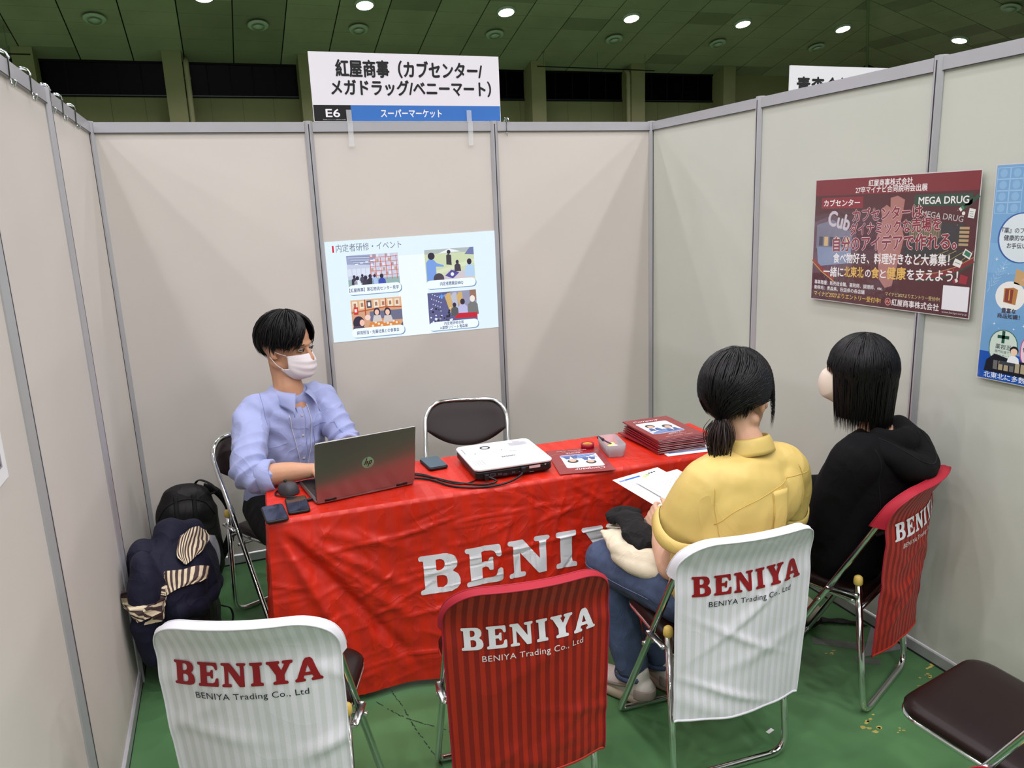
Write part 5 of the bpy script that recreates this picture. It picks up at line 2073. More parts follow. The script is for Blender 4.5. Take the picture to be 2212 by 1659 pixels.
c.text('『薬』のプロとして', 0.036, 0.452, 0.135, 0.0130, DK, 4, bold=0.018)
c.text('健康的な生活を', 0.044, 0.430, 0.115, 0.0130, DK, 4, bold=0.018)
c.text('お手伝いします', 0.056, 0.407, 0.110, 0.0130, DK, 4, bold=0.018)
c.poly([(0.160, 0.555), (0.20, 0.555), (0.20, 0.53), (0.178, 0.53), (0.178, 0.50), (0.160, 0.50)], (40, 62, 66), 2)
c.rect(0.150, 0.545, 0.34, 0.575, (34, 44, 50), 2)
for k in range(7):
    c.line([(0.012 + 0.007 * k, 0.285 + 0.012 * k), (0.036 + 0.006 * k, 0.300 + 0.010 * k)], 0.0014, (160, 198, 230), 1)
    c.line([(0.012 + 0.007 * k, 0.285 + 0.012 * k), (0.010 + 0.006 * k, 0.305 + 0.010 * k)], 0.0014, (160, 198, 230), 1)
c.line([(0.006, 0.270), (0.062, 0.372)], 0.0016, (160, 198, 230), 1)
c.poly([(0.090, 0.302), (0.124, 0.296), (0.128, 0.336), (0.094, 0.346)], (196, 160, 110), 2)
c.poly([(0.112, 0.314), (0.160, 0.296), (0.190, 0.300), (0.190, 0.326), (0.135, 0.334)], (214, 160, 140), 2.3)
c.disc(0.083, 0.263, 0.048, (232, 232, 228), 2, 0.045, 32)
c.poly([(0.062, 0.244), (0.102, 0.238), (0.106, 0.284), (0.092, 0.290), (0.062, 0.286)], (176, 120, 50), 3)
c.poly([(0.066, 0.246), (0.090, 0.242), (0.092, 0.284), (0.066, 0.284)], (130, 44, 36), 3.4)
c.line([(0.080, 0.250), (0.080, 0.282)], 0.003, (214, 170, 70), 3.8)
c.text('豊富な', 0.060, 0.213, 0.046, 0.0115, (60, 60, 74), 4, fat=0.05)
c.text('商品知識！', 0.048, 0.196, 0.072, 0.0115, (60, 60, 74), 4, fat=0.03)
c.text('社会に', 0.140, 0.200, 0.110, 0.034, (44, 62, 96), 4, bold=0.02)
for x, y, s in ((0.028, 0.372, 0.007), (0.052, 0.345, 0.005), (0.040, 0.175, 0.006), (0.078, 0.148, 0.007), (0.105, 0.165, 0.005), (0.135, 0.178, 0.006), (0.056, 0.162, 0.003), (0.07, 0.33, 0.003)):
    c.poly([(x - s, y), (x - s * 0.15, y + s * 0.15), (x, y + s), (x + s * 0.15, y + s * 0.15), (x + s, y), (x + s * 0.15, y - s * 0.15), (x, y - s), (x - s * 0.15, y - s * 0.15)], (232, 240, 250), 2)
for x0, col, ring_ in ((0.030, (206, 222, 210), (70, 110, 100)), (0.132, (232, 206, 222), (190, 90, 130)), (0.234, (222, 222, 200), (150, 140, 90))):
    c.rrect(x0, 0.050, x0 + 0.094, 0.160, 0.046, ring_, 2)
    c.rrect(x0 + 0.003, 0.053, x0 + 0.091, 0.157, 0.043, col, 2.4)
c.rect(0.056, 0.132, 0.094, 0.142, (34, 84, 66), 3)
c.rect(0.070, 0.118, 0.080, 0.156, (34, 84, 66), 3)
c.text('薬担当', 0.052, 0.100, 0.050, 0.0125, DK, 3, bold=0.01)
c.text('専門知識で', 0.051, 0.087, 0.048, 0.0075, DK, 3)
c.text('健康サポート', 0.046, 0.074, 0.056, 0.0075, DK, 3)
c.poly([(0.152, 0.136), (0.170, 0.146), (0.190, 0.136), (0.170, 0.126)], (170, 60, 110), 3)
c.text('化粧品担当', 0.140, 0.102, 0.080, 0.0125, DK, 3, bold=0.012)
c.text('美のトレンドを', 0.146, 0.086, 0.070, 0.0075, DK, 3)
c.poly([(0.020, 0.024), (0.026, 0.060), (0.052, 0.082), (0.125, 0.068), (0.300, 0.078), (0.300, 0.020)], (26, 30, 40), 4)
for k in range(8):
    c.rect(0.050 + 0.018 * k, 0.034, 0.064 + 0.018 * k, 0.062, (172, 160, 132) if k % 3 else (110, 110, 110), 4.4)
c.rect(0.070, 0.052, 0.120, 0.063, (60, 66, 74), 4.8)
c.disc(0.114, 0.100, 0.014, (30, 28, 34), 5)
c.disc(0.114, 0.096, 0.011, (240, 206, 180), 5.4)
c.poly([(0.094, 0.062), (0.098, 0.078), (0.108, 0.084), (0.120, 0.084), (0.130, 0.078), (0.134, 0.062)], (236, 240, 244), 5)
c.text('北東北に多数展開！', 0.022, 0.006, 0.190, 0.0150, (230, 236, 246), 5, bold=0.012)
c.build('poster_print', M_poster, p2, pf2, 0.00006)

# small poster on the left wall, cut by the frame
e = empty('notice_sheet', (0.0015, -2.02, 1.165), radians(90), label='white notice sheet on the left wall at the left edge', cat='poster')
MB().box((-0.42, -0.0008, 0.0), (0.0, 0.0, 0.30)).build('sheet', M_paper, e)
c = Canvas()
c.rect(-0.41, 0.16, -0.01, 0.29, (206, 208, 206), 0)
c.rect(-0.34, 0.03, -0.03, 0.13, (150, 150, 156), 0)
for k in range(8):
    c.poly([(-0.33 + 0.037 * k, 0.035), (-0.30 + 0.037 * k, 0.035), (-0.305 + 0.037 * k, 0.10 + 0.02 * (k % 2)), (-0.325 + 0.037 * k, 0.09)], (60, 60, 70) if k % 2 else (110, 112, 124), 1)
c.build('sheet_print', M_print, e, lambda x, y, h: (x, -0.0008 - h, y))
# ================================================================== people
class Fr:
    """upright local frame: f forward, s to the figure's own left, u up"""

    def __init__(s, o, F, U=(0, 0, 1)):
        s.o = Vector(o)
        s.F = Vector(F).normalized()
        U = Vector(U)
        s.S = U.cross(s.F).normalized()
        s.U = s.F.cross(s.S).normalized()
        s.M = Matrix((s.F, s.S, s.U)).transposed()

    def p(s, f, l, u):
        return s.o + s.F * f + s.S * l + s.U * u


def ell(c, r, fr=None, n=18, m=12):
    return MB().ellipsoid(c, r, n, m, fr.M if fr else None)


def skin_mat(name, rgb):
    m = mat(name, rgb, rough=0.5, spec=0.4, vary=0.04, vscale=25, bump=0.03, bscale=300)
    b = m.node_tree.nodes['Principled BSDF']
    b.inputs['Subsurface Weight'].default_value = 0.12
    b.inputs['Subsurface Radius'].default_value = (0.01, 0.004, 0.002)
    return m


def head_pieces(h, k=1.0, jaw=1.0):
    P = h.p
    ps = [ell(P(-0.012 * k, 0, 0.030 * k), (0.096 * k, 0.076 * k, 0.092 * k), h),
          ell(P(0.028 * k, 0, -0.042 * k), (0.062 * k, 0.059 * k * jaw, 0.070 * k), h),
          ell(P(0.058 * k, 0, -0.090 * k), (0.028 * k, 0.034 * k, 0.022 * k), h),
          ell(P(0.068 * k, 0, 0.024 * k), (0.022 * k, 0.050 * k, 0.012 * k), h),
          ell(P(0.072 * k, 0, -0.058 * k), (0.020 * k, 0.028 * k, 0.016 * k), h),
          ell(P(0.066 * k, 0.036 * k, -0.026 * k), (0.020 * k, 0.018 * k, 0.016 * k), h),
          ell(P(0.066 * k, -0.036 * k, -0.026 * k), (0.020 * k, 0.018 * k, 0.016 * k), h),
          limb([P(0.080 * k, 0, 0.012 * k), P(0.094 * k, 0, -0.010 * k), P(0.104 * k, 0, -0.030 * k)], [0.008 * k, 0.010 * k, 0.012 * k]),
          limb([P(0.045 * k, 0.030 * k, -0.080 * k), P(-0.015 * k, 0.058 * k, -0.055 * k)], [0.016 * k, 0.018 * k]),
          limb([P(0.045 * k, -0.030 * k, -0.080 * k), P(-0.015 * k, -0.058 * k, -0.055 * k)], [0.016 * k, 0.018 * k])]
    for s in (-1, 1):
        ps.append(limb([P(0.004 * k, s * 0.074 * k, 0.014 * k), P(-0.014 * k, s * 0.083 * k, 0.016 * k), P(-0.020 * k, s * 0.085 * k, -0.006 * k), P(-0.008 * k, s * 0.080 * k, -0.028 * k), P(0.002 * k, s * 0.074 * k, -0.030 * k)],
                       [0.006 * k, 0.007 * k, 0.007 * k, 0.007 * k, 0.006 * k], n=10))
        ps.append(ell(P(-0.008 * k, s * 0.076 * k, -0.006 * k), (0.012 * k, 0.006 * k, 0.022 * k), h))
    return ps


def hand_pieces(w, d, nrm, side, k=1.0, curl=0.5, thumb_up=0.4):
    """w wrist, d towards the fingers, nrm back of the hand, side +1 when the thumb is on d x nrm"""
    d, nrm = Vector(d).normalized(), Vector(nrm).normalized()
    t = d.cross(nrm).normalized() * side
    nrm = (nrm - d * nrm.dot(d)).normalized()
    w = Vector(w)
    ps = []
    for off, r in ((0.026, 0.013), (0.009, 0.0135), (-0.009, 0.013), (-0.025, 0.0115)):
        ps.append(limb([w - d * 0.008 + t * off * 0.55, w + d * 0.045 * k + t * off * 0.9, w + d * 0.085 * k + t * off], [0.013 * k, r * k, 0.0105 * k], n=10))
    for off, ln, c in ((0.027, 0.068, 0.9), (0.009, 0.078, 1.0), (-0.009, 0.073, 1.05), (-0.026, 0.056, 1.15)):
        a = w + d * 0.084 * k + t * off
        pts, ang = [a], curl * 0.5 * c
        for sg, rr in ((0.45, 1), (0.32, 1), (0.23, 1)):
            dd = d * cos(ang) - nrm * sin(ang)
            a = a + dd * ln * sg * k
            pts.append(a)
            ang += curl * 0.8 * c
        ps.append(limb(pts, [0.0098 * k, 0.0088 * k, 0.0080 * k, 0.0068 * k], n=10))
    a = w + d * 0.018 * k + t * 0.024
    b = a + (d * 0.55 + t * 0.75 - nrm * 0.15).normalized() * 0.036 * k
    c_ = b + (d * 0.85 + t * 0.35 - nrm * (0.5 - thumb_up)).normalized() * 0.030 * k
    e_ = c_ + (d * 0.95 - t * 0.05 - nrm * (0.5 - thumb_up)).normalized() * 0.022 * k
    ps.append(limb([w + t * 0.012, a, b, c_, e_], [0.013 * k, 0.0135 * k, 0.0115 * k, 0.0098 * k, 0.0078 * k], n=10))
    return ps


def folds(seed, am, f1=14, f2=30):
    def fn(p, n):
        v = noise.noise(Vector((p.x * f1, p.y * f1, p.z * f1 * 0.6 + seed)))
        w = noise.noise(Vector((p.x * f2 + seed, p.y * f2, p.z * f2 * 0.8)))
        return am * ((1 - abs(2.2 * v)) * 0.9 + 0.35 * w)
    return fn


M_hair = mat('black_hair', (8, 7, 8), rough=0.40, spec=0.35, vary=0.35, vscale=60)
M_hair2 = mat('soft_black_hair', (6, 5, 7), rough=0.34, spec=0.32, vary=0.3, vscale=60)
M_hair3 = mat('dark_brown_hair_ends', (38, 27, 24), rough=0.4, spec=0.4, vary=0.3, vscale=60)


def ribbon(mb, pts, w, nrm_c):
    """thin tapering lock: triangular section"""
    n = len(pts)
    o = len(mb.v)
    for i, p in enumerate(pts):
        a = pts[max(0, i - 1)]
        b = pts[min(n - 1, i + 1)]
        t = (b - a)
        if t.length < 1e-9:
            t = Vector((0, 0, -1))
        t.normalize()
        out = (p - nrm_c)
        out = out - t * out.dot(t)
        out.normalize()
        s = t.cross(out)
        q = i / (n - 1)
        ww = w * (0.55 + 0.9 * q * (1 - q) * 2) * (1 if q < 0.6 else max(0.08, 1 - (q - 0.6) / 0.42))
        mb.v += [p - s * ww, p + out * ww * 0.55, p + s * ww]
    for i in range(n - 1):
        for j in range(3):
            k = (j + 1) % 3
            mb.f.append((o + i * 3 + j, o + i * 3 + k, o + (i + 1) * 3 + k, o + (i + 1) * 3 + j))


def make_hair(parent, h, cen, rad, pend, nstr, seed, m, drop=None, part=None, w=0.0032, seg=11, rough=0.012, name='hair', bias=None, jit=4):
    """h head frame; cen local centre of the hair envelope; rad local radii (f back/forward pair, s, u);
    pend(az) polar angle in degrees where the hair ends, drop(az) extra hanging length"""
    rs = random.Random(seed)
    C = h.p(*cen)
    rf, rb, rsd, ru, rd = rad

    def env(az, p, lift=1.0):
        a, q = radians(az), radians(p)
        f, s, u = sin(q) * cos(a), sin(q) * sin(a), cos(q)
        return C + h.F * (f * (rf if f > 0 else rb) * lift) + h.S * (s * rsd * lift) + h.U * (u * (ru if u > 0 else rd) * lift)
    mb = MB()

    def cap(u, v):
        az = 360 * u
        return env(az, max(0.5, pend(az) * v * 0.97), 0.965 + 0.01 * noise.noise(Vector((u * 30, v * 6, seed))))
    mb.grid(cap, 72, 22, closed_u=True)
    cap_o = mb.build(name, m, parent, True)
    mb = MB()
    for k in range(nstr):
        az = rs.uniform(0, 360)
        azc = (az + 180) % 360 - 180
        p0 = rs.uniform(2, 60) if rs.random() < 0.55 else rs.uniform(40, 100)
        pe = pend(az) + rs.gauss(0, jit) + 5 * noise.noise(Vector((az * 0.05, seed, 0)))
        if p0 > pe - 12:
            p0 = max(2, pe - rs.uniform(15, 50))
        dr = drop(az) if drop else 0.0
        dr *= rs.uniform(0.80, 1.04)
        lf = 0.975 + abs(rs.gauss(0, rough * 1.6))
        az1 = azc
        if part is not None:
            az1 = part(azc, rs)
        pts = []
        n1 = seg if dr <= 0 else max(6, seg - 2)
        ph, amp = rs.uniform(0, 6), rs.uniform(0, 3.0)
        for i in range(n1):
            t = i / (n1 - 1)
            a_ = azc + (az1 - azc) * t * t + amp * sin(t * 3 + ph)
            pts.append(env(a_, p0 + (pe - p0) * t, lf + 0.02 * sin(pi * t)))
        if dr > 0.004:
            last = pts[-1]
            out = (last - C)
            out.z = 0
            out.normalize()
            for i in range(1, 7):
                t = i / 6
                pts.append(last + Vector((0, 0, -dr * t)) - out * (0.018 * t * (1 if bias is None else bias)) + h.S * 0.003 * sin(ph + 2 * t))
        ribbon(mb, pts, w * rs.uniform(0.6, 1.3), C)
    mb.build(name + '_locks', m, cap_o, True)
    return cap_o, env, C


def seam(parent, bvh, pts, cast, r, m, name='seam', k=8, lift=0.0006, rb=None):
    S = project_path(bvh, spline(pts, k), cast, lift)
    if len(S) > 2:
        return MB().tube(S, r, 6, rb=rb).build(name, m, parent, True)


def eye(parent, h, k, s, m_w, m_i):
    c = h.p(0.076 * k, s * 0.031 * k, 0.004 * k)
    o = MB().ellipsoid(c, (0.0120 * k, 0.0150 * k, 0.0062 * k), 14, 10, h.M).build('eye', m_w, parent, True)
    MB().ellipsoid(c + h.F * 0.0088 * k, (0.0042 * k, 0.0056 * k, 0.0050 * k), 12, 8, h.M).build('iris', m_i, o, True)
    pts = [h.p((0.0755 + 0.0145 * cos(t)) * k, (s * 0.031 + 0.0165 * sin(t)) * k, (0.011 - 0.004 * abs(sin(t))) * k) for t in np.linspace(-1.3, 1.3, 8)]
    MB().tube(pts, 0.0018, 6).build('eyelid', m_i, o, True)
    pts = [h.p((0.088 - 0.010 * abs(t)) * k, (s * (0.031 + 0.019 * t)) * k, (0.026 - 0.004 * t * t) * k) for t in np.linspace(-1, 1, 7)]
    MB().tube(pts, [0.0012, 0.0022, 0.0026, 0.0026, 0.0022, 0.0018, 0.0010], 6, rb=0.0015).build('eyebrow', M_hair, parent, True)


def face_mask(parent, h, k, m, pleats=True, ridge=False):
    def fn(u, v):
        a = (u * 2 - 1)
        az = a * radians(64)
        w = 1 - abs(a) ** 2.5
        top, bot = 0.010 * w - 0.018, -0.112 * w - 0.070 * (1 - w)
        z = bot + (top - bot) * v
        rr = 0.088 + 0.030 * sin(pi * min(1, max(0, (z + 0.122) / 0.13))) ** 0.8
        rs_ = 0.070 + 0.004 * sin(pi * v)
        pl = 0.0
        if pleats:
            pl = 0.0034 * (abs(((v * 4.0) % 1.0) - 0.5) * 2 - 0.5) * w + 0.001 * sin(u * 17 + v * 5)
        if ridge:
            pl = 0.006 * math.exp(-(a / 0.12) ** 2)
        x = (rr * cos(az) + pl) - 0.004
        if v > 0.9:
            x -= 0.005 * (v - 0.9) / 0.1
        if v < 0.15:
            x -= 0.030 * (0.15 - v) / 0.15
        return h.p(x * k, rs_ * sin(az) * 1.06 * k, z * k)
    o = sheet('face_mask', fn, 36, 28, m, parent, thick=0.0014)
    if pleats:
        for s in (-1, 1):
            for z0, z1 in ((-0.016, 0.004), (-0.070, -0.024)):
                a = h.p(0.037 * k, s * 0.068 * k, z0 * k)
                b = h.p(0.008 * k, s * 0.079 * k, (z0 * 0.6 + z1 * 0.4) * k)
                c_ = h.p(-0.018 * k, s * 0.084 * k, z1 * k)
                MB().tube(spline([a, b, c_], 5), 0.0013, 6).build('ear_loop', m, o, True)
    return o


M_eyew = mat('eye_white', (186, 176, 168), rough=0.25)
M_iris = mat('dark_iris', (28, 18, 14), rough=0.2)
M_mask = mat('white_mask_fabric', (228, 222, 224), rough=0.75, sheen=0.1)
M_mask2 = mat('ivory_mask_fabric', (216, 202, 186), rough=0.7)

# ------------------------------------------------------------------ man in a blue shirt
M_skin = skin_mat('skin_tan', (196, 148, 116))
M_blue = mat('blue_shirt_cotton', (152, 162, 204), rough=0.68, sheen=0.1, bump=0.05, bscale=120, crease=0.6, cscale=9.0)
M_blued = mat('blue_shirt_seam', (116, 126, 172), rough=0.7)
M_trou = mat('black_trousers_cloth', (10, 10, 12), rough=0.85, spec=0.3, crease=0.5, cscale=10.0, bump=0.08, bscale=200)
t = Fr((0, 0, 0), (0.42, -0.907, 0))
hm = Fr((0.664, -0.640, 1.158), (0.80, -0.58, -0.14))
k = 1.06
man = empty('person', (0.60, -0.60, 0), label='man in a rolled-sleeve blue shirt and white face mask sitting behind the laptop', cat='person')


def tv(p, o=Vector((0.60, -0.60, 0))):
    return p


def adopt(parent):
    """keep world coordinates of children built in world space"""
    mi = Matrix.Translation(-parent.location)
    for c_ in parent.children:
        c_.matrix_parent_inverse = mi


ps = head_pieces(hm, k)
neck = Vector((0.652, -0.655, 0.985))
ps += [limb([hm.p(-0.028, 0, -0.03), (hm.p(-0.028, 0, -0.03) + neck) / 2 + Vector((0, 0, -0.01)), neck, neck + Vector((-0.005, 0.01, -0.06))], [0.054, 0.053, 0.060, 0.085]),
       limb([(0.60, -0.60, 0.50), (0.605, -0.615, 0.64), (0.625, -0.635, 0.80), (0.640, -0.645, 0.90), (0.648, -0.650, 0.945)], [0.135, 0.13, 0.145, 0.155, 0.11], [0.09, 0.088, 0.088, 0.08, 0.06], up=t.F)]
Rs, Re, Rw = Vector((0.500, -0.715, 0.915)), Vector((0.474, -0.962, 0.742)), Vector((0.690, -1.012, 0.752))
Ls, Le, Lw = Vector((0.785, -0.585, 0.915)), Vector((0.846, -0.735, 0.760)), Vector((0.858, -0.945, 0.758))
ps += [limb([Rs, (Rs + Re) / 2, Re], [0.050, 0.044, 0.040]), limb([Re, (Re + Rw) / 2 + Vector((0, 0, 0.004)), Rw], [0.042, 0.040, 0.027]),
       limb([Ls, (Ls + Le) / 2, Le], [0.050, 0.044, 0.040]), limb([Le, (Le + Lw) / 2, Lw], [0.042, 0.038, 0.027])]
ps += hand_pieces(Rw, (0.86, -0.50, -0.12), (0, 0, 1), 1, 0.95, 0.45)
ps += hand_pieces(Lw, (-0.12, -0.98, -0.12), (0, 0, 1), -1, 0.95, 0.45)
hipR, hipL = Vector((0.515, -0.635, 0.505)), Vector((0.685, -0.560, 0.505))
knR, knL = Vector((0.555, -0.975, 0.500)), Vector((0.800, -0.930, 0.500))
ftR, ftL = Vector((0.590, -0.960, 0.09)), Vector((0.820, -0.905, 0.09))
ps += [limb([hipR, (hipR + knR) / 2, knR], [0.070, 0.066, 0.050]), limb([knR, (knR + ftR) / 2, ftR], [0.050, 0.048, 0.034]),
       limb([hipL, (hipL + knL) / 2, knL], [0.070, 0.066, 0.050]), limb([knL, (knL + ftL) / 2, ftL], [0.050, 0.048, 0.034])]
organic('body', ps, 0.0048, M_skin, man, 4)
for s in (-1, 1):
    eye(man, hm, k, s, M_eyew, M_iris)
# shirt
sh = [limb([(0.595, -0.595, 0.500), (0.602, -0.612, 0.62), (0.622, -0.632, 0.76), (0.640, -0.645, 0.88), (0.648, -0.648, 0.930), (0.652, -0.654, 0.958)], [0.175, 0.160, 0.164, 0.172, 0.140, 0.062], [0.126, 0.118, 0.116, 0.104, 0.084, 0.055], up=t.F, n=24)]
sh += [limb([Rs + Vector((0.0, 0, 0.004)), (Rs + Ls) / 2 + Vector((0.01, 0.0, 0.030)), Ls + Vector((0, 0, 0.004))], [0.062, 0.066, 0.062], [0.062, 0.056, 0.062]),
       limb([Rs + Vector((0.03, 0.01, 0.01)), Rs + Vector((-0.006, -0.03, -0.02)), (Rs + Re) / 2 + Vector((-0.004, 0, 0.004)), Re + Vector((-0.012, 0.02, 0.018)), Re + Vector((0.035, -0.006, 0.0))], [0.066, 0.066, 0.062, 0.060, 0.055], n=20),
       limb([Ls + Vector((-0.03, 0, 0.01)), Ls + Vector((0.006, -0.02, -0.02)), (Ls + Le) / 2, Le + Vector((0.004, 0.0, 0.0)), Le + Vector((0.002, -0.05, -0.004))], [0.066, 0.064, 0.059, 0.055, 0.050], n=20)]


def shirt_fold(p, n):
    v = folds(3.0, 0.0065, 12, 30)(p, n) + 0.004 * math.exp(-((p - Rs).length / 0.25) ** 2) * sin((p.x * 0.6 + p.z) * 70 + 3 * noise.noise(p * 7))
    # gathered folds across the sleeves near the elbows
    for e_, ax in ((Re, (Re - Rs)), (Le, (Le - Ls))):
        d = (p - e_)
        w = math.exp(-(d.length / 0.13) ** 2)
        a = ax.normalized()
        q = d.dot(a) + 0.35 * d.x + 0.02 * noise.noise(p * 9)
        v += 0.0078 * w * (1 - 2 * abs(sin(q * 62)))
    return v


shirt = organic('shirt', sh, 0.0055, M_blue, man, 5, shirt_fold)
bv = bvh_of(shirt)
# rolled cuffs
for a, b, r in ((Re + Vector((0.020, -0.004, 0.0)), Re + Vector((0.074, -0.016, 0.002)), 0.055), (Le + Vector((0.0, -0.030, 0)), Le + Vector((0.004, -0.078, 0)), 0.050)):
    d = (b - a)
    mb = MB()
    n_ = 30
    prof = [(0.0, 0.92), (0.1, 1.10), (0.5, 1.14), (0.95, 1.08), (1.0, 0.97), (0.9, 0.80), (0.3, 0.78)]
    M_ = d.normalized().to_track_quat('Z', 'Y').to_matrix()
    for q, s_ in prof:
        for j in range(n_):
            an = 2 * pi * j / n_
            rr = r * s_ * (1 + 0.045 * sin(an * 3 + q * 4) + 0.02 * sin(an * 7 + q * 9))
            mb.v.append(a + d * q + M_ @ Vector((rr * cos(an), rr * sin(an), 0.006 * sin(an * 2))))
    for i in range(len(prof) - 1):
        for j in range(n_):
            k2 = (j + 1) % n_
            mb.f.append((i * n_ + j, i * n_ + k2, (i + 1) * n_ + k2, (i + 1) * n_ + j))
    mb.build('rolled_cuff', M_blue, man, True)
# collar flaps
cn = Fr(Vector((0.655, -0.655, 0.985)), (0.50, -0.866, 0.0))


def flap(s):
    def fn(u, v):
        # u back -> front, v neck -> edge
        az = radians(178 - 158 * u) * s
        top = cn.p(0.060 * cos(az) + 0.004 + 0.012 * u, 0.062 * sin(az), 0.028 - 0.030 * u)
        o0 = cn.p(0.086 * cos(az), 0.094 * sin(az), -0.014 - 0.012 * u)
        tip = cn.p(0.108, s * 0.060, -0.085)
        g = max(0, (u - 0.35) / 0.65) ** 1.6
        out = o0.lerp(tip, g)
        p = top.lerp(out, v)
        return p + cn.U * (0.010 * sin(pi * v)) + (p - cn.o).normalized() * 0.006 * sin(pi * v)
    return fn


for s in (-1, 1):
    sheet('collar', flap(s), 26, 8, M_blue, man, thick=0.0025)
cn2 = cn


def stand(u, v):
    az = radians(25 + 310 * u)
    return cn.p(0.058 * cos(az) + 0.002, 0.060 * sin(az), -0.012 + 0.040 * v - 0.016 * (cos(az) + 1))


sheet('collar_stand', stand, 30, 4, M_blue, man, thick=-0.002)
# placket, buttons, pocket, lanyard cords
cast = (-0.42, 0.907, 0.0)


def chest(l, z, f=0.16):
    return Vector((0.64, -0.645, 0)) + t.F * f + t.S * l + Vector((0, 0, z))


pl = project_path(bv, spline([chest(0.004, 0.925), chest(0.002, 0.86), chest(0, 0.78), chest(-0.004, 0.68), chest(-0.006, 0.60)], 8), cast, 0.0012)
MB().tube(pl, 0.014, 8, rb=0.0018, up=t.F).build('placket', M_blue, man, True)
for q in (4, 13, 21, 28):
    if q < len(pl):
        MB().ellipsoid(pl[q] + t.F * 0.003, (0.0052, 0.0052, 0.0026), 12, 6, Matrix.Rotation(radians(90), 3, 'X')).build('button', M_eyew, man, True)
for l0, l1 in ((0.012, 0.013),):
    seam(man, bv, [chest(0.014, 0.92), chest(0.014, 0.80), chest(0.010, 0.62)], cast, 0.0010, M_blued)
for pts in ([chest(0.055, 0.835), chest(0.12, 0.85)], [chest(0.055, 0.835), chest(0.055, 0.75), chest(0.062, 0.735)], [chest(0.062, 0.735), chest(0.11, 0.74)], [chest(0.12, 0.85), chest(0.118, 0.75), chest(0.11, 0.74)]):
    seam(man, bv, pts, cast, 0.0012, M_blued, 'pocket_seam', 5)
M_cord = mat('white_lanyard_cord', (206, 206, 214), rough=0.6)
for pts in ([chest(-0.050, 0.905), chest(-0.040, 0.82), chest(-0.018, 0.70), chest(-0.006, 0.62)], [chest(0.045, 0.93), chest(0.042, 0.82), chest(0.024, 0.70), chest(0.010, 0.62)]):
    seam(man, bv, pts, cast, 0.0014, M_cord, 'lanyard_cord', 8, 0.0035)
# shoulder seam
seam(man, bv, [Rs + Vector((0.05, 0.03, 0.12)), Rs + Vector((0.045, -0.05, 0.10)), Rs + Vector((0.055, -0.12, 0.0))], (-0.1, 0.75, -0.6), 0.0010, M_blued)
# trousers and shoes
tr_ = [limb([(0.60, -0.595, 0.575), (0.60, -0.60, 0.50)], [0.160, 0.172], [0.115, 0.122], up=t.F),
       limb([hipR, (hipR + knR) / 2 + Vector((-0.004, 0, 0)), knR], [0.092, 0.082, 0.066]), limb([knR, (knR + ftR) / 2, ftR], [0.064, 0.060, 0.052]),
       limb([hipL, (hipL + knL) / 2, knL], [0.092, 0.082, 0.066]), limb([knL, (knL + ftL) / 2, ftL], [0.064, 0.060, 0.052])]
organic('trousers', tr_, 0.008, M_trou, man, 4, folds(8.0, 0.004, 12, 26))
M_shoe = mat('black_leather', (18, 17, 17), rough=0.35)
for f_ in (ftR, ftL):
    fr = Fr((f_.x, f_.y, 0.0), (0.25, -0.95, 0))
    organic('shoe', [limb([fr.p(-0.045, 0, 0.045), fr.p(0.05, 0, 0.040), fr.p(0.15, 0, 0.030)], [0.036, 0.042, 0.036], [0.042, 0.036, 0.026], up=(0, 0, 1)), limb([fr.p(-0.02, 0, 0.05), fr.p(-0.02, 0, 0.095)], [0.038, 0.036])], 0.007, M_shoe, man, 3)
face_mask(man, hm, k * 1.03, M_mask, True)


def man_end(az):
    a = abs((az + 180) % 360 - 180)
    if a < 14:
        return 44
    if a < 30:
        return 44 + (a - 14) * 3.0
    if a < 75:
        return 92 + (a - 30) * 0.24
    if a < 115:
        return 103 - (a - 75) * 0.02
    return 102 + (a - 115) * 0.62


def man_part(azc, rs):
    if abs(azc) < 62:
        s = 1 if (azc + 3) > 0 else -1
        return s * (26 + abs(azc) * 0.62 + rs.uniform(-5, 5))
    return azc


hr_o, env_, C_ = make_hair(man, hm, (-0.010, 0, 0.034), (0.112, 0.120, 0.097, 0.112, 0.112), man_end, 1700, 5, M_hair, part=man_part, w=0.0030, rough=0.022, jit=7)
rs = random.Random(77)
mb = MB()
for k_ in range(260):
    s = rs.choice((-1, 1))
    a0, a1 = s * rs.uniform(2, 14), s * rs.uniform(28, 62)
    pe = rs.uniform(84, 106)
    pts = []
    for i in range(10):
        q = i / 9
        a_ = a0 + (a1 - a0) * q ** 1.2
        pts.append(env_(a_, 14 + (pe - 14) * q, 1.0 + 0.10 * sin(pi * min(1, q * 1.15)) + rs.uniform(0, 0.004)))
    ribbon(mb, pts, 0.0032 * rs.uniform(0.6, 1.2), C_)
mb.build('fringe_locks', M_hair, hr_o, True)
mb = MB()
for k_ in range(70):
    a_ = rs.uniform(0, 360)
    p_ = rs.uniform(5, 60)
    pts = [env_(a_ + 4 * i, p_ + 6 * i, 0.99 + 0.012 * i) for i in range(4)]
    ribbon(mb, pts, 0.0008, C_)
mb.build('flyaway_hairs', M_hair, hr_o, True)
adopt(man)

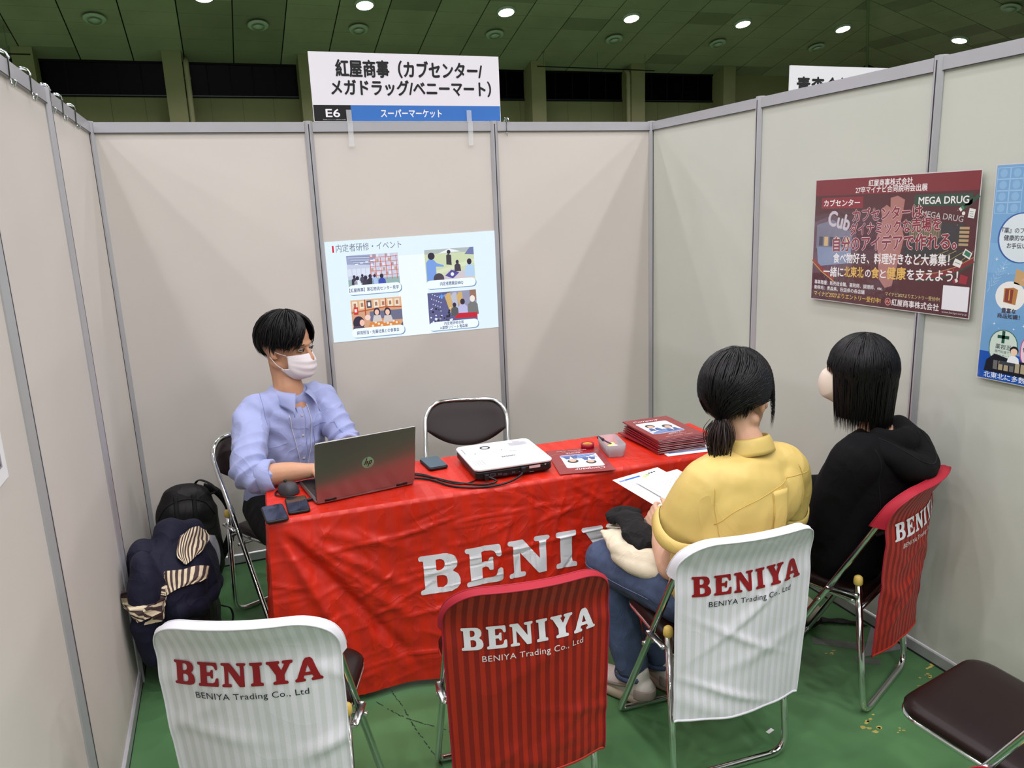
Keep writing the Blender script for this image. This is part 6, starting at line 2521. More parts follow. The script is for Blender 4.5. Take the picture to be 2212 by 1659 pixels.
# ------------------------------------------------------------------ woman in the yellow blouse
M_skin2 = skin_mat('skin_light', (214, 170, 142))
M_yel = mat('yellow_satin_blouse', (208, 182, 104), rough=0.46, sheen=0.0, spec=0.5, bump=0.03, bscale=150, crease=0.4, cscale=6.0)
M_yeld = mat('yellow_blouse_seam', (196, 164, 82), rough=0.6)
M_jean = mat('blue_denim', (68, 82, 110), rough=0.85, vary=0.22, vscale=18, bump=0.2, bscale=500, crease=0.5, cscale=12.0)
M_jeans_d = mat('denim_seam', (100, 112, 140), rough=0.85)
wo = Vector((1.735, -1.99, 0))
w1 = empty('person', wo, label='person in a short-sleeved yellow blouse and jeans with a low ponytail, holding white papers', cat='person')
t1 = Fr((0, 0, 0), (-0.17, 0.985, 0))
h1 = Fr((1.814, -1.988, 1.108), (0.92, 0.38, -0.12))
k1 = 1.05
ps = head_pieces(h1, k1, 0.95)
nk = Vector((1.812, -2.035, 0.975))
ps += [limb([h1.p(-0.030, 0, -0.03), (h1.p(-0.03, 0, -0.03) + nk) / 2, nk, nk + Vector((0, 0, -0.05))], [0.047, 0.045, 0.050, 0.07]),
       limb([(1.735, -1.99, 0.50), (1.745, -2.02, 0.64), (1.775, -2.045, 0.80), (1.80, -2.045, 0.89), (1.81, -2.04, 0.935)], [0.135, 0.115, 0.125, 0.135, 0.09], [0.085, 0.078, 0.078, 0.07, 0.05], up=t1.F)]
Ls1, Le1, Lw1 = Vector((1.668, -2.060, 0.890)), Vector((1.604, -1.968, 0.604)), Vector((1.664, -1.800, 0.660))
Rs1, Re1, Rw1 = Vector((1.955, -2.025, 0.880)), Vector((2.045, -1.93, 0.640)), Vector((1.955, -1.745, 0.660))
ps += [limb([Ls1, (Ls1 + Le1) / 2, Le1], [0.044, 0.040, 0.037]), limb([Le1, (Le1 + Lw1) / 2 + Vector((-0.004, 0, 0)), Lw1], [0.040, 0.035, 0.023]),
       limb([Rs1, (Rs1 + Re1) / 2, Re1], [0.044, 0.040, 0.037]), limb([Re1, (Re1 + Rw1) / 2, Rw1], [0.038, 0.034, 0.023])]
ps += hand_pieces(Lw1, (0.22, 0.95, 0.14), (-0.80, 0.10, 0.45), 1, 0.9, 0.75, 0.5)
ps += hand_pieces(Rw1, (-0.55, 0.82, 0.10), (0.55, 0.30, 0.60), -1, 0.9, 0.7, 0.5)
hL, kL, aL = Vector((1.655, -1.965, 0.500)), Vector((1.560, -1.640, 0.490)), Vector((1.612, -1.715, 0.100))
hR, kR, aR = Vector((1.815, -1.95, 0.500)), Vector((1.800, -1.590, 0.495)), Vector((1.735, -1.690, 0.100))
for a, b, c_ in ((hL, kL, aL), (hR, kR, aR)):
    ps += [limb([a, (a + b) / 2, b], [0.066, 0.060, 0.046]), limb([b, (b + c_) / 2, c_], [0.045, 0.045, 0.030])]
organic('body', ps, 0.0046, M_skin2, w1, 4)
for s in (-1, 1):
    eye(w1, h1, k1, s, M_eyew, M_iris)
MB().ellipsoid(h1.p(0.091 * k1, 0, -0.060 * k1), (0.006, 0.021, 0.007), 14, 8, h1.M).build('lips', mat('lip_tone', (176, 96, 92), rough=0.4), w1, True)
bl = [limb([(1.735, -2.00, 0.53), (1.738, -2.015, 0.58), (1.748, -2.035, 0.68), (1.772, -2.050, 0.79), (1.795, -2.050, 0.875), (1.808, -2.044, 0.918), (1.812, -2.038, 0.944)], [0.145, 0.158, 0.170, 0.176, 0.168, 0.130, 0.056], [0.125, 0.125, 0.122, 0.118, 0.106, 0.080, 0.050], up=t1.F, n=26)]
bl += [ell((1.915, -2.058, 0.825), (0.065, 0.062, 0.100)), limb([Ls1 + Vector((0.01, 0, 0.0)), (Ls1 + Rs1) / 2 + Vector((0.0, 0.0, 0.034)), Rs1 + Vector((-0.01, 0, 0.0))], [0.066, 0.062, 0.066], [0.066, 0.054, 0.066]),
       limb([Ls1 + Vector((0.045, 0.005, 0.012)), Ls1 + Vector((-0.005, 0.0, -0.01)), Ls1 + Vector((-0.040, 0.016, -0.075)), Ls1 + Vector((-0.062, 0.030, -0.125))], [0.070, 0.076, 0.083, 0.087], [0.070, 0.074, 0.076, 0.072], n=22),
       limb([Rs1 + Vector((-0.045, 0, 0.012)), Rs1 + Vector((0.01, 0.0, -0.01)), Rs1 + Vector((0.046, 0.035, -0.09)), Rs1 + Vector((0.058, 0.060, -0.150))], [0.070, 0.068, 0.068, 0.068], n=22)]


def blouse_fold(p, n):
    v = folds(11.0, 0.0042, 9, 24)(p, n)
    d = max(0.0, min(1.0, (0.84 - p.z) / 0.2))
    lat = (p - Vector((1.79, -2.05, 0))).dot(t1.S)
    v += 0.0075 * d * sin(lat * 62 + p.z * 14 + 2.0 * noise.noise(p * 5)) * (1 if n.dot(t1.F) < 0.3 else 0.4)
    return v


bls = organic('blouse', bl, 0.0055, M_yel, w1, 6, blouse_fold)
bv1 = bvh_of(bls)
castb = t1.F


def back1(l, z):
    return Vector((1.785, -2.05, 0)) - t1.F * 0.16 + t1.S * l + Vector((0, 0, z))


seam(w1, bv1, [back1(0.165, 0.800), back1(0.11, 0.842), back1(0.0, 0.872), back1(-0.09, 0.882), back1(-0.20, 0.880)], castb, 0.0012, M_yeld, 'yoke_seam')
# box pleat under the yoke
pc = -0.035
for l in (pc + 0.030, pc - 0.030):
    seam(w1, bv1, [back1(l, 0.872), back1(l * 1.0, 0.79), back1(l, 0.70), back1(l, 0.60)], castb, 0.0014, M_yeld, 'pleat_seam')
PP = project_path(bv1, spline([back1(pc, 0.870), back1(pc, 0.78), back1(pc, 0.70), back1(pc, 0.60)], 7), castb, 0.003)
MB().tube(PP, [0.030 - 0.010 * i_ / max(1, len(PP) - 1) for i_ in range(len(PP))], 10, rb=0.005, up=t1.F).build('box_pleat', M_yel, w1, True)
seam(w1, bv1, [back1(0.158, 0.90), back1(0.162, 0.85), back1(0.158, 0.78), back1(0.15, 0.72)], castb, 0.0011, M_yeld, 'armhole_seam')
seam(w1, bv1, [back1(-0.155, 0.91), back1(-0.170, 0.85), back1(-0.16, 0.78)], castb, 0.0011, M_yeld, 'armhole_seam')
# turned-up sleeve bands
for c0, d, ra_, rb_ in ((Ls1 + Vector((-0.066, 0.034, -0.135)), Vector((-0.034, 0.025, -0.080)), 0.094, 0.080), (Rs1 + Vector((0.060, 0.062, -0.155)), Vector((0.020, 0.03, -0.07)), 0.074, 0.074)):
    d = d.normalized()
    M_ = d.to_track_quat('Z', 'Y').to_matrix()
    mb = MB()
    n_ = 36
    prof = [(-0.004, 0.98), (0.0, 1.04), (0.014, 1.06), (0.030, 1.05), (0.034, 1.0), (0.028, 0.95), (0.0, 0.93)]
    for q, s_ in prof:
        for j in range(n_):
            an = 2 * pi * j / n_
            wob_ = 1 + 0.03 * sin(an * 3 + 1)
            mb.v.append(c0 + d * (q + 0.010 * sin(an * 2 + 1)) + M_ @ Vector((ra_ * s_ * wob_ * cos(an), rb_ * s_ * wob_ * sin(an), 0)))
    for i in range(len(prof) - 1):
        for j in range(n_):
            k2 = (j + 1) % n_
            mb.f.append((i * n_ + j, i * n_ + k2, (i + 1) * n_ + k2, (i + 1) * n_ + j))
    mb.build('sleeve_band', M_yel, w1, True)
cn = Fr((1.814, -2.034, 0.972), t1.F)


def wcol(u, v):
    az = radians(20 + 320 * u)
    if v < 0.5:
        q = v * 2
        return cn.p(0.057 * cos(az), 0.060 * sin(az), -0.006 + 0.042 * q - 0.014 * (cos(az) + 1))
    q = (v - 0.5) * 2
    return cn.p((0.057 + 0.016 * q) * cos(az), (0.060 + 0.022 * q) * sin(az), 0.036 - 0.046 * q + 0.006 * sin(pi * q) - 0.014 * (cos(az) + 1) - 0.02 * q * max(0, cos(az)))


sheet('collar', wcol, 40, 12, M_yel, w1, thick=0.002)
jn = [limb([(1.735, -1.975, 0.54), (1.735, -1.975, 0.50)], [0.150, 0.165], [0.105, 0.115], up=t1.F),
      limb([hL, (hL + kL) / 2 + Vector((0, 0, 0.008)), kL + Vector((0, 0, 0.002))], [0.090, 0.086, 0.072]), limb([kL, (kL + aL) / 2, aL + Vector((0, 0, 0.03))], [0.070, 0.064, 0.056]),
      limb([hR, (hR + kR) / 2 + Vector((0, 0, 0.008)), kR], [0.090, 0.086, 0.072]), limb([kR, (kR + aR) / 2, aR + Vector((0, 0, 0.03))], [0.070, 0.064, 0.056])]
jo = organic('jeans', jn, 0.007, M_jean, w1, 4, folds(5.0, 0.0035, 14, 34))
bvj = bvh_of(jo)
seam(w1, bvj, [hL + Vector((-0.25, 0.0, -0.01)), (hL + kL) / 2 + Vector((-0.25, 0, -0.01)), kL + Vector((-0.25, -0.02, -0.005))], (1, 0.25, 0), 0.0014, M_jeans_d, 'jeans_seam')
for a_ in (aL, aR):
    mb = MB()
    MB().tube([a_ + Vector((0.055 * cos(q) * 1.02, 0.055 * sin(q) * 1.02, 0.0)) for q in np.linspace(0, 2 * pi, 25)[:-1]], 0.0035, 6, closed=True, rb=0.010).build('jeans_hem', M_jean, w1, True)
M_sneak = mat('cream_sneaker', (206, 200, 190), rough=0.7, vary=0.05, vscale=40)
M_sneak2 = mat('taupe_suede', (150, 138, 128), rough=0.85)
M_sole = mat('sneaker_sole', (188, 176, 154), rough=0.7)
M_gum = mat('gum_outsole', (140, 110, 80), rough=0.7)


def sneaker(parent, p, F, lace=True):
    fr = Fr(p, F)
    up = organic('shoe', [limb([fr.p(-0.052, 0, 0.060), fr.p(0.03, 0, 0.056), fr.p(0.11, 0, 0.048), fr.p(0.165, 0, 0.042)], [0.036, 0.040, 0.042, 0.034], [0.044, 0.036, 0.026, 0.020], up=(0, 0, 1), n=18),
                          limb([fr.p(-0.028, 0, 0.06), fr.p(-0.030, 0, 0.108)], [0.038, 0.037])], 0.005, M_sneak, parent, 3)

    def outl(q, gr):
        a = 2 * pi * q
        x = 0.062 + 0.128 * cos(a)
        w = 0.040 + 0.006 * cos(a) - 0.010 * max(0, -cos(a)) * 0.4
        return (x * 1.0, (w + gr) * (abs(sin(a)) ** 0.7) * (1 if sin(a) > 0 else -1))
    mb = MB()
    for gr, z in ((0.000, 0.001), (0.006, 0.006), (0.007, 0.022), (0.002, 0.036)):
        for j in range(36):
            x, y = outl(j / 36, gr)
            mb.v.append(fr.p(x * (1 + gr), y, z + 0.004 * (1 if x < 0 else 0)))
    for i in range(3):
        for j in range(36):
            k2 = (j + 1) % 36
            mb.f.append((i * 36 + j, i * 36 + k2, (i + 1) * 36 + k2, (i + 1) * 36 + j))
    mb.f += [tuple(range(36))[::-1], tuple(range(108, 144))]
    mb.build('sole', M_sole, up, True)
    mb = MB()
    for gr, z in ((0.0, 0.0002), (0.0065, 0.0065)):
        for j in range(36):
            x, y = outl(j / 36, gr + 0.0012)
            mb.v.append(fr.p(x * 1.01, y, z))
    for j in range(36):
        k2 = (j + 1) % 36
        mb.f.append((j, k2, 36 + k2, 36 + j))
    mb.f.append(tuple(range(36))[::-1])
    mb.build('outsole', M_gum, up)
    # heel counter and side stripes
    MB().tube([fr.p(-0.030 + 0.060 * cos(q) * 1.0, 0.0415 * sin(q), 0.052) for q in np.linspace(pi * 0.55, pi * 1.45, 14)], 0.004, 8, rb=0.018, up=(0, 0, 1)).build('heel_counter', M_sneak2, up, True)
    for s in (-1, 1):
        MB().tube(spline([fr.p(-0.02, s * 0.042, 0.078), fr.p(0.03, s * 0.044, 0.060), fr.p(0.09, s * 0.042, 0.046)], 5), 0.003, 6, rb=0.006, up=(0, 0, 1)).build('side_overlay', M_sneak2, up, True)
    for i in range(4):
        MB().tube(spline([fr.p(0.045 + 0.020 * i, -0.020, 0.082 - 0.007 * i), fr.p(0.050 + 0.020 * i, 0, 0.092 - 0.007 * i), fr.p(0.045 + 0.020 * i, 0.020, 0.082 - 0.007 * i)], 4), 0.0028, 6).build('lace', M_sneak, up, True)
    c = Canvas()
    c.text('NIKE', 0, 0, 0.026, 0.009, (150, 150, 150), 0, bold=0.01, shear=0.2)
    q0 = fr.p(-0.060, -0.045, 0.070)
    c.build('heel_lettering', M_print, up, lambda x, y, h_: fr.p(-0.052 + x, -0.0395 - h_ * 6, 0.062 + y))
    return up


sneaker(w1, (aL.x, aL.y, 0), (-0.40, 0.92, 0))
sneaker(w1, (aR.x + 0.01, aR.y, 0), (-0.15, 0.98, 0))


def w1_end(az):
    a = abs((az + 180) % 360 - 180)
    if a < 40:
        return 66
    if a < 70:
        return 66 + (a - 40) * 1.2
    if a < 98:
        return 100 - (a - 70) * 0.10
    if a < 118:
        return 97 + (a - 98) * 1.5
    return 127 + (a - 118) * 0.12


ho, en1, C1 = make_hair(w1, h1, (-0.018, 0, 0.030), (0.108, 0.118, 0.098, 0.112, 0.126), w1_end, 1100, 9, M_hair2, w=0.0030, rough=0.006)
tie = h1.p(-0.110, -0.018, -0.066)
rs = random.Random(5)
mb = MB()
for k_ in range(700):     # hair swept back to the tie
    s = rs.choice((-1, 1))
    a0 = s * rs.uniform(20, 178)
    ae = max(abs(a0), rs.uniform(150, 182))
    p0 = rs.uniform(25, 92)
    pts = []
    for i in range(9):
        q = i / 8
        a_ = a0 + (s * ae - a0) * q ** 1.3
        e_ = en1(a_, p0 + (118 - p0) * q ** 1.1, 1.01 + 0.02 * sin(pi * q) + rs.uniform(0, 0.004))
        g = max(0, (q - 0.62) / 0.38) ** 1.3
        pts.append(e_.lerp(tie + Vector((rs.uniform(-1, 1), rs.uniform(-1, 1), rs.uniform(-1, 1))) * 0.008, g))
    ribbon(mb, pts, 0.0026, C1)
mb.build('swept_locks', M_hair2, ho, True)
MB().tube([tie + h1.M @ Vector((0.0, 0.016 * cos(q), 0.016 * sin(q))) for q in np.linspace(0, 2 * pi, 17)[:-1]], 0.0045, 8, closed=True).build('hair_tie', mat('dark_hair_tie', (40, 24, 24), rough=0.6), ho, True)
mb = MB()
for k_ in range(700):
    o_ = Vector((rs.gauss(0, 0.009), rs.gauss(0, 0.009), rs.gauss(0, 0.004)))
    e_ = Vector((max(-0.024, min(0.024, rs.gauss(0.008, 0.012))), rs.gauss(0, 0.007), 0))
    ln = rs.uniform(0.085, 0.135)
    pts = []
    for i in range(8):
        q = i / 7
        p_ = tie + o_ * (1 - q) - h1.F * (0.012 * sin(pi * min(1, q * 1.4) * 0.5)) + e_ * q * 1.0 + Vector((0, 0, -ln * q)) + (o_ * 0.9) * sin(pi * q)
        pts.append(p_)
    ribbon(mb, pts, 0.0030, tie - Vector((0, 0, 0.06)))
mb.build('ponytail', M_hair3, ho, True)
mb = MB()
for k_ in range(110):     # side wisps in front of the right ear
    a_ = rs.uniform(-78, -50)
    ln = rs.uniform(0.06, 0.125)
    st = en1(a_, rs.uniform(80, 92), 1.03)
    pts = [en1(a_ + 8, 45, 1.01), en1(a_, 70, 1.03), st] + [st + Vector((0.004 * sin(i + k_), 0.003 * cos(i), -ln * i / 5)) for i in range(1, 6)]
    ribbon(mb, pts, 0.0016, C1)
for k_ in range(60):
    a_ = rs.uniform(50, 75)
    st = en1(a_, 88, 1.03)
    pts = [en1(a_ - 8, 45, 1.01), en1(a_, 70, 1.03), st] + [st + Vector((0, 0, -0.10 * i / 5)) for i in range(1, 6)]
    ribbon(mb, pts, 0.0015, C1)
for k_ in range(40):      # flyaways on the crown
    a_ = rs.uniform(0, 360)
    pts = [en1(a_ + 14 * i, 4 + 7 * i, 1.0 + 0.03 * sin(i * 0.9)) for i in range(5)]
    ribbon(mb, pts, 0.0005, C1)
mb.build('loose_wisps', M_hair2, ho, True)
adopt(w1)

# ------------------------------------------------------------------ woman in the black hoodie
M_hood = mat('black_hoodie_fleece', (5, 5, 7), rough=0.9, spec=0.25, bump=0.15, bscale=300, crease=0.5, cscale=8.0)
M_hoodseam = mat('hoodie_seam', (7, 7, 9), rough=0.9)
wo2 = Vector((2.345, -1.86, 0))
w2 = empty('person', wo2, label='person in a black hoodie with long black hair and an ivory face mask', cat='person')
t2 = Fr((0, 0, 0), (-0.42, 0.907, 0))
h2 = Fr((2.340, -1.905, 1.112), (-0.50, 0.866, 0.03))
k2_ = 0.98
ps = head_pieces(h2, k2_, 0.95)
nk = Vector((2.375, -1.950, 0.935))
ps += [limb([h2.p(-0.030, 0, -0.03), (h2.p(-0.03, 0, -0.03) + nk) / 2, nk, nk + Vector((0, 0, -0.05))], [0.047, 0.045, 0.050, 0.07]),
       limb([(2.355, -1.90, 0.50), (2.362, -1.93, 0.64), (2.375, -1.955, 0.78), (2.385, -1.955, 0.86), (2.385, -1.95, 0.90)], [0.125, 0.11, 0.12, 0.13, 0.09], [0.085, 0.078, 0.078, 0.07, 0.05], up=t2.F)]
Ls2, Le2, Lw2 = Vector((2.245, -2.005, 0.845)), Vector((2.205, -1.930, 0.605)), Vector((2.205, -1.735, 0.610))
Rs2, Re2, Rw2 = Vector((2.530, -1.875, 0.845)), Vector((2.575, -1.770, 0.620)), Vector((2.400, -1.640, 0.610))
for a, b, c_ in ((Ls2, Le2, Lw2), (Rs2, Re2, Rw2)):
    ps += [limb([a, (a + b) / 2, b], [0.044, 0.040, 0.037]), limb([b, (b + c_) / 2, c_], [0.038, 0.034, 0.023])]
ps += hand_pieces(Lw2, (0.25, 0.95, -0.05), (-0.3, 0, 0.9), 1, 0.88, 0.6)
ps += hand_pieces(Rw2, (-0.85, 0.35, -0.05), (0.2, 0.2, 0.9), -1, 0.88, 0.6)
hL2, kL2, aL2 = Vector((2.260, -1.875, 0.500)), Vector((2.130, -1.540, 0.500)), Vector((2.185, -1.600, 0.095))
hR2, kR2, aR2 = Vector((2.415, -1.800, 0.500)), Vector((2.330, -1.500, 0.500)), Vector((2.365, -1.560, 0.095))
for a, b, c_ in ((hL2, kL2, aL2), (hR2, kR2, aR2)):
    ps += [limb([a, (a + b) / 2, b], [0.064, 0.060, 0.046]), limb([b, (b + c_) / 2, c_], [0.045, 0.045, 0.030])]
organic('body', ps, 0.0046, M_skin2, w2, 4)
for s in (-1, 1):
    eye(w2, h2, k2_, s, M_eyew, M_iris)
hd_ = [limb([Ls2, (Ls2 + Rs2) / 2 + Vector((0, 0, 0.03)), Rs2], [0.070, 0.066, 0.070], [0.070, 0.056, 0.070]),
       limb([(2.350, -1.895, 0.50), (2.356, -1.915, 0.60), (2.368, -1.94, 0.72), (2.380, -1.955, 0.82), (2.386, -1.955, 0.875), (2.380, -1.95, 0.900)], [0.178, 0.180, 0.182, 0.180, 0.145, 0.060], [0.130, 0.130, 0.125, 0.113, 0.088, 0.052], up=t2.F, n=26),
       limb([Ls2 + Vector((0.03, 0, 0.01)), Ls2 + Vector((-0.004, 0, -0.01)), (Ls2 + Le2) / 2 + Vector((-0.012, 0, 0)), Le2 + Vector((0, 0.0, 0.0)), (Le2 + Lw2) / 2, Lw2], [0.076, 0.078, 0.070, 0.062, 0.056, 0.042], n=20),
       limb([Rs2 + Vector((-0.03, 0, 0.01)), Rs2 + Vector((0.004, 0, -0.01)), (Rs2 + Re2) / 2 + Vector((0.006, 0, 0)), Re2, (Re2 + Rw2) / 2, Rw2], [0.074, 0.074, 0.066, 0.060, 0.056, 0.042], n=20)]
ho_ = organic('hoodie', hd_, 0.0065, M_hood, w2, 5, folds(21.0, 0.0055, 10, 22))
bv2 = bvh_of(ho_)
B_ = lambda l, z, f=-0.12: Vector((2.386, -1.955, 0)) + t2.F * f + t2.S * l + Vector((0, 0, z))
hoodp = [limb([B_(0.115, 0.900, -0.01), B_(0.10, 0.868, -0.075), B_(0.04, 0.825, -0.115), B_(-0.04, 0.820, -0.120), B_(-0.11, 0.865, -0.080), B_(-0.125, 0.905, -0.01)], [0.036, 0.046, 0.056, 0.056, 0.046, 0.036], [0.030, 0.034, 0.042, 0.042, 0.034, 0.030], n=18, k=6),
         limb([B_(0.08, 0.915, -0.03), B_(0.03, 0.900, -0.075), B_(-0.04, 0.900, -0.078), B_(-0.09, 0.918, -0.03)], [0.030, 0.036, 0.036, 0.030], n=14),
         limb([B_(0.0, 0.79, -0.120), B_(-0.005, 0.76, -0.118)], [0.07, 0.03], [0.024, 0.012], n=14)]
hoo = organic('hood', hoodp, 0.0065, M_hood, w2, 5, folds(2.0, 0.005, 12, 26))
bvh2 = bvh_of(hoo)
seam(w2, bvh2, [B_(0.12, 0.93, -0.3), B_(0.08, 0.875, -0.3), B_(0.0, 0.835, -0.3), B_(-0.08, 0.855, -0.3), B_(-0.13, 0.92, -0.3)], t2.F, 0.0016, M_hoodseam, 'hood_seam')
seam(w2, bv2, [B_(0.165, 0.90, -0.2), B_(0.155, 0.80, -0.2), B_(0.14, 0.70, -0.2)], t2.F, 0.0014, M_hoodseam, 'sleeve_seam')
for c0, d in ((Lw2, (Lw2 - Le2)), (Rw2, (Rw2 - Re2))):
    MB().tube([c0 - d.normalized() * 0.02, c0 + d.normalized() * 0.028], 0.036, 18).build('rib_cuff', M_hood, w2, True)
organic('trousers', [limb([(2.350, -1.87, 0.53), (2.350, -1.87, 0.50)], [0.150, 0.165], [0.105, 0.112], up=t2.F),
                     limb([hL2, (hL2 + kL2) / 2, kL2], [0.090, 0.084, 0.070]), limb([kL2, (kL2 + aL2) / 2, aL2], [0.068, 0.064, 0.058]),
                     limb([hR2, (hR2 + kR2) / 2, kR2], [0.090, 0.084, 0.070]), limb([kR2, (kR2 + aR2) / 2, aR2], [0.068, 0.064, 0.058])], 0.008, M_trou, w2, 4, folds(6.0, 0.004, 12, 30))
for a_ in (aL2, aR2):
    fr = Fr((a_.x, a_.y, 0.0), (-0.42, 0.907, 0))
    organic('shoe', [limb([fr.p(-0.045, 0, 0.042), fr.p(0.05, 0, 0.038), fr.p(0.14, 0, 0.030)], [0.034, 0.040, 0.034], [0.040, 0.034, 0.026], up=(0, 0, 1)), limb([fr.p(-0.02, 0, 0.05), fr.p(-0.02, 0, 0.09)], [0.036, 0.034])], 0.007, M_shoe, w2, 3)
face_mask(w2, h2, k2_ * 1.07, M_mask2, False, True)


def w2_end(az):
    a = abs((az + 180) % 360 - 180)
    if a < 34:
        return 84
    if a < 48:
        return 84 + (a - 34) * 0.85
    return 96


def w2_drop(az):
    a = (az + 180) % 360 - 180
    if abs(a) < 50:
        return 0.0
    if abs(a) < 120:
        return 0.170
    return 0.185


ho2, en2, C2 = make_hair(w2, h2, (-0.012, 0, -0.001), (0.110, 0.106, 0.100, 0.123, 0.112), w2_end, 2300, 15, M_hair2, drop=w2_drop, w=0.0032, rough=0.005, bias=0.6)
# inner curtain so that the long hair is dense
mb = MB()


def curtain(u, v):
    az = 52 + 256 * u
    q = en2(az, 92, 0.93)
    out = (q - C2)
    out.z = 0
    out.normalize()
    return q + Vector((0, 0, -0.165 * v + 0.02)) - out * 0.012 * v


mb.grid(curtain, 40, 8)
mb.build('hair_curtain', M_hair2, ho2, True)
adopt(w2)
# ================================================================== bags, papers and things on the floor
M_nylon = mat('black_nylon', (13, 12, 14), rough=0.55, spec=0.4, bump=0.12, bscale=260, crease=0.6, cscale=9.0)
M_strap = mat('black_webbing', (12, 12, 14), rough=0.8, bump=0.2, bscale=500)
bp_ = empty('backpack', (0.175, -0.19, 0), label='tall black backpack standing in the back left corner', cat='backpack')
body = [limb([(0.172, -0.165, 0.085), (0.175, -0.165, 0.20), (0.180, -0.165, 0.36), (0.186, -0.155, 0.43)], [0.135, 0.140, 0.128, 0.105], [0.095, 0.105, 0.090, 0.065], up=(0, 1, 0), n=26),
        limb([(0.170, -0.245, 0.09), (0.172, -0.250, 0.20), (0.178, -0.240, 0.31)], [0.100, 0.105, 0.085], [0.030, 0.040, 0.028], up=(0, 1, 0), n=20)]
bo = organic('bag_body', body, 0.008, M_nylon, bp_, 5, folds(4.0, 0.006, 8, 20))
bb = bvh_of(bo)
seam(bp_, bb, [(0.06, -0.5, 0.36), (0.10, -0.5, 0.42), (0.18, -0.5, 0.445), (0.26, -0.5, 0.42), (0.30, -0.5, 0.35)], (0, 1, 0), 0.003, M_strap, 'zip', 8, 0.001)
seam(bp_, bb, [(0.10, -0.5, 0.29), (0.17, -0.5, 0.315), (0.25, -0.5, 0.28)], (0, 1, 0), 0.0028, M_strap, 'zip', 8, 0.001)
for x in (0.145, 0.220):
    seam(bp_, bb, [(x, -0.5, 0.46), (x, -0.5, 0.38), (x + 0.003, -0.5, 0.27)], (0, 1, 0), 0.010, M_strap, 'webbing', 8, 0.001, rb=0.002)
MB().tube(spline([(0.225, -0.115, 0.478), (0.250, -0.150, 0.505), (0.295, -0.185, 0.490), (0.318, -0.190, 0.455), (0.290, -0.160, 0.435)], 6), 0.009, 8, rb=0.003).build('top_handle', M_strap, bp_, True)
MB().tube(spline([(0.262, -0.11, 0.455), (0.315, -0.15, 0.440), (0.356, -0.17, 0.375), (0.368, -0.175, 0.29), (0.350, -0.18, 0.22), (0.318, -0.17, 0.155), (0.290, -0.15, 0.10)], 6), 0.020, 8, rb=0.005, up=(0.3, 1, 0)).build('shoulder_strap', M_strap, bp_, True)
MB().rbox((-0.014, -0.004, -0.01), (0.014, 0.004, 0.01), 0.003, M=Matrix.Translation((0.350, -0.19, 0.21))).build('buckle', M_blackp, bp_)
MB().tube([(0.350, -0.19, 0.20), (0.340, -0.20, 0.15), (0.335, -0.19, 0.12)], 0.006, 6, rb=0.0015).build('loose_strap', M_strap, bp_, True)
adopt(bp_)

b2 = empty('shoulder_bag', (0.17, -0.78, 0), label='black bag on the floor by the left wall, buried under a navy jacket', cat='bag')
body = [limb([(0.165, -0.66, 0.13), (0.165, -0.82, 0.13), (0.155, -0.92, 0.12)], [0.130, 0.135, 0.105], [0.125, 0.125, 0.110], up=(0, 0, 1), n=24),
        limb([(0.175, -0.74, 0.20), (0.170, -0.86, 0.21)], [0.120, 0.115], [0.14, 0.14], up=(0, 0, 1), n=24)]
bo = organic('bag_body', body, 0.009, M_nylon, b2, 5, folds(9.0, 0.006, 8, 20))
MB().tube(spline([(0.300, -0.66, 0.12), (0.330, -0.64, 0.09), (0.335, -0.65, 0.05), (0.318, -0.67, 0.03)], 6), 0.008, 8, rb=0.003).build('side_loop', M_strap, b2, True)
adopt(b2)
M_navy = mat('navy_jacket_cloth', (11, 13, 40), rough=0.8, sheen=0.0, bump=0.08, bscale=240, crease=0.7, cscale=10.0)
M_gplastic = mat('grey_translucent_plastic', (190, 194, 200), rough=0.2, alpha=0.45)


def jfold(p, n):
    v = folds(31.0, 0.010, 7, 17)(p, n)
    return v + 0.008 * sin(p.x * 38 + p.y * 22 + 3 * noise.noise(p * 6))


jk = empty('jacket', (0.165, -0.80, 0.0), label='crumpled navy jacket thrown over the black bag, its striped lining turned out', cat='jacket')
jp = [ell((0.165, -0.80, 0.345), (0.148, 0.235, 0.165)), ell((0.075, -0.98, 0.36), (0.055, 0.12, 0.165)), ell((0.075, -0.86, 0.43), (0.055, 0.09, 0.105)),
      limb([(0.10, -0.95, 0.43), (0.16, -0.78, 0.50), (0.22, -0.70, 0.48)], [0.05, 0.055, 0.045], n=14), limb([(0.06, -1.06, 0.30), (0.06, -1.03, 0.16)], [0.040, 0.030], n=12),
      limb([(0.19, -1.00, 0.31), (0.25, -0.92, 0.30), (0.28, -0.80, 0.30)], [0.045, 0.045, 0.04], n=12)]
jo_ = organic('shell', jp, 0.006, M_navy, jk, 4, jfold)
jb = bvh_of(jo_)
M_line = stripes('striped_lining', (226, 212, 178), (74, 56, 58), 0.0065, 0.6)


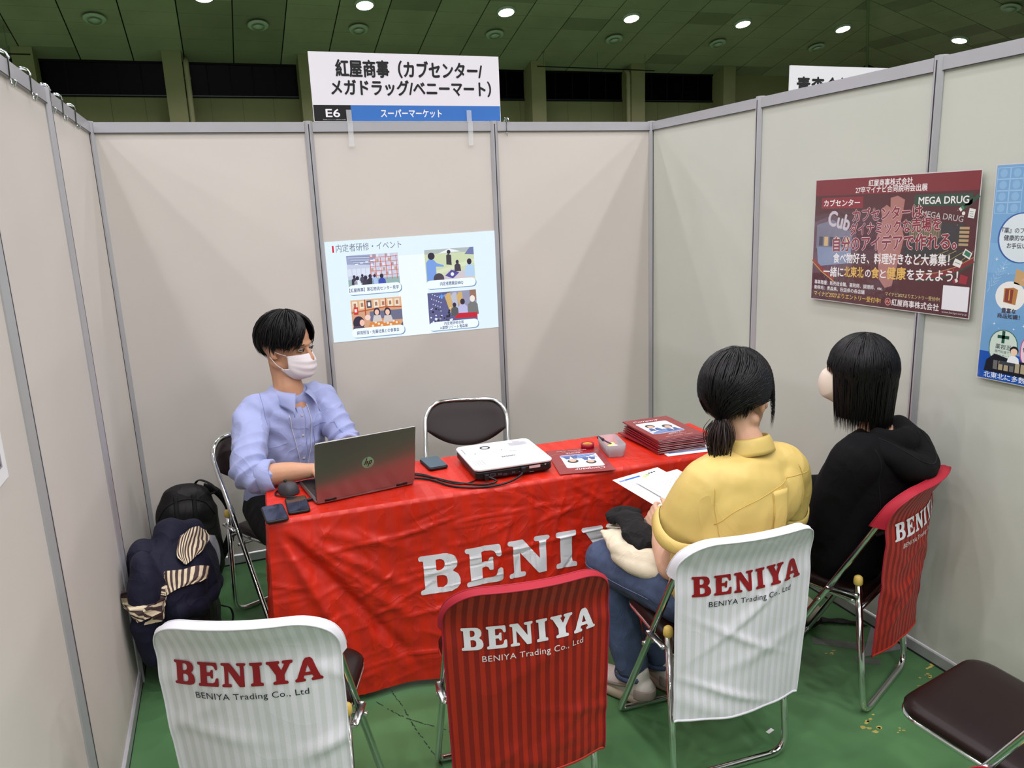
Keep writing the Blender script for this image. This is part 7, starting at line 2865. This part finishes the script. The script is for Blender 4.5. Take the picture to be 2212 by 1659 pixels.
def cloth_patch(name, pts, nu, nv, m, parent, per=1.0, seed=0, lift=0.010, amp=0.006):
    """control net (rows of points) pressed just above the jacket"""
    rows = [spline(r, nu) for r in pts]
    cols = [spline([r[i] for r in rows], nv) for i in range(len(rows[0]))]
    mb = MB()
    A, Bn = len(cols[0]), len(cols)
    vals = []
    for j in range(A):
        for i in range(Bn):
            p = cols[i][j]
            loc_, nr_, _, _ = jb.find_nearest(p)
            if loc_ is not None:
                d_ = (p - loc_).dot(nr_)
                if d_ < lift:
                    p = p + nr_ * (lift - d_)
                p = p + nr_ * amp * (0.5 + 0.5 * sin(i * 0.55 + j * 0.35 + seed)) + nr_ * amp * 0.7 * noise.noise(Vector((i * 0.3, j * 0.3, seed)))
            mb.v.append(p)
            vals.append(i / (Bn - 1) * per + 0.004 * sin(j * 0.25))
    for j in range(A - 1):
        for i in range(Bn - 1):
            mb.f.append((j * Bn + i, j * Bn + i + 1, (j + 1) * Bn + i + 1, (j + 1) * Bn + i))
    me = mb.mesh(name)
    set_uvx(me, vals)
    return link(name, me, m, parent, True)


cloth_patch('lining', [[(0.205, -0.865, 0.530), (0.245, -0.800, 0.530), (0.282, -0.745, 0.490)],
                       [(0.196, -0.905, 0.525), (0.240, -0.850, 0.515), (0.292, -0.785, 0.475)],
                       [(0.188, -0.950, 0.490), (0.222, -0.915, 0.488), (0.276, -0.840, 0.462)],
                       [(0.200, -0.965, 0.455), (0.222, -0.965, 0.455), (0.248, -0.905, 0.455)]], 9, 7, M_line, jk, 0.115, 1, 0.012)
cloth_patch('lining', [[(0.045, -1.05, 0.385), (0.080, -1.01, 0.415), (0.136, -0.995, 0.450), (0.204, -0.985, 0.445), (0.275, -0.925, 0.415)],
                       [(0.050, -1.07, 0.360), (0.085, -1.04, 0.385), (0.140, -1.02, 0.420), (0.205, -1.01, 0.415), (0.270, -0.955, 0.390)],
                       [(0.060, -1.08, 0.335), (0.100, -1.06, 0.350), (0.145, -1.04, 0.385), (0.190, -1.02, 0.395), (0.240, -0.975, 0.385)]], 8, 7, M_line, jk, 0.20, 3, 0.012)
cloth_patch('lining', [[(0.100, -1.055, 0.380), (0.128, -1.045, 0.385)], [(0.088, -1.060, 0.350), (0.118, -1.050, 0.352)], [(0.075, -1.055, 0.318), (0.100, -1.050, 0.318)]], 8, 7, M_line, jk, 0.035, 5, 0.014, 0.003)
adopt(jk)
pb = empty('plastic_bag', (0.28, -0.72, 0.40), label='piece of grey translucent plastic bag poking out right of the navy jacket', cat='plastic bag')
sheet('plastic', lambda u, v: Vector((0.245 + 0.065 * u + 0.012 * sin(v * 5), -0.70 - 0.05 * v + 0.014 * sin(u * 7 + v * 3), 0.47 - 0.22 * v * (0.6 + 0.4 * u) - 0.03 * u * u)), 14, 14, M_gplastic, pb, thick=0.001)
adopt(pb)

# papers held by the woman in yellow
uv_ = Vector((0.983, 0.18, 0.02)).normalized()
vv_ = Vector((0.125, -0.99, -0.06)).normalized()
for k_, (o_, w_, h_, lb) in enumerate((((1.676, -1.466, 0.700), 0.210, 0.297, 'white sheet with a blue heading band held by the person in yellow, undermost'),
                                       ((1.752, -1.520, 0.7045), 0.180, 0.235, 'smaller white page held on top of the others by the person in yellow'),
                                       ((1.736, -1.530, 0.7025), 0.180, 0.240, 'middle one of the white pages held by the person in yellow'))):
    e = empty('held_paper', o_, label=lb, cat='paper', group='white papers in the hand')
    nn = uv_.cross(vv_).normalized()
    if nn.z < 0:
        nn = -nn
    mb = MB()
    for z in (0, 0.0006):
        mb.v += [uv_ * a * w_ + vv_ * b * h_ + nn * z for a, b in ((0, 0), (1, 0), (1, 1), (0, 1))]
    mb.f = [(0, 1, 2, 3), (7, 6, 5, 4), (0, 4, 5, 1), (1, 5, 6, 2), (2, 6, 7, 3), (3, 7, 4, 0)]
    mb.build('sheet', M_paper, e)
    c = Canvas()
    if k_ == 0:
        c.rect(0.012, 0.022, 0.105, 0.032, (40, 96, 190), 0)
        c.text('就職活動', 0.014, 0.030 - 0.006, 0.024, 0.005, (220, 230, 245), 1)
        c.disc(0.118, 0.040, 0.008, (196, 208, 120), 0)
        c.disc(0.135, 0.034, 0.007, (150, 190, 90), 1)
        for q in range(3):
            c.rect(0.145 + 0.012 * q, 0.022, 0.153 + 0.012 * q, 0.030, (40, 40, 46), 1)
        for q in range(4):
            c.rect(0.014, 0.050 + 0.010 * q, 0.07 - 0.006 * q, 0.0512 + 0.010 * q, (110, 114, 124), 0)
    else:
        for q in range(6):
            c.rect(0.05, 0.05 + 0.018 * q, 0.15 - 0.01 * (q % 3), 0.0512 + 0.018 * q, (150, 154, 162), 0)
            for z in range(4):
                c.rect(0.06 + 0.022 * z, 0.058 + 0.018 * q, 0.064 + 0.022 * z, 0.0605 + 0.018 * q, (90, 94, 104), 0)
    c.build('sheet_print', M_print, e, lambda x, y, h2__: uv_ * x + vv_ * y + nn * (0.0006 + h2__))

# tote bag and black cloth on the lap
M_tote = mat('cream_canvas', (222, 212, 186), rough=0.85, bump=0.25, bscale=420, crease=0.6, cscale=10.0)
M_blk = mat('black_cardigan_knit', (15, 14, 16), rough=0.9, bump=0.2, bscale=300, crease=0.9, cscale=16.0)
tb_ = empty('tote_bag', (1.60, -1.80, 0.55), label='cream canvas tote bag lying on the lap of the person in yellow', cat='bag')


def tfold(p, n):
    return folds(14.0, 0.003, 9, 22)(p, n) + 0.0035 * (1 - 2 * abs(sin(p.x * 26 + p.y * 17 + 1.5 * noise.noise(p * 7))))


tf = Fr((1.60, -1.80, 0.58), (-0.30, 0.95, 0.05))
organic('canvas', [ell((1.600, -1.800, 0.588), (0.135, 0.080, 0.040), tf), ell((1.575, -1.745, 0.590), (0.075, 0.060, 0.040), tf), ell((1.690, -1.790, 0.592), (0.10, 0.080, 0.036), tf),
                   ell((1.562, -1.840, 0.566), (0.100, 0.042, 0.036), tf), ell((1.625, -1.885, 0.570), (0.060, 0.060, 0.030), tf),
                   limb([(1.585, -1.75, 0.592), (1.552, -1.690, 0.600), (1.536, -1.655, 0.606)], [0.060, 0.036, 0.010], [0.034, 0.020, 0.007], up=(0, 0, 1), n=18)], 0.0045, M_tote, tb_, 6, tfold)
MB().tube(spline([(1.60, -1.70, 0.625), (1.57, -1.64, 0.612), (1.60, -1.615, 0.60), (1.66, -1.64, 0.615)], 6), 0.010, 6, rb=0.002).build('handle', M_tote, tb_, True)
adopt(tb_)
cd_ = empty('black_cardigan', (1.60, -1.76, 0.62), label='bundled black cardigan on the tote bag beside the bare forearm', cat='clothing')
organic('cloth', [limb([(1.605, -1.668, 0.652), (1.612, -1.72, 0.650), (1.603, -1.78, 0.640), (1.612, -1.84, 0.624)], [0.030, 0.042, 0.044, 0.034], [0.018, 0.026, 0.028, 0.022], up=(0, 0, 1), n=18),
                  limb([(1.575, -1.655, 0.645), (1.60, -1.63, 0.65), (1.66, -1.65, 0.645)], [0.018, 0.020, 0.020], n=12), limb([(1.572, -1.775, 0.635), (1.583, -1.83, 0.618)], [0.022, 0.022], n=12)],
        0.0042, M_blk, cd_, 3, folds(17.0, 0.007, 18, 40))
adopt(cd_)

# canvas bag of the second visitor on the floor behind the white cover
fb = empty('canvas_bag', (2.47, -1.56, 0), label='cream canvas bag with black trim on the floor, beside the black strap', cat='bag')
organic('canvas', [limb([(2.43, -1.53, 0.055), (2.47, -1.56, 0.060), (2.49, -1.58, 0.05)], [0.050, 0.055, 0.045], [0.045, 0.05, 0.04], up=(0, 0, 1), n=16)], 0.006, M_tote, fb, 3, folds(3.0, 0.006, 14, 30))
MB().tube(spline([(2.40, -1.585, 0.03), (2.45, -1.62, 0.02), (2.515, -1.61, 0.025)], 6), 0.008, 8, rb=0.012).build('trim', M_strap, fb, True)
adopt(fb)
ft = empty('folded_flyer', (1.925, -2.05, 0), label='scrap of white paper on the floor below the white cover of the visitor in yellow', cat='paper')
MB().box((-0.008, 0.0, 0.0003), (0.020, 0.012, 0.0012), M=Matrix.Rotation(0.3, 4, 'Z')).build('sheet', M_paper, ft)
st = sheet('floor_strap', lambda u, v: Vector((2.515 + 0.145 * u + 0.012 * v, -1.555 - 0.10 * u - 0.045 * v + 0.01 * sin(u * 3), 0.004 + 0.006 * sin(u * 7) ** 2)), 16, 4, M_nylon, None, thick=0.002)
tag(st, 'flat black cloth strap lying on the floor near the right wall', 'strap')
M_ftape = mat('grey_floor_tape', (128, 132, 126), rough=0.5, alpha=0.55)
for (x, y, a, l, w, lb) in ((2.40, -1.70, -38, 0.20, 0.045, 'strip of grey translucent tape on the floor between the visitors\' chairs'), (2.455, -1.86, -35, 0.085, 0.035, 'short strip of grey tape on the floor beside the red cover hem')):
    o = MB().box((0, 0, 0.0004), (l, w, 0.0010), M=Matrix.Rotation(radians(a), 4, 'Z')).build('floor_tape', M_ftape, None)
    o.location = (x, y, 0)
    tag(o, lb, 'tape')
M_plate = mat('grey_base_plate', (150, 150, 150), rough=0.4, metal=0.4)
o = MB().add([(2.50, -1.845, 0.0006), (2.683, -1.865, 0.0006), (2.683, -1.70, 0.0006), (2.50, -1.845, 0.004), (2.683, -1.865, 0.004), (2.683, -1.70, 0.004)], [(0, 2, 1), (3, 4, 5), (0, 1, 4, 3), (1, 2, 5, 4), (2, 0, 3, 5)]).build('base_plate', M_plate, None)
tag(o, 'grey triangular base plate on the floor at the right wall', 'base plate')
